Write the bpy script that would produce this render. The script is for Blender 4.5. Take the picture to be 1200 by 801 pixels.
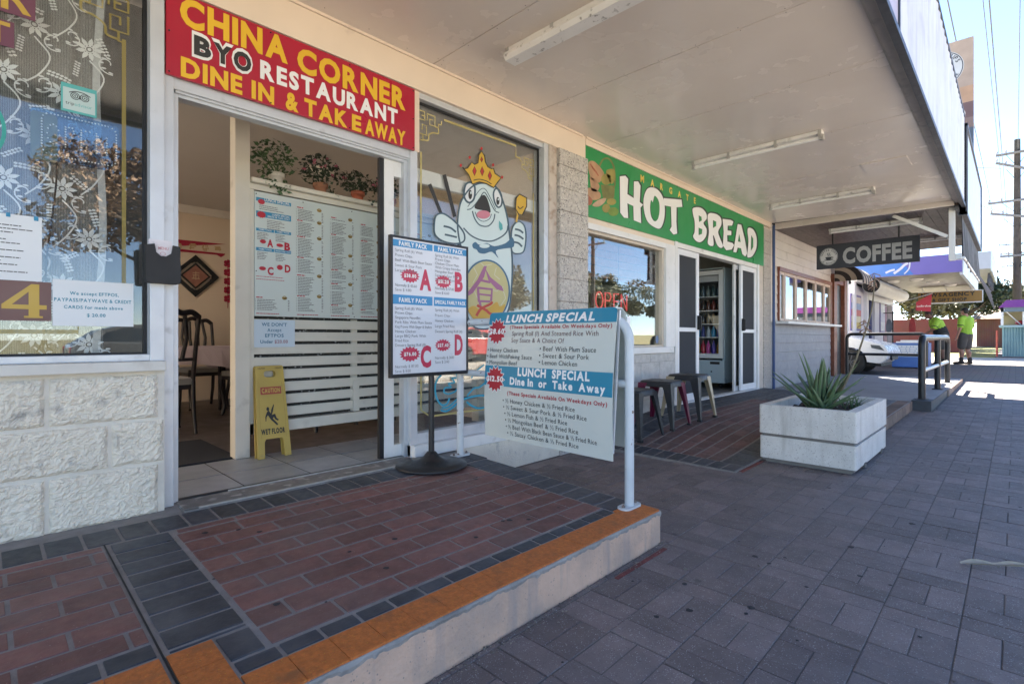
import bpy, bmesh, math, random
from mathutils import Vector, Matrix
from mathutils.geometry import tessellate_polygon
R = math.radians
random.seed(7)
for o in list(bpy.data.objects):
    bpy.data.objects.remove(o)
SC = bpy.context.scene
COL = SC.collection

# ------------------------------------------------------------------ camera, sky, sun, exposure
YAW = R(44.2); F = 607.0; HOR = 395.5; CZ = 1.05
cam_d = bpy.data.cameras.new('camera'); cam = bpy.data.objects.new('camera', cam_d); COL.objects.link(cam)
cam.location = (0, 0, CZ); cam.rotation_euler = (R(90), 0, YAW - R(90))
cam_d.sensor_width = 36; cam_d.lens = F / 1200 * 36; cam_d.shift_y = -5.0 / 1200
cam_d.clip_start = .05; cam_d.clip_end = 2000
SC.camera = cam
SUN_EL = R(42); SUN_AZ = math.atan2(.8, .6)
W = bpy.data.worlds.new('World'); SC.world = W; W.use_nodes = True
wn = W.node_tree.nodes; wl = W.node_tree.links
sky = wn.new('ShaderNodeTexSky'); sky.sky_type = 'NISHITA'; sky.sun_disc = False
sky.sun_elevation = SUN_EL; sky.sun_rotation = SUN_AZ; sky.altitude = 1000; sky.air_density = .72; sky.dust_density = .06; sky.ozone_density = 1.3
wl.new(sky.outputs[0], wn['Background'].inputs[0]); wn['Background'].inputs[1].default_value = .055
sun_d = bpy.data.lights.new('sun', 'SUN'); sun_d.energy = 5.0; sun_d.angle = R(.5); sun_d.color = (1, .93, .82)
sun = bpy.data.objects.new('sun', sun_d); COL.objects.link(sun)
sd = Vector((.8 * math.cos(SUN_EL), .6 * math.cos(SUN_EL), math.sin(SUN_EL)))
sun.rotation_euler = sd.to_track_quat('Z', 'Y').to_euler(); sun.location = (20, 15, 30)
SC.view_settings.view_transform = 'Standard'; SC.view_settings.look = 'None'
SC.view_settings.gamma = 1; SC.view_settings.use_curve_mapping = False
SC.view_settings.exposure = 3.28
try:
    SC.cycles.max_bounces = 10; SC.cycles.diffuse_bounces = 6; SC.cycles.transparent_max_bounces = 16
except Exception:
    pass

# ------------------------------------------------------------------ photo geometry helpers (true planes)
cY, sY = math.cos(YAW), math.sin(YAW)
def ray(u, v):
    a = (u - 600) / F; b = (HOR - v) / F
    return Vector((cY + a * sY, sY - a * cY, b))
def onY(u, v, Y): r = ray(u, v); return Vector((0, 0, CZ)) + r * (Y / r.y)
def onX(u, v, X): r = ray(u, v); return Vector((0, 0, CZ)) + r * (X / r.x)
def gz(x): return .0095 * x

# ------------------------------------------------------------------ materials
def col4(c): return (c[0], c[1], c[2], 1)
_M = {}
def M(name, col, rough=.6, metal=0, var=.12, vs=4, bump=0, bs=60, spk=None, island=0, stain=None, spec=.5, emit=0, streak=None):
    if name in _M: return _M[name]
    m = bpy.data.materials.new(name); m.use_nodes = True; N = m.node_tree.nodes; L = m.node_tree.links
    b = N['Principled BSDF']; b.inputs['Roughness'].default_value = rough; b.inputs['Metallic'].default_value = metal
    b.inputs['Specular IOR Level'].default_value = spec
    geo = N.new('ShaderNodeNewGeometry'); pos = geo.outputs['Position']
    cur = None
    def mix(fac, A, B, mode='MIX'):
        x = N.new('ShaderNodeMix'); x.data_type = 'RGBA'; x.blend_type = mode
        if isinstance(fac, float): x.inputs[0].default_value = fac
        else: L.new(fac, x.inputs[0])
        for i, s in ((6, A), (7, B)):
            if isinstance(s, tuple): x.inputs[i].default_value = s
            else: L.new(s, x.inputs[i])
        return x.outputs[2]
    def noise(sc, det=4):
        n = N.new('ShaderNodeTexNoise'); n.inputs['Scale'].default_value = sc; n.inputs['Detail'].default_value = det
        L.new(pos, n.inputs['Vector']); return n.outputs['Fac']
    def ramp(s, a, c2, lo=0, hi=1):
        mr = N.new('ShaderNodeMapRange'); mr.inputs[1].default_value = a; mr.inputs[2].default_value = c2
        mr.inputs[3].default_value = lo; mr.inputs[4].default_value = hi; L.new(s, mr.inputs[0]); return mr.outputs[0]
    cur = col4(col)
    if island:
        r = ramp(geo.outputs['Random Per Island'], 0, 1)
        cur = mix(r, tuple(c * (1 - island) for c in col) + (1,), tuple(min(1, c * (1 + island)) for c in col) + (1,))
    if var:
        n = ramp(noise(vs, 6), .3, .7)
        dk = tuple(c * (1 - var) for c in col) + (1,)
        if island: cur = mix(n, cur, mix(1.0, cur, (1 - var, 1 - var, 1 - var, 1), 'MULTIPLY'))
        else: cur = mix(n, cur, dk)
    if spk:
        for (sc, th, c2) in (spk if isinstance(spk, list) else [spk]):
            v = N.new('ShaderNodeTexVoronoi'); v.inputs['Scale'].default_value = sc; L.new(pos, v.inputs['Vector'])
            f = ramp(v.outputs['Distance'], th, th * .55)
            g = ramp(noise(sc * .35, 2), .45, .55)
            mm = N.new('ShaderNodeMath'); mm.operation = 'MULTIPLY'; L.new(f, mm.inputs[0]); L.new(g, mm.inputs[1])
            cur = mix(mm.outputs[0], cur, col4(c2))
    if stain:
        sc, a, b2, c2 = stain
        cur = mix(ramp(noise(sc, 8), a, b2), cur, col4(c2))
    if streak:   # old run marks down the face: noise stretched along z
        sc, a, b2, c2 = streak
        mp = N.new('ShaderNodeMapping'); mp.inputs['Scale'].default_value = (1, 1, .10); L.new(pos, mp.inputs['Vector'])
        n = N.new('ShaderNodeTexNoise'); n.inputs['Scale'].default_value = sc; n.inputs['Detail'].default_value = 7; L.new(mp.outputs[0], n.inputs['Vector'])
        cur = mix(ramp(n.outputs['Fac'], a, b2), cur, col4(c2))
    if isinstance(cur, tuple): b.inputs['Base Color'].default_value = cur
    else: L.new(cur, b.inputs['Base Color'])
    if bump:
        bn = N.new('ShaderNodeBump'); bn.inputs['Strength'].default_value = 1; bn.inputs['Distance'].default_value = bump
        L.new(noise(bs, 8), bn.inputs['Height']); L.new(bn.outputs[0], b.inputs['Normal'])
    if rough > .15 and var:
        L.new(ramp(noise(vs * 3, 4), .3, .7, max(.05, rough - .08), min(1, rough + .08)), b.inputs['Roughness'])
    if emit:
        b.inputs['Emission Color'].default_value = col4(col); b.inputs['Emission Strength'].default_value = emit
    _M[name] = m
    return m

def glassmat(name, tint=(.9, .93, .92), base=.05, mul=2.0, rough=0.0):
    m = bpy.data.materials.new(name); m.use_nodes = True; N = m.node_tree.nodes; L = m.node_tree.links
    N.remove(N['Principled BSDF'])
    tr = N.new('ShaderNodeBsdfTransparent'); tr.inputs[0].default_value = col4(tint)
    gl = N.new('ShaderNodeBsdfGlossy'); gl.inputs['Roughness'].default_value = rough
    fr = N.new('ShaderNodeFresnel'); ge = N.new('ShaderNodeNewGeometry')   # a thin pane: same reflection from either face
    io = N.new('ShaderNodeMath'); io.operation = 'MULTIPLY_ADD'; io.inputs[1].default_value = 1/1.5 - 1.5; io.inputs[2].default_value = 1.5
    L.new(ge.outputs['Backfacing'], io.inputs[0]); L.new(io.outputs[0], fr.inputs[0])
    ma = N.new('ShaderNodeMath'); ma.operation = 'MULTIPLY_ADD'; ma.use_clamp = True
    ma.inputs[1].default_value = mul; ma.inputs[2].default_value = base
    L.new(fr.outputs[0], ma.inputs[0])
    mx = N.new('ShaderNodeMixShader'); L.new(ma.outputs[0], mx.inputs[0]); L.new(tr.outputs[0], mx.inputs[1]); L.new(gl.outputs[0], mx.inputs[2])
    L.new(mx.outputs[0], N['Material Output'].inputs[0])
    return m
def sheermat(name, col, alpha, wave=None):
    m = bpy.data.materials.new(name); m.use_nodes = True; N = m.node_tree.nodes; L = m.node_tree.links
    b = N['Principled BSDF']; b.inputs['Base Color'].default_value = col4(col); b.inputs['Roughness'].default_value = .8
    b.inputs['Alpha'].default_value = alpha
    if wave:
        geo = N.new('ShaderNodeNewGeometry')
        w = N.new('ShaderNodeTexWave'); w.inputs['Scale'].default_value = wave; w.bands_direction = 'X'; w.inputs['Distortion'].default_value = 1.5
        w.inputs['Detail Scale'].default_value = 3
        L.new(geo.outputs['Position'], w.inputs['Vector'])
        n = N.new('ShaderNodeTexNoise'); n.inputs['Scale'].default_value = 170; L.new(geo.outputs['Position'], n.inputs['Vector'])
        mm = N.new('ShaderNodeMath'); mm.operation = 'MULTIPLY'; L.new(w.outputs['Fac'], mm.inputs[0]); L.new(n.outputs['Fac'], mm.inputs[1])
        mr = N.new('ShaderNodeMapRange'); mr.inputs[1].default_value = .1; mr.inputs[2].default_value = .6
        mr.inputs[3].default_value = alpha * .55; mr.inputs[4].default_value = min(1, alpha * 1.35)
        L.new(mm.outputs[0], mr.inputs[0]); L.new(mr.outputs[0], b.inputs['Alpha'])
    return m

# ------------------------------------------------------------------ mesh builder
class MB:
    def __init__(s, lift=None): s.v = []; s.f = []; s.sm = []; s.lift = Vector(lift) if lift else None; s.k = 0; s.parts = []
    def add(s, vs, fs, smooth=False):
        n = len(s.v)
        if s.lift is None: s.v += [Vector(p) for p in vs]
        else: s.k += 1; s.v += [Vector(p) + s.lift*s.k for p in vs]
        k0 = len(s.f)
        for f in fs: s.f.append(tuple(i + n for i in f)); s.sm.append(smooth)
        s.parts.append((n, len(s.v), k0, len(s.f)))
        return s
    def box(s, x0, x1, y0, y1, z0, z1):
        x0, x1 = min(x0, x1), max(x0, x1); y0, y1 = min(y0, y1), max(y0, y1); z0, z1 = min(z0, z1), max(z0, z1)
        return s.add([(x0,y0,z0),(x1,y0,z0),(x1,y1,z0),(x0,y1,z0),(x0,y0,z1),(x1,y0,z1),(x1,y1,z1),(x0,y1,z1)],
              [(0,3,2,1),(4,5,6,7),(0,1,5,4),(1,2,6,5),(2,3,7,6),(3,0,4,7)])
    def hexa(s, b, t):  # 4 bottom ccw, 4 top ccw
        return s.add(list(b) + list(t), [(0,3,2,1),(4,5,6,7),(0,1,5,4),(1,2,6,5),(2,3,7,6),(3,0,4,7)])
    def obb(s, c, u, v, w):
        c, u, v, w = map(Vector, (c, u, v, w))
        return s.hexa([c-u-v-w, c+u-v-w, c+u+v-w, c-u+v-w], [c-u-v+w, c+u-v+w, c+u+v+w, c-u+v+w])
    def bar(s, a, b, w, h, up=(0,0,1)):
        a, b = Vector(a), Vector(b); d = (b - a); l = d.length / 2; d.normalize()
        x = d.cross(Vector(up)).normalized(); y = x.cross(d).normalized()
        return s.obb((a + b) / 2, x * w / 2, d * l, y * h / 2)
    def tube(s, pts, r, seg=10, cap=True):
        pts = [Vector(p) for p in pts]; n = len(pts); rs = r if isinstance(r, (list, tuple)) else [r] * n
        vs = []; fs = []
        prev = None
        for i, p in enumerate(pts):
            d = (pts[min(i+1, n-1)] - pts[max(i-1, 0)]).normalized()
            if prev is None:
                a = d.orthogonal().normalized()
            else:
                a = (prev - d * prev.dot(d)); a = a.normalized() if a.length > 1e-6 else d.orthogonal().normalized()
            prev = a; b = d.cross(a)
            for k in range(seg):
                t = 2 * math.pi * k / seg
                vs.append(p + (a * math.cos(t) + b * math.sin(t)) * rs[i])
        for i in range(n - 1):
            for k in range(seg):
                k2 = (k + 1) % seg
                fs.append((i*seg+k, i*seg+k2, (i+1)*seg+k2, (i+1)*seg+k))
        s.add(vs, fs, True)
        if cap:
            s.add(vs[:seg], [tuple(range(seg))[::-1]]); s.add(vs[-seg:], [tuple(range(seg))])
        return s
    def lathe(s, c, prof, seg=24, ax=2):
        c = Vector(c); vs = []; fs = []
        for (r, z) in prof:
            for k in range(seg):
                t = 2 * math.pi * k / seg
                p = (r * math.cos(t), r * math.sin(t), z)
                if ax == 0: p = (p[2], p[0], p[1])
                if ax == 1: p = (p[0], p[2], p[1])
                vs.append(c + Vector(p))
        for i in range(len(prof) - 1):
            for k in range(seg):
                k2 = (k + 1) % seg; fs.append((i*seg+k, i*seg+k2, (i+1)*seg+k2, (i+1)*seg+k))
        fs_ = fs
        s.add(vs, fs_, True)
        s.add(vs[:seg], [tuple(range(seg))[::-1]]); s.add(vs[-seg:], [tuple(range(seg))])
        return s
    def ball(s, c, r, seg=12, rings=8):
        c = Vector(c); r = Vector((r, r, r)) if not isinstance(r, (tuple, list, Vector)) else Vector(r)
        vs = []; fs = []
        for i in range(rings + 1):
            ph = math.pi * i / rings
            for k in range(seg):
                t = 2 * math.pi * k / seg
                q = Vector((math.sin(ph) * math.cos(t) * r.x, math.sin(ph) * math.sin(t) * r.y, -math.cos(ph) * r.z))
                vs.append(c + q)
        for i in range(rings):
            for k in range(seg):
                k2 = (k + 1) % seg; fs.append((i*seg+k, i*seg+k2, (i+1)*seg+k2, (i+1)*seg+k))
        return s.add(vs, fs, True)
    def poly(s, rings, fn, th=None):
        """flat polygon with holes; rings of 2D points, fn maps (x,y)->Vector; th: thickness vector backwards"""
        if not isinstance(rings[0][0], (tuple, list)): rings = [rings]
        P = [[Vector((p[0], p[1], 0)) for p in r] for r in rings]
        tris = tessellate_polygon(P)
        flat = [fn(p[0], p[1]) for r in rings for p in r]
        s.add(flat, tris)
        if th is not None:
            th = Vector(th); back = [p + th for p in flat]; s.add(back, [t[::-1] for t in tris])
            k = 0
            for r in rings:
                n = len(r)
                for i in range(n):
                    a, b = k + i, k + (i + 1) % n
                    s.add([flat[a], flat[b], back[b], back[a]], [(0, 1, 2, 3)])
                k += n
        return s
    def stroke(s, pts, w, fn):
        """ribbon of width w through 2D points mapped by fn"""
        n = len(pts)
        if n < 2: return s
        Lp, Rp = [], []
        for i in range(n):
            a = pts[max(i-1, 0)]; b = pts[min(i+1, n-1)]
            d = Vector((b[0]-a[0], b[1]-a[1])); d = d.normalized() if d.length > 0 else Vector((1, 0))
            q = Vector((-d.y, d.x)) * w / 2
            Lp.append(fn(pts[i][0] + q.x, pts[i][1] + q.y)); Rp.append(fn(pts[i][0] - q.x, pts[i][1] - q.y))
        return s.add(Lp + Rp, [(i, i+1, n+i+1, n+i) for i in range(n-1)])

def spline(pts, n=6, closed=False):
    out = []; m = len(pts)
    rng = range(m if closed else m - 1)
    for i in rng:
        if closed: p = [pts[(i + k - 1) % m] for k in range(4)]
        else: p = [pts[max(i-1, 0)], pts[i], pts[i+1], pts[min(i+2, m-1)]]
        for k in range(n):
            t = k / n
            out.append(tuple(.5 * ((2*p[1][j]) + (-p[0][j]+p[2][j])*t + (2*p[0][j]-5*p[1][j]+4*p[2][j]-p[3][j])*t*t + (-p[0][j]+3*p[1][j]-3*p[2][j]+p[3][j])*t**3) for j in range(len(pts[0]))))
    if not closed: out.append(tuple(pts[-1]))
    return out
def ell(cx, cy, rx, ry, n=28):
    return [(cx + rx * math.cos(2*math.pi*k/n), cy + ry * math.sin(2*math.pi*k/n)) for k in range(n)]
def rrect(x0, y0, x1, y1, r, n=5):
    out = []
    for cx, cy, a in ((x1-r, y1-r, 0), (x0+r, y1-r, 90), (x0+r, y0+r, 180), (x1-r, y0+r, 270)):
        for k in range(n+1):
            t = R(a + 90*k/n); out.append((cx + r*math.cos(t), cy + r*math.sin(t)))
    return out
def burst(cx, cy, rx, ry, n=16, inner=.72):
    return [(cx + rx*(1 if k % 2 == 0 else inner)*math.cos(math.pi*k/n), cy + ry*(1 if k % 2 == 0 else inner)*math.sin(math.pi*k/n)) for k in range(2*n)]

# ------------------------------------------------------------------ lettering: built-in font, one glyph mesh per character
CH = "ABCDEFGHIJKLMNOPQRSTUVWXYZabcdefghijklmnopqrstuvwxyz0123456789$&().,'/½•%-!"
GL = {}
def load_glyphs():
    obs = []
    for st, off in (('r', .0), ('b', .022), ('k', .045), ('o', .085)):
        for ch in CH:
            cu = bpy.data.curves.new('g', 'FONT'); cu.body = ch; cu.size = 1; cu.offset = off; cu.resolution_u = 3; cu.fill_mode = 'FRONT'
            o = bpy.data.objects.new('g', cu); COL.objects.link(o); obs.append((st, ch, o))
    bpy.context.view_layer.update()
    dg = bpy.context.evaluated_depsgraph_get()
    for st, ch, o in obs:
        e = o.evaluated_get(dg); me = e.to_mesh()
        vs = [(v.co.x, v.co.y) for v in me.vertices]; fs = [tuple(p.vertices) for p in me.polygons]
        e.to_mesh_clear(); GL[st, ch] = (vs, fs)
    for st, ch, o in obs:
        cu = o.data; bpy.data.objects.remove(o); bpy.data.curves.remove(cu)
load_glyphs()
CAP = max(v[1] for v in GL['r', 'H'][0])
def layout(s, st='b', gap=.1, space=.32, shear=0):
    vs, fs, x = [], [], 0
    for ch in s:
        if ch == ' ': x += space; continue
        gv, gf = GL.get((st, ch), ([], []))
        if not gv: x += space; continue
        x0 = min(p[0] for p in gv); x1 = max(p[0] for p in gv); n = len(vs)
        vs += [((p[0]-x0+x) + shear*p[1], p[1]) for p in gv]; fs += [tuple(i+n for i in f) for f in gf]
        x += x1 - x0 + gap
    return vs, fs, max(x - gap, .01)
def text(mb, s, fn, x, y, h, w=None, st='b', align='l', gap=.1, shear=0, space=.32, maxw=None):
    """letters of cap height h with the baseline at y; fn maps 2D to 3D"""
    vs, fs, wd = layout(s, st, gap, space, shear)
    ky = h / CAP; kx = (w / wd) if w else ky
    if maxw and wd * kx > maxw: kx = maxw / wd
    x0 = x - {'l': 0, 'c': .5, 'r': 1}[align] * wd * kx
    mb.add([fn(x0 + p[0]*kx, y + p[1]*ky) for p in vs], fs)
def greek(mb, fn, x, y, w, h, words=None):
    """a line of print too small to read in the photograph: uneven dark dashes"""
    e = x + w * random.uniform(.65, 1)
    while x < e:
        l = min(random.uniform(1.5, 5) * h, e - x)
        mb.add([fn(x, y), fn(x+l, y), fn(x+l, y+h), fn(x, y+h)], [(0,1,2,3)]); x += l + h*.55

def planeY(Y): return lambda x, z: Vector((x, Y, z))          # faces the street (-Y)
def planeX(X): return lambda y, z: Vector((X, -y, z))          # faces the viewer (-X): first axis runs towards -Y

# ------------------------------------------------------------------ objects
def tag(o, label=None, cat=None, group=None, kind=None):
    if label: o['label'] = label
    if cat: o['category'] = cat
    if group: o['group'] = group
    if kind: o['kind'] = kind
    return o
def root_of(o):
    while o.parent: o = o.parent
    return o
def thing(name, label, cat, loc=(0,0,0), rotz=0, group=None):
    o = bpy.data.objects.new(name, None); COL.objects.link(o); o.empty_display_size = .2
    o.location = loc; o.rotation_euler = (0, 0, rotz)
    return tag(o, label, cat, group)
SPLIT = {'yellow_lettering', 'white_lettering', 'red_print', 'black_lettering', 'blue_bands', 'band_lettering', 'price_lettering', 'screw', 'price_burst_edge', 'list_lettering',
         'letter_shadow', 'tab', 'brown_lettering', 'bracket', 'belly_stroke', 'pupil', 'eye_white', 'fin', 'glint', 'chopsticks', 'castor', 'white_print', 'hanger', 'crown_jewels', 'lifting_slot', 'bolt', 'headlight', 'insulator', 'arm_brace', 'base_wall', 'slip_symbol', 'print', 'red_headings', 'gold_characters', 'dry_flower'}
def clusters(mb, gap):
    P = []
    for (a, b_, c, d) in mb.parts:
        vs = mb.v[a:b_]
        if vs and d > c: P.append([[min(p[i] for p in vs) - gap for i in range(3)], [max(p[i] for p in vs) + gap for i in range(3)], [(a, b_, c, d)]])
    done = False
    while not done:
        done = True
        for i in range(len(P)):
            for j in range(i + 1, len(P)):
                if all(P[i][0][k] < P[j][1][k] and P[j][0][k] < P[i][1][k] for k in range(3)):
                    P[i] = [[min(P[i][0][k], P[j][0][k]) for k in range(3)], [max(P[i][1][k], P[j][1][k]) for k in range(3)], P[i][2] + P[j][2]]; del P[j]; done = False; break
            if not done: break
    out = []
    for p in P:
        m = MB()
        for (a, b_, c, d) in p[2]:
            m.add(mb.v[a:b_], [tuple(i - a for i in f) for f in mb.f[c:d]]); m.sm[-(d-c):] = mb.sm[c:d]
        out.append(m)
    return out
def obj(name, mb, mat, parent=None, bevel=0, label=None, local=False, seg=2):
    if name in SPLIT and parent is not None:
        ms_ = clusters(mb, .012)
        if len(ms_) > 1: return [obj1(name, m, mat, parent, bevel, label, local, seg) for m in ms_][0]
    return obj1(name, mb, mat, parent, bevel, label, local, seg)
def obj1(name, mb, mat, parent=None, bevel=0, label=None, local=False, seg=2):
    """local: the mesh is given in the thing's own axes, otherwise in world axes"""
    me = bpy.data.meshes.new(name)
    vs = mb.v
    if parent is not None and not local:
        r = root_of(parent)
        mi = (Matrix.Translation(r.location) @ Matrix.Rotation(r.rotation_euler.z, 4, 'Z')).inverted()
        vs = [mi @ p for p in vs]
    elif parent is None and not local: pass
    me.from_pydata([tuple(p) for p in vs], [], mb.f)
    me.polygons.foreach_set('use_smooth', mb.sm)
    me.validate(); me.update()
    if mat: me.materials.append(mat)
    o = bpy.data.objects.new(name, me); COL.objects.link(o)
    if parent is not None: o.parent = parent
    if bevel:
        b = o.modifiers.new('bevel', 'BEVEL'); b.width = bevel; b.segments = seg; b.limit_method = 'ANGLE'; b.angle_limit = R(40)
    if label: o['label'] = label
    return o
def single(name, mb, mat, label, cat, group=None, bevel=0): return tag(obj(name, mb, mat, None, bevel), label, cat, group)
def struct(name, mb, mat, bevel=0): return tag(obj(name, mb, mat, None, bevel), kind='structure')
def dup(r, loc, rotz, label, group=None):
    c = r.copy(); COL.objects.link(c); c.location = loc; c.rotation_euler = (0, 0, rotz); c['label'] = label
    if group: c['group'] = group
    for ch in list(r.children):
        k = ch.copy(); COL.objects.link(k); k.parent = c
        for g in list(ch.children):
            q = g.copy(); COL.objects.link(q); q.parent = k
    return c
def remesh(name, mb, mat, parent, voxel=.014, smooth=3, local=True):
    o = obj(name, mb, mat, parent, local=local)
    r = o.modifiers.new('r', 'REMESH'); r.mode = 'VOXEL'; r.voxel_size = voxel
    sm = o.modifiers.new('s', 'SMOOTH'); sm.iterations = smooth; sm.factor = .5
    bpy.context.view_layer.update(); dg = bpy.context.evaluated_depsgraph_get()
    me = bpy.data.meshes.new_from_object(o.evaluated_get(dg)); me.polygons.foreach_set('use_smooth', [True]*len(me.polygons))
    if not me.materials and mat: me.materials.append(mat)
    o.modifiers.clear(); o.data = me; return o

# palette
alu = M('aluminium_frame', (.62, .64, .66), .42, .35, .12, 6, stain=(9, .62, .8, (.35, .35, .35)))
white_frame = M('white_frame', (.78, .77, .74), .45, 0, .1, 5, stain=(8, .62, .78, (.5, .46, .4)))
cream_paint = M('cream_paint', (.80, .67, .53), .5, 0, .08, 3, stain=(5, .66, .85, (.5, .4, .32)))
ceil_paint = M('soffit_paint', (.80, .725, .65), .24, 0, .12, 1.2, stain=(1.6, .42, .95, (.74, .665, .585)))
block_paint = M('painted_block', (.80, .73, .60), .7, 0, .12, 9, bump=.007, bs=75, stain=(14, .6, .75, (.45, .42, .37)))
joint_paint = M('painted_joint', (.72, .67, .57), .7, 0, .15, 12, bump=.004, bs=60)
split_block = M('split_face_block', (.64, .59, .53), .85, 0, .3, 30, bump=.028, bs=40, spk=[(60, .42, (.16, .15, .14)), (45, .4, (.68, .64, .58))])
bagged = M('bakery_block', (.62, .59, .54), .8, 0, .2, 14, bump=.006, bs=70, spk=(90, .35, (.35, .32, .29)), stain=(4, .6, .8, (.42, .38, .33)))
grout = M('grout', (.29, .27, .255), .9, 0, .25, 20, bump=.002, bs=150)
red_tile = M('red_tile', (.225, .098, .082), .55, 0, .35, 14, bump=.0012, bs=120, island=.22, stain=(2.2, .45, .85, (.165, .112, .10)), spk=[(38, .07, (.36, .32, .3)), (60, .13, (.34, .22, .2)), (6, .07, (.04, .035, .035))])
dark_tile = M('dark_tile', (.050, .056, .068), .5, 0, .3, 12, bump=.001, bs=120, island=.25, stain=(4, .5, .85, (.11, .11, .115)))
orange_paint = M('orange_paint', (.58, .165, .032), .65, 0, .35, 60, bump=.002, bs=150, stain=(14, .58, .80, (.26, .10, .035)), spk=[(140, .22, (.60, .30, .03)), (95, .2, (.28, .10, .04)), (9, .06, (.10, .06, .04))], island=.03)
render_pink = M('kerb_render', (.68, .45, .32), .85, 0, .3, 5, bump=.006, bs=45, streak=(16, .52, .74, (.36, .29, .25)), spk=(60, .2, (.3, .24, .2)), stain=(5, .42, .8, (.45, .34, .27)))
conc = M('old_concrete', (.36, .34, .32), .9, 0, .3, 8, bump=.004, bs=80, stain=(10, .55, .7, (.2, .19, .18)))
paver = M('paver', (.205, .160, .148), .66, 0, .3, 7, bump=.0026, bs=200, island=.26, spk=[(150, .30, (.44, .43, .42)), (140, .26, (.05, .045, .05)), (23, .06, (.5, .48, .46)), (4.3, .085, (.045, .042, .042)), (7.3, .025, (.5, .48, .45))], stain=(.9, .40, .8, (.140, .124, .128)))
paver_joint = M('paver_joint', (.13, .118, .11), .95, 0, .3, 30)
black_paint = M('black_paint', (.018, .018, .02), .4, 0, .2, 10, stain=(30, .66, .74, (.09, .085, .08)))
black_rubber = M('black_rubber', (.012, .012, .013), .6)
pole_white = M('chipped_white_paint', (.58, .62, .64), .4, 0, .1, 12, stain=(26, .66, .69, (.16, .12, .1)))
paper = M('paper', (.74, .76, .76), .55, 0, .05)
ink = M('black_ink', (.03, .03, .03), .6, 0, 0)
tiny_ink = M('small_print', (.12, .12, .12), .6, 0, 0)
blue_print = M('blue_print', (.03, .26, .44), .45, 0, .06)
red_print = M('red_print', (.50, .012, .03), .45, 0, .06)
white_print = M('white_print', (.82, .82, .80), .45, 0, .04)
sign_red = M('sign_red', (.42, .012, .035), .35, 0, .1, 3)
sign_yellow = M('sign_yellow', (.78, .47, .03), .4, 0, .08)
sign_green = M('sign_green', (.015, .27, .07), .35, 0, .12, 2)
glass = glassmat('shop_glass', (.94, .955, .95), .042, 1.1)
clear_glass = glassmat('clear_glass', (.97, .98, .98), .005, .6)
mesh_screen = sheermat('security_mesh', (.035, .04, .048), .86)
timber = M('stained_timber', (.24, .075, .035), .45, 0, .35, 14)
gold_vinyl = M('gold_vinyl', (.42, .32, .10), .5, 0, .1)
interior_wall = M('interior_wall', (.70, .59, .47), .7, 0, .06, 2)
floor_tile = M('floor_tile', (.30, .325, .355), .4, 0, .2, 4, island=.1)
dark_floor = M('dining_floor', (.12, .10, .095), .5, 0, .2, 3, island=.1)
dark_metal = M('dark_metal', (.03, .03, .032), .45, .3, .2)
dark_wood = M('dark_wood', (.022, .016, .018), .35, 0, .3, 12)

# ================================================================== GROUND
def pz(y): return .25 - .0382 * (2.85 - y)
def sm01(t): t = max(0, min(1, t)); return t*t*(3-2*t)
def az(x, y):
    g = gz(x)
    zi = g + .012 + (.245 - g) * sm01((x - 3.7) / 1.5)
    zo = g + .010 + .115 * sm01((x - 4.2) / 2.0)
    t = max(0, min(1, (2.87 - y) / 1.37))
    return zi + (zo - zi) * t
def slab(mb, x0, x1, y0, y1, zf, th=.012):
    q = [(x0, y0), (x1, y0), (x1, y1), (x0, y1)]
    t = [(x, y, zf(x, y)) for x, y in q]
    return mb.hexa([(x, y, z - th) for x, y, z in t], t)

b = MB(); xs = [-260, -60, 0, 60, 260]
def gsheet(mb, x0, x1, y0, y1, dz): mb.add([(x0, y0, gz(x0)+dz), (x1, y0, gz(x1)+dz), (x1, y1, gz(x1)+dz), (x0, y1, gz(x0)+dz)], [(0,1,2,3)])
gsheet(b, -300, 300, -300, 300, -.19)
struct('ground', b, M('dry_grass', (.22, .19, .085), .9, 0, .35, .6, bump=.02, bs=25, stain=(.25, .5, .75, (.10, .12, .04))))
b = MB(); slab(b, -60, 90, -12.6, -3.2, lambda x, y: gz(x) - .14, .04)
struct('road', b, M('chip_seal', (.42, .375, .315), .85, 0, .25, 2, bump=.003, bs=150))
b = MB()
for x in range(-40, 80, 6): slab(b, x, x + 3, -7.95, -7.83, lambda x, y: gz(x) - .1355, .004)
slab(b, -60, 90, -5.7, -5.6, lambda x, y: gz(x) - .1355, .004)
struct('road_marking', b, M('road_paint', (.7, .7, .66), .7, 0, .25, 12))
b = MB(); slab(b, -60, 90, -3.2, -3.0, lambda x, y: gz(x) + .003, .17); slab(b, -60, 90, -12.8, -12.6, lambda x, y: gz(x) - .01, .17)
struct('kerb', b, M('kerb_concrete', (.42, .40, .37), .85, 0, .2, 3))
b = MB(); slab(b, -60, 90, -14.8, -12.8, lambda x, y: gz(x) - .02, .1)
struct('far_path', b, M('far_concrete', (.52, .47, .40), .85, 0, .2, 1))

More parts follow.
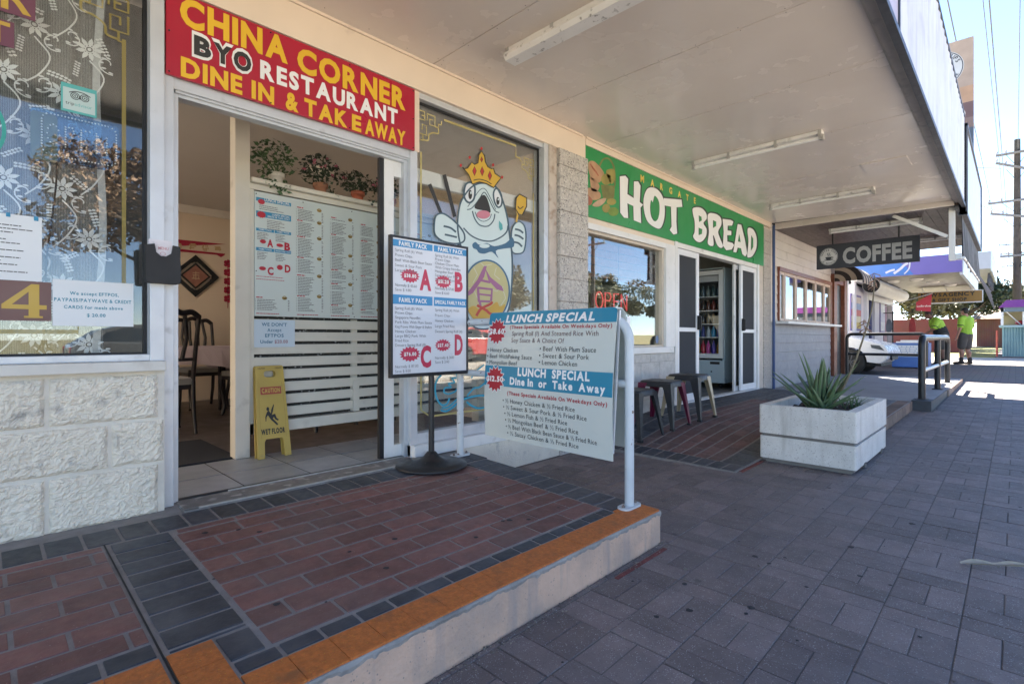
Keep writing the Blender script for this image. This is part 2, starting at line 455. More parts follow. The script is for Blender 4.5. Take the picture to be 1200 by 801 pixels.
b = MB(); slab(b, -3, 14.6, -3.0, 2.99, lambda x, y: gz(x) - .0032, .06); struct('pavement_bed', b, paver_joint)
b = MB(); g = .0018; random.seed(3)
HOLES = [(-9, 2.387, 1.274, 9), (3.945, 6.0, 1.5, 9), (5.94, 8.68, .985, 9), (8.66, 14.06, .772, 9)]
def clip(cell, hs=HOLES):
    if not hs: return [cell]
    out = []; x0, x1, y0, y1 = hs[0]
    a, c, d, e = cell
    if c <= x0 or a >= x1 or e <= y0 or d >= y1: out = [cell]
    else:
        if d < y0: out.append((a, c, d, y0))
        dd = max(d, y0)
        if a < x0: out.append((a, x0, dd, e))
        if c > x1: out.append((x1, c, dd, e))
    return [q for p in out for q in clip(p, hs[1:])]
for k in range(-14, 13):
    y0 = .143 + .2215 * k; y1 = y0 + .2215
    if y1 > 2.97: break
    ph = 2.08 + .03 * (k % 5) + random.uniform(-.03, .03) - .43 * 8
    for n in range(0, 36):
        x = ph + .43 * n
        ym = (y0 + y1) / 2
        if x > 13.9 or x < -1.2: continue
        cells = [(x, x+.215, y0, ym), (x, x+.215, ym, y1), (x+.215, x+.3225, y0, y1), (x+.3225, x+.43, y0, y1)]
        for cell in cells:
            for (a, c, d, e) in clip(cell):
                if c - a < .012 or e - d < .012: continue
                dz = random.uniform(-.0016, .0016); tx = random.uniform(-.004, .004); ty = random.uniform(-.004, .004); jx = random.uniform(-.0012, .0012)
                mx_, my_ = (a+c)/2, (d+e)/2
                slab(b, a+g+jx, c-g+jx, d+g, e-g, lambda x, y: gz(x) + dz + tx*(x-mx_) + ty*(y-my_), .012)
struct('pavement', b, paver, bevel=.002).modifiers['bevel'].segments = 1
# far pavement: same paving further up the street (procedural joints)
def brickmat(name, c1, c2, cm, sx, sy, rot=0):
    m = bpy.data.materials.new(name); m.use_nodes = True; N = m.node_tree.nodes; L = m.node_tree.links
    p = N['Principled BSDF']; p.inputs['Roughness'].default_value = .8
    geo = N.new('ShaderNodeNewGeometry'); mp = N.new('ShaderNodeMapping'); L.new(geo.outputs['Position'], mp.inputs[0])
    mp.inputs['Rotation'].default_value = (0, 0, rot)
    t = N.new('ShaderNodeTexBrick'); L.new(mp.outputs[0], t.inputs['Vector']); t.inputs['Scale'].default_value = 1
    t.inputs['Brick Width'].default_value = sx; t.inputs['Row Height'].default_value = sy; t.inputs['Mortar Size'].default_value = .004
    t.inputs['Color1'].default_value = col4(c1); t.inputs['Color2'].default_value = col4(c2); t.inputs['Mortar'].default_value = col4(cm)
    n = N.new('ShaderNodeTexNoise'); n.inputs['Scale'].default_value = 2.5; n.inputs['Detail'].default_value = 8; L.new(geo.outputs['Position'], n.inputs['Vector'])
    x = N.new('ShaderNodeMix'); x.data_type = 'RGBA'; x.blend_type = 'MULTIPLY'; x.inputs[0].default_value = .5
    L.new(t.outputs[0], x.inputs[6]); L.new(n.outputs['Color'], x.inputs[7]); L.new(x.outputs[2], p.inputs['Base Color'])
    return m
b = MB(); slab(b, 14.6, 60, -3.0, 3.3, lambda x, y: gz(x) - .001, .06); slab(b, -60, -3, -3.0, 2.9, lambda x, y: gz(x) - .001, .06)
struct('footpath', b, brickmat('far_paver', (.15, .125, .118), (.18, .15, .14), (.07, .065, .06), .23, .115))
b = MB(); slab(b, 14.0, 17.1, 2.99, 12, lambda x, y: gz(x) - .002, .05)
struct('lane', b, M('lane_concrete', (.34, .32, .30), .85, 0, .25, 2))
b = MB(); slab(b, 24.2, 27.5, -3.0, 14, lambda x, y: gz(x) + .004, .01)
struct('side_path', b, M('pale_concrete', (.44, .41, .37), .85, 0, .2, 1.5))
b = MB(); slab(b, 27.5, 46, .6, 16, lambda x, y: gz(x) + .006, .01)
struct('lawn', b, M('lawn_grass', (.25, .23, .07), .95, 0, .4, 1.2, bump=.03, bs=30, stain=(.5, .5, .7, (.12, .15, .035))))

# ------------------------------------------------------------------ restaurant porch (raised slab, tiles laid in grout)
XR = 2.385; YF = 1.278
b = MB(); slab(b, -3, XR, YF, 2.97, lambda x, y: pz(y) - .02, .32)
struct('porch', b, render_pink, bevel=.006)
b = MB(); slab(b, -3, XR - .012, YF + .008, 2.97, lambda x, y: pz(y) - .0035, .0165)
struct('porch_grout', b, grout)
from mathutils import noise as MN
b = MB()   # ragged worn concrete lip along the front and the end
def lip(p, q, nx, ny, n):
    vs = []; fs = []
    for i in range(n + 1):
        t = i / n; x = p[0] + (q[0]-p[0])*t; y = p[1] + (q[1]-p[1])*t; z = pz(y)
        r = MN.noise(Vector((x*9, y*9, 0))) * .006; d = .022 + .016 * MN.noise(Vector((x*14, y*14, 3))) + .012*MN.noise(Vector((x*50, y*50, 9)))
        vs += [(x - nx*.012, y - ny*.012, z - .0045), (x + nx*(.003+r*.4), y + ny*(.003+r*.4), z - .006 - abs(r)*.5), (x + nx*(.0045+r*.5), y + ny*(.0045+r*.5), z - d*.7), (x, y, z - d - .006)]
    for i in range(n):
        for k in range(3): fs.append((i*4+k, i*4+k+1, i*4+4+k+1, i*4+4+k))
    b.add(vs, fs)
lip((-3, YF), (XR, YF), 0, -1, 420); lip((XR, YF), (XR, 2.8), 1, 0, 120)
struct('porch_lip', b, conc)
red, dark, orange = MB(), MB(), MB()
PZ = lambda x, y: pz(y)
G = .006
def tile(mb, x0, x1, y0, y1, gg=G, dz=0): 
    j = random.uniform(-.0008, .0008)
    gy = gg if gg < .005 else gg + .0015
    slab(mb, x0+gg, x1-gg, y0+gy, y1-gy, lambda x, y: pz(y) + dz + j, .009)
random.seed(5)
for n in range(-20, 16): tile(dark, .521 + .1175*n, .521 + .1175*(n+1), 2.558, 2.742)
def courses(mb, x0, x1, ytop, ybot, first, L=.23):
    y = ytop; i = 0
    while y - .02 > ybot:
        yb = max(y - .1127, ybot)
        x = first + (i % 2) * L/2
        while x > x0: x -= L
        while x < x1:
            a, c = max(x, x0), min(x + L, x1)
            if c - a > .02: tile(mb, a, c, yb, y)
            x += L
        y = yb; i += 1
# right field and slivers
x = .575
while x < 2.17: tile(red, x, min(x + .23, 2.172), 2.502, 2.552); x += .23
courses(red, .565, 2.172, 2.497, 1.482, .565)
x = -3
while x < .33: tile(red, x, min(x + .23, .335), 2.502, 2.552); x += .23
courses(red, -3, .335, 2.497, 1.72, .06)
for i in range(10):
    y1 = 2.548 - .1127*i; y0 = y1 - .1127
    if y1 > 1.63: tile(dark, .352, .556, max(y0, 1.625), y1)
for n in range(0, 16):
    if .46 + .1165*n < 2.16: tile(dark, .46 + .1165*n, min(.46 + .1165*(n+1), 2.172), 1.408, 1.478)
tile(dark, .458, .556, 1.478, 1.62)
for n in range(-30, 3):
    x = .335 - .1165*(n+31) 
for n in range(0, 28): tile(dark, .335 - .1165*(n+1), .335 - .1165*n, 1.63, 1.715)
for i in range(12):
    y1 = 2.548 - .1127*i; y0 = y1 - .1127
    if y1 > 1.45: tile(dark, 2.178, 2.374, max(y0, 1.425), y1)
tile(orange, 2.178, 2.374, YF, 1.425, .0015, .0012)
for n in range(0, 16):
    if .46 + .1165*n < 2.17: tile(orange, .46 + .1165*n, min(.46 + .1165*(n+1), 2.178), YF, 1.404, .0009, .0012)
for (y0, y1) in ((1.508, 1.62), (1.396, 1.508), (YF, 1.396)): tile(orange, .345, .455, y0, y1, .0009, .0012)
for n in range(0, 28):
    tile(orange, .331 - .1165*(n+1), .331 - .1165*n, 1.45, 1.622, .0009, .0012); tile(orange, .331 - .1165*(n+1), .331 - .1165*n, YF, 1.45, .0009, .0012)
b = MB(); slab(b, .339, .343, YF - .001, 2.56, lambda x, y: pz(y) + .0004, .012); struct('porch_joint', b, black_rubber)
struct('porch_red_paving', red, red_tile, bevel=.0015); struct('porch_dark_paving', dark, dark_tile, bevel=.0015); struct('porch_painted_edge', orange, orange_paint)

b = MB(); random.seed(77)
def crumb(x, y, z, r):
    p = [Vector((x, y, z)) + Vector((random.uniform(-1, 1), random.uniform(-1, 1), random.uniform(-.2, .8)))*r for _ in range(5)]
    b.add(p, [(0,1,2), (0,2,3), (0,3,4), (1,4,2), (2,4,3), (0,4,1)])
for _ in range(900):
    x = random.uniform(.2, 2.42); crumb(x, YF - abs(random.gauss(0, .035)) - .004, gz(x) + .003, random.uniform(.0015, .006))
for _ in range(160):
    y = random.uniform(1.3, 2.8); crumb(XR + abs(random.gauss(0, .025)) + .004, y, gz(2.4) + .003, random.uniform(.0015, .005))
for _ in range(420):
    t_ = random.random(); x, y = (4.42 - abs(random.gauss(0, .03)), random.uniform(.8, 1.52)) if t_ < .45 else (random.uniform(4.4, 5.7), .822 - abs(random.gauss(0, .035)))
    crumb(x, y, gz(x) + .003, random.uniform(.002, .006))
for _ in range(350):
    x = random.uniform(6.0, 9.2); crumb(x, (.985 if x < 8.67 else .775) - abs(random.gauss(0, .03)), gz(x) + .003, random.uniform(.002, .008))
for _ in range(260):
    x = random.uniform(.5, 7); y = random.uniform(-1, 1.2); crumb(x, y, gz(x) + .002, random.uniform(.001, .0035))
gum = MB()
for _ in range(150):
    if random.random() < .88: x = random.uniform(.6, 9); y = random.uniform(-1.4, 1.2); z = gz(x) + .0012
    else: x = random.uniform(.5, 2.1); y = random.uniform(1.5, 2.5); z = pz(y) + .0012
    if x > 4.3 and x < 5.8 and y > .7: continue
    r = random.uniform(.005, .016); n = 9; o_ = [(x + r*random.uniform(.7, 1.15)*math.cos(k*.698), y + r*random.uniform(.7, 1.15)*math.sin(k*.698)) for k in range(n)]
    gum.add([(p, q, z) for p, q in o_] + [(x, y, z + .0016)], [(k, (k+1) % n, n) for k in range(n)])
tag(obj('gum_spots', gum, M('old_gum', (.04, .038, .04), .8, 0, .3, 30)), kind='stuff')
for _ in range(70):
    x = random.uniform(.8, 6); y = random.uniform(-.6, 1.1); crumb(x, y, gz(x) + .002, random.uniform(.004, .010))
tag(obj('gravel_litter', b, M('litter', (.26, .23, .19), .9, 0, .3, 40, island=.6)), kind='stuff')

# ------------------------------------------------------------------ bakery apron (tiled ramp) and cafe deck
b = MB()
xs = [3.95 + .1*i for i in range(20)] + [5.95 + .109*i for i in range(26)]
def strip(y0, y1, xs):
    for a, c in zip(xs, xs[1:]): slab(b, a, c, y0, y1, lambda x, y: az(x, y) - .0035, .2)
for i in range(14): strip(1.505 + .103*i, 1.505 + .103*(i+1), xs)
strip(1.0, 1.505, [x for x in xs if x >= 5.9])
struct('apron', b, grout)
red, dark, kb = MB(), MB(), MB()
AZ = lambda x, y: az(x, y)
def at(mb, x0, x1, y0, y1): slab(mb, x0+.007, x1-.007, y0+.0085, y1-.0085, AZ, .008)
for i in range(12): at(dark, 3.955, 4.155, 1.51 + .113*i, 1.51 + .113*(i+1))
x = 4.16; i = 0
while x < 8.6:
    at(dark, x, min(x+.1165, 8.67), 2.68, 2.86); at(dark, x, min(x+.1165, 8.67), 2.50, 2.675)
    if x < 5.9: at(dark, x, min(x+.1165, 8.67), 1.51, 1.70)
    x += .1165
y = 2.495; i = 0
while y > 1.72:
    x = 4.16 - (i % 2) * .115
    while x < 8.6:
        a = max(x, 4.16)
        if x < 7.1: at(red, a, x+.23, y-.113, y)
        else: at(dark, a, min(x+.23, 8.67), y-.113, y)
        x += .23
    y -= .113; i += 1
x = 5.95
while x < 8.5:
    for yy in (1.15, 1.37, 1.59): at(dark, x, min(x+.115, 8.67), yy, min(yy+.215, 1.72))
    at(kb, x, min(x+.115, 8.67), 1.0, 1.145); x += .115
struct('apron_red_paving', red, M('apron_red_tile', (.165, .085, .078), .6, 0, .35, 14, island=.25, stain=(2.2, .45, .85, (.12, .10, .098)))); struct('apron_dark_paving', dark, dark_tile)
struct('apron_kerb_bricks', kb, M('kerb_brick', (.20, .13, .095), .8, 0, .3, 14, island=.3))
b = MB()
x = 5.95
while x < 8.6: b.hexa([(x+.003, .988, gz(x)-.02), (x+.112, .988, gz(x)-.02), (x+.112, 1.003, gz(x)-.02), (x+.003, 1.003, gz(x)-.02)], [(x+.003, .988, az(x, 1)-.006), (x+.112, .988, az(x, 1)-.006), (x+.112, 1.003, az(x, 1)-.006), (x+.003, 1.003, az(x, 1)-.006)]); x += .115
struct('apron_kerb_face', b, M('kerb_brick_face', (.27, .18, .13), .8, 0, .3, 14, island=.25))
b = MB(); slab(b, 4.0, 4.46, 1.470, 1.500, lambda x, y: gz(x) + .0035, .004); slab(b, 1.9, 2.33, 1.215, 1.235, lambda x, y: gz(x) + .0035, .003)
struct('red_line', b, M('red_line_paint', (.22, .055, .048), .7, 0, .5, 20))
b = MB(); slab(b, 8.69, 14.05, .80, 2.985, lambda x, y: .21, .26)
struct('deck', b, M('deck_concrete', (.34, .33, .33), .7, 0, .15, 1.5, stain=(3, .6, .8, (.24, .23, .23))), bevel=.008)
b = MB(); slab(b, 8.67, 9.0, .79, 1.0, lambda x, y: .217, .22)
slab(b, 9.0, 10.9, .792, .80, lambda x, y: .2105, .2); struct('deck_edge', b, M('deck_dark_paint', (.055, .06, .07), .6, 0, .3, 8))
b = MB()
for n in range(26): slab(b, 10.9 + .12*n, 11.015 + .12*n, .775, .80, lambda x, y: .205, .2)
struct('deck_kerb_bricks', b, M('deck_brick', (.34, .24, .18), .8, 0, .3, 10, island=.2))

# ================================================================== RESTAURANT BUILDING
rb = thing('restaurant_building', 'cream painted block shopfront with open glass entry and red sign over it', 'building', (1.3, 2.95, .25))
# rock faced block wall under the left window
wm = MB(); jm = MB()
YW = 2.835
jm.box(-1.7, .602, YW + .012, 3.0, -.05, .9)
zj = [onY(188, 438, YW).z, onY(188, 490, YW).z, onY(188, 541.5, YW).z, .235, .03]
xa = onY(55, 480, YW).x; xb = onY(129, 510, YW).x
def rock(x0, x1, z0, z1, s):
    nx, nz = max(4, int((x1-x0)/.0055)), max(4, int((z1-z0)/.0055)); vs = []; fs = []
    for j in range(nz + 1):
        for i in range(nx + 1):
            x = x0 + (x1-x0)*i/nx; z = z0 + (z1-z0)*j/nz
            e = min(i, nx-i, j*1.0, nz-j)
            wx = x + .02*MN.noise(Vector((x*20, z*20, s+5))); wz = z + .02*MN.noise(Vector((x*20, z*20, s+9)))
            h = .004*MN.noise(Vector((wx*14+s, wz*20, s))) - .011*abs(MN.noise(Vector((wx*24, wz*38+s, s)))) + .008*abs(MN.noise(Vector((wx*52, wz*80, s)))) + .005*MN.noise(Vector((wx*120, wz*150, s)))
            d = (0 if e == 0 else (.009 if e == 1 else (.014 if e == 2 else .018))) + (h if e > 0 else 0)
            vs.append((x, YW + .014 - max(d, -.004), z))
    for j in range(nz):
        for i in range(nx):
            a = j*(nx+1)+i; fs.append((a, a+1, a+nx+2, a+nx+1))
    wm.add(vs, fs)
for r in range(4):
    zt, zb = zj[r] - (.006 if r else .0), zj[r+1] + .006
    xj = xa if r % 2 == 0 else xb
    edges = [xj + .39*k for k in range(-5, 4)]
    for a, c in zip(edges, edges[1:]):
        a2, c2 = max(a + .006, -1.7), min(c - .006, .598)
        if c2 - a2 > .03: rock(a2, c2, zb, zt, r*7.3 + a)
obj('block_wall', wm, block_paint, rb); obj('wall_joint', jm, joint_paint, rb)
# building mass above and behind (shades the street as the real one does)
ADDED_SKYLIGHT1 = (-1.4, .3, 4.5, 6.3)  # unseen roof opening, added so daylight brightens the dining room
def roof_with_added_skylight(b, x0, x1, sk):
    b.box(x0, x1, 2.99, 3.19, 2.74, 4.6); b.box(x0, x1, 3.19, sk[2], 2.745, 2.9); b.box(x0, x1, sk[3], 8.2, 2.745, 2.9); b.box(x0, sk[0], sk[2], sk[3], 2.745, 2.9); b.box(sk[1], x1, sk[2], sk[3], 2.745, 2.9)
b = MB(); roof_with_added_skylight(b, -4, 3.92, ADDED_SKYLIGHT1); obj('roof', b, M('upper_wall', (.6, .55, .48), .8), rb)
b = MB(); b.box(-4, 3.92, 2.86, 2.99, 2.705, 2.95); b.box(-4, 3.87, 2.845, 2.86, 2.895, 2.912); obj('fascia_board', b, cream_paint, rb, bevel=.003)
b = MB(); b.box(-1.8, 3.6, 2.98, 7.6, .05, .249); obj('floor', b, dark_floor, rb)
b = MB()
for i in range(-1, 5):
    for j in range(2):
        x0 = .63 + .366*i; y0 = 2.955 + .366*j
        b.box(x0 + .005, x0 + .361, y0 + .005, y0 + .361, .245, .2545)
obj('floor_tiles', b, floor_tile, rb)
b = MB(); b.box(.62, 2.45, 2.953, 3.70, .2495, .2515); obj('floor_joint', b, M('dark_joint', (.04, .038, .036), .9), rb)
b = MB(); b.box(.66, 2.05, 2.745, 2.86, .2, .2515); 
for i in range(5): b.box(.665 + .28*i, .665 + .28*i + .277, 2.765, 2.93, .24, .2545)
obj('threshold', b, M('threshold_tile', (.21, .2, .19), .6, 0, .3, 10, stain=(16, .55, .7, (.42, .4, .36))), rb)
b = MB(); b.box(.66, 2.05, 2.932, 2.952, .25, .262); obj('door_track', b, dark_metal, rb)
b = MB(); b.box(.72, 2.03, 2.748, 2.760, .2515, .2575); b.box(.9, 1.98, 2.927, 2.932, .25, .262); obj('metal_edging', b, M('worn_edging', (.5, .49, .46), .5, .5, .3, 20), rb)
b = MB(); b.box(-1.8, 3.6, 7.45, 7.6, .2, 2.75); b.box(-1.9, -1.75, 2.99, 7.6, .2, 2.75); b.box(3.45, 3.6, 3.1, 7.6, .2, 2.75)
obj('interior_wall', b, interior_wall, rb)
b = MB(); b.box(-1.8, 3.6, 2.99, ADDED_SKYLIGHT1[2], 2.70, 2.744); b.box(-1.8, 3.6, ADDED_SKYLIGHT1[3], 7.5, 2.70, 2.744); b.box(-1.8, ADDED_SKYLIGHT1[0], ADDED_SKYLIGHT1[2], ADDED_SKYLIGHT1[3], 2.70, 2.744); b.box(ADDED_SKYLIGHT1[1], 3.6, ADDED_SKYLIGHT1[2], ADDED_SKYLIGHT1[3], 2.70, 2.744); obj('interior_ceiling', b, M('interior_ceiling', (.58, .56, .54), .6, 0, .05, 1), rb)
b = MB(); b.box(-1.75, 3.45, 7.39, 7.45, 2.63, 2.70); b.box(-1.75, 3.45, 7.41, 7.45, 2.61, 2.63); obj('cornice', b, M('cornice_paint', (.74, .70, .64), .6), rb)
# left window
w = obj('window', MB().box(-1.7, .548, 2.862, 2.95, .944, .974).box(.548, .604, 2.856, 2.99, .90, 2.905).box(-1.7, .548, 2.88, 2.95, 2.68, 2.706), alu, rb, bevel=.002)
obj('pane', MB().box(-1.68, .552, 2.932, 2.938, .97, 2.69), glass, w)
obj('seal', MB().box(.534, .5475, 2.918, 2.945, .974, 2.68).box(-1.7, .534, 2.918, 2.945, .974, .983), black_rubber, w)
obj('sill', MB().box(-1.7, .600, 2.80, 2.99, .899, .9435), M('sill_paint', (.70, .67, .60), .5, 0, .15, 6, stain=(10, .55, .75, (.5, .46, .4))), w, bevel=.004)
# doorway
d = obj('door_frame', MB().box(.6055, .648, 2.885, 2.99, .245, 2.30).box(.6485, .676, 2.925, 2.985, .25, 2.275).box(1.975, 2.055, 2.925, 2.985, .25, 2.275)
        .box(2.0, 2.056, 2.888, 2.925, .25, 2.30).box(.648, 2.0, 2.895, 2.91, 2.245, 2.30).box(.676, 1.975, 2.925, 2.985, 2.22, 2.275).box(.66, 2.0, 2.91, 2.925, 2.235, 2.25), alu, rb, bevel=.0015)
b = MB(); b.box(.63, 2.07, 2.885, 2.99, 2.30, 2.71); obj('door_header', b, cream_paint, rb)
sdr = obj('sliding_door', MB().box(1.845, 1.918, 2.958, 2.992, .262, 2.22).box(1.918, 3.35, 2.958, 2.992, .262, .34).box(1.918, 3.35, 2.958, 2.992, 2.12, 2.22).box(2.86, 2.92, 2.958, 2.992, .34, 2.14), white_frame, rb, bevel=.0015)
obj('pane', MB().box(1.918, 2.86, 2.972, 2.978, .34, 2.14), clear_glass, sdr)
obj('door_seal', MB().box(1.812, 1.8445, 2.962, 2.988, .262, 2.22), black_rubber, sdr)
# right shop window
w = obj('window', MB().box(2.0565, 3.345, 2.888, 2.96, .335, .405).box(2.0565, 3.345, 2.888, 2.96, 2.667, 2.706).box(3.345, 3.402, 2.872, 2.99, .25, 2.706), alu, rb, bevel=.002)
obj('pane', MB().box(2.05, 3.35, 2.942, 2.948, .40, 2.672), glass, w)
obj('seal', MB().box(2.07, 3.345, 2.93, 2.941, 2.650, 2.667).box(3.33, 3.3445, 2.93, 2.941, .405, 2.65), black_rubber, w)
obj('sill', MB().box(2.0, 3.40, 2.835, 2.99, .255, .334), white_frame, w, bevel=.004)
b = MB(); b.box(2.36, 3.52, 2.842, 3.0, -.05, .2545); obj('base_wall', b, block_paint, rb, bevel=.004)
b = MB(); b.box(3.4025, 3.505, 2.862, 3.0, .25, 2.706); obj('timber_jamb', b, M('jamb_paint', (.58, .50, .42), .6, 0, .25, 9, stain=(12, .55, .75, (.28, .18, .12))), rb, bevel=.004)
# inner transom seen through the glass
# split-face pillar
b = MB(); 
for k in range(14):
    z0 = -.02 + .1985*k; z1 = z0 + .194
    if z1 > 2.70: z1 = 2.698
    if z0 > 2.68: break
    b.box(3.509, 3.92, 2.83 + random.uniform(-.003, .003), 3.06, z0, z1)
obj('pillar', b, split_block, rb, bevel=.004)
b = MB(); b.box(3.515, 3.915, 2.84, 3.05, -.04, 2.70); obj('pillar_joint', b, M('pillar_mortar', (.25, .22, .2), .9), rb)

# sign over the door
def board(name, label, cat, x0, x1, z0, z1, Y, mat, th=.02, screws=True):
    t = thing(name, label, cat, ((x0+x1)/2, Y, z0))
    obj('panel', MB().box(x0, x1, Y - th, Y, z0, z1), mat, t, bevel=.002)
    return t
sg = board('shop_sign', 'red sign board with yellow, black and white lettering above the open entry', 'sign', .612, 2.02, 2.293, 2.70, 2.884, sign_red, .018)
fn = planeY(2.8635); fo = planeY(2.8645)
b = MB(); text(b, 'CHINA', fn, .668, 2.556, .122, 1.20-.668-.02, 'k', gap=.09); text(b, 'CORNER', fn, 1.232, 2.540, .122, 1.945-1.232, 'k', gap=.09)
text(b, 'DINE', fn, .672, 2.306, .085, .275, 'k'); text(b, 'IN', fn, .992, 2.306, .085, .115, 'k'); text(b, '&', fn, 1.168, 2.306, .088, .072, 'k')
text(b, 'TAK', fn, 1.272, 2.306, .085, .262, 'k'); text(b, 'E', fn, 1.563, 2.306, .085, .062, 'k'); text(b, 'AWAY', fn, 1.650, 2.306, .085, .295, 'k', gap=.02)
obj('yellow_lettering', b, sign_yellow, sg)
b = MB(); text(b, 'RESTAURANT', fn, 1.035, 2.426, .088, .85, 'k'); obj('white_lettering', b, white_print, sg)
b = MB()
for ch, x, wd in (('B', .727, .075), ('Y', .812, .085), ('O', .905, .085)): text(b, ch, planeY(2.8645), x - .0085, 2.432 - .0085*CAP/.085*.085, .102, wd + .017, 'o')
obj('white_outline', b, white_print, sg)
b = MB()
for ch, x, wd in (('B', .727, .075), ('Y', .812, .085), ('O', .905, .085)): text(b, ch, planeY(2.8615), x, 2.432, .085, wd, 'k')
obj('black_lettering', b, ink, sg)
b = MB()
for x in (.625, 1.09, 1.55, 2.007):
    for z in (2.308, 2.685): b.lathe((x, 2.866, z), [(.0045, 0), (.004, -.004), (0.0005, -.0045)], 8, ax=1)
for x in (.625, 2.007): b.lathe((x, 2.866, 2.5), [(.0045, 0), (.004, -.004), (0.0005, -.0045)], 8, ax=1)
obj('screw', b, dark_metal, sg)

# ================================================================== LEFT WINDOW: curtain and stickers
GY = 2.9305           # just in front of the pane's outer face
ct = thing('lace_curtain', 'grey lace curtain with white flowers hanging inside the left shop window', 'curtain', (-.4, 3.05, 1.0))
b = MB(); n = 160; vs = []; fs = []
for j in range(25):
    z = .96 + 1.75*j/24
    for i in range(n + 1):
        x = -1.65 + 2.055*i/n
        edge = sm01((x - .2)/.2)
        x2 = x - .02*edge*math.sin(2.2*(z-1))
        vs.append((x2, 3.06 + .012*math.sin(x*42 + .3*math.sin(z*3)) + .006*math.sin(x*95+z), z))
for j in range(24):
    for i in range(n): a = j*(n+1)+i; fs.append((a, a+1, a+n+2, a+n+1))
b.add(vs, fs, True)
obj('net', b, sheermat('lace_net', (.34, .335, .315), .86, 60), ct)
b = MB(); vs = []; fs = []  # dark sheet added behind the lace to make the room look dim
for i in range(91):
    x = -1.7 + 2.27*i/90; vs += [(x, 3.13 + .012*math.sin(x*31), .93), (x, 3.13 + .012*math.sin(x*31 + .5), 2.69)]
for i in range(90): fs.append((2*i, 2*i+2, 2*i+3, 2*i+1))
b.add(vs, fs, True); obj('dark_backing', b, M('added_dark_sheet', (.085, .083, .078), .9, 0, .2, 5), ct)
b = MB((0, -.000004, 0)); f = planeY(3.036)
random.seed(11)
def scroll(x, y, s, fl):
    pts = [(x + fl*s*(.1+.09*t)*math.cos(t*1.05), y + s*(.1+.09*t)*math.sin(t*1.05)) for t in [k*.35 for k in range(15)]]
    b.stroke(pts, .007*s/.12*.6 + .002, f)
    for k in range(5, 15, 2):
        px_, py_ = pts[k]
        b.poly(ell(px_ + .008*fl, py_ + .008, .010, .0045, 8), f)
def flower(x, y, s):
    o_ = random.uniform(0, 1)
    for k in range(9):
        t = 2*math.pi*k/9 + o_; c, s_ = math.cos(t), math.sin(t); P_ = []
        for u, w_ in ((.30, .07), (.55, .17), (.74, .16), (.92, .07), (1.08, 0), (.92, -.07), (.74, -.16), (.55, -.17), (.30, -.07)): P_.append((x + c*s*u - s_*s*w_, y + s_*s*u + c*s*w_))
        b.poly(P_, f)
    for rr in (.46, .28): b.stroke(ell(x, y, s*rr, s*rr, 18) + [(x + s*rr, y)], s*.08, f)
    b.poly(ell(x, y, s*.15, s*.15, 8), f)
def sprig(x, y, s, a):
    for k in range(6):
        q = s*k/5; cx, cy = x + q*math.cos(a), y + q*math.sin(a)
        for sg_ in (-1, 1):
            t = a + sg_*.8; b.poly(ell(cx + s*.13*math.cos(t), cy + s*.13*math.sin(t), s*.10, s*.07, 7), f)
for r_ in range(8):
    for c_ in range(11):
        x = -1.5 + .185*c_ + (.09 if r_ % 2 else 0); y = 1.03 + .225*r_ + random.uniform(-.03, .03)
        if x > .36: continue
        flower(x, y, .050)
        scroll(x + .065, y - .05, .085, 1); scroll(x - .065, y + .03, .08, -1)
        sprig(x + .03, y + .06, .07, random.uniform(0, 6.28)); sprig(x - .04, y - .07, .06, random.uniform(3.4, 5.2)); 
        b.stroke(spline([(x, y - .05), (x + .05, y - .12), (x + .02, y - .2), (x - .03, y - .26)], 5), .006, f)
b.v = [Vector((p.x, p.y + .010*math.sin(p.x*42 + .3*math.sin(p.z*3)), p.z)) for p in b.v if True]
obj('lace_flowers', b, M('lace_thread', (.84, .84, .82), .8, 0, 0), ct)
b = MB(); 
e = [(.387 + .012*math.sin(z*5), z) for z in [.97 + .07*k for k in range(25)]]; b.stroke(e, .028, planeY(3.031)); obj('hem', b, M('lace_hem', (.62, .63, .62), .8, 0, .2, 60), ct)

pm = M('purple_vinyl', (.16, .055, .09), .45, 0, .08)
yl = M('yellow_vinyl', (.55, .36, .06), .45)
for nm, lab, x1, z0, z1, s in (('letter_sticker', 'purple sticker strip with yellow letters ER high in the left window', .163, 2.366, 2.50, 'ER'), ('letter_sticker', 'purple sticker strip with a yellow letter T in the left window', .099, 2.228, 2.332, 'T')):
    t = thing(nm, lab, 'sticker', (0, GY, z0), group='purple letter stickers in the left window')
    obj('backing', MB().box(x1 - .55, x1, GY - .001, GY + .001, z0, z1), pm, t)
    b = MB(); h = (z1 - z0)*.78
    text(b, s, planeY(GY - .0022), x1 - .012, z0 + (z1-z0)*.12, h, None, 'b', 'r', gap=.06)
    for k in (0, 1):   # bracketed serif feet
        xx = x1 - .012 - (.085 if s == 'ER' else .028)
    obj('letters', b, yl, t)
t = thing('house_number_sticker', 'brown sticker with a large yellow number 4 low in the left window', 'sticker', (0, GY, 1.12))
obj('backing', MB().box(-.45, .213, GY - .001, GY + .001, 1.12, 1.283), M('brown_vinyl', (.17, .085, .075), .45, 0, .1), t)
b = MB(); f = planeY(GY - .0022)
b.poly([[(.135, 1.137), (.175, 1.137), (.175, 1.168), (.198, 1.168), (.198, 1.186), (.175, 1.186), (.175, 1.272), (.150, 1.272), (.062, 1.186), (.062, 1.168), (.142, 1.168), (.142, 1.137)], [(.142, 1.186), (.092, 1.186), (.142, 1.240)]], f)
b.box(.128, .186, GY - .0026, GY - .0022, 1.132, 1.140); text(b, '1', f, -.03, 1.137, .132, .03, 'b')
obj('number', b, yl, t)
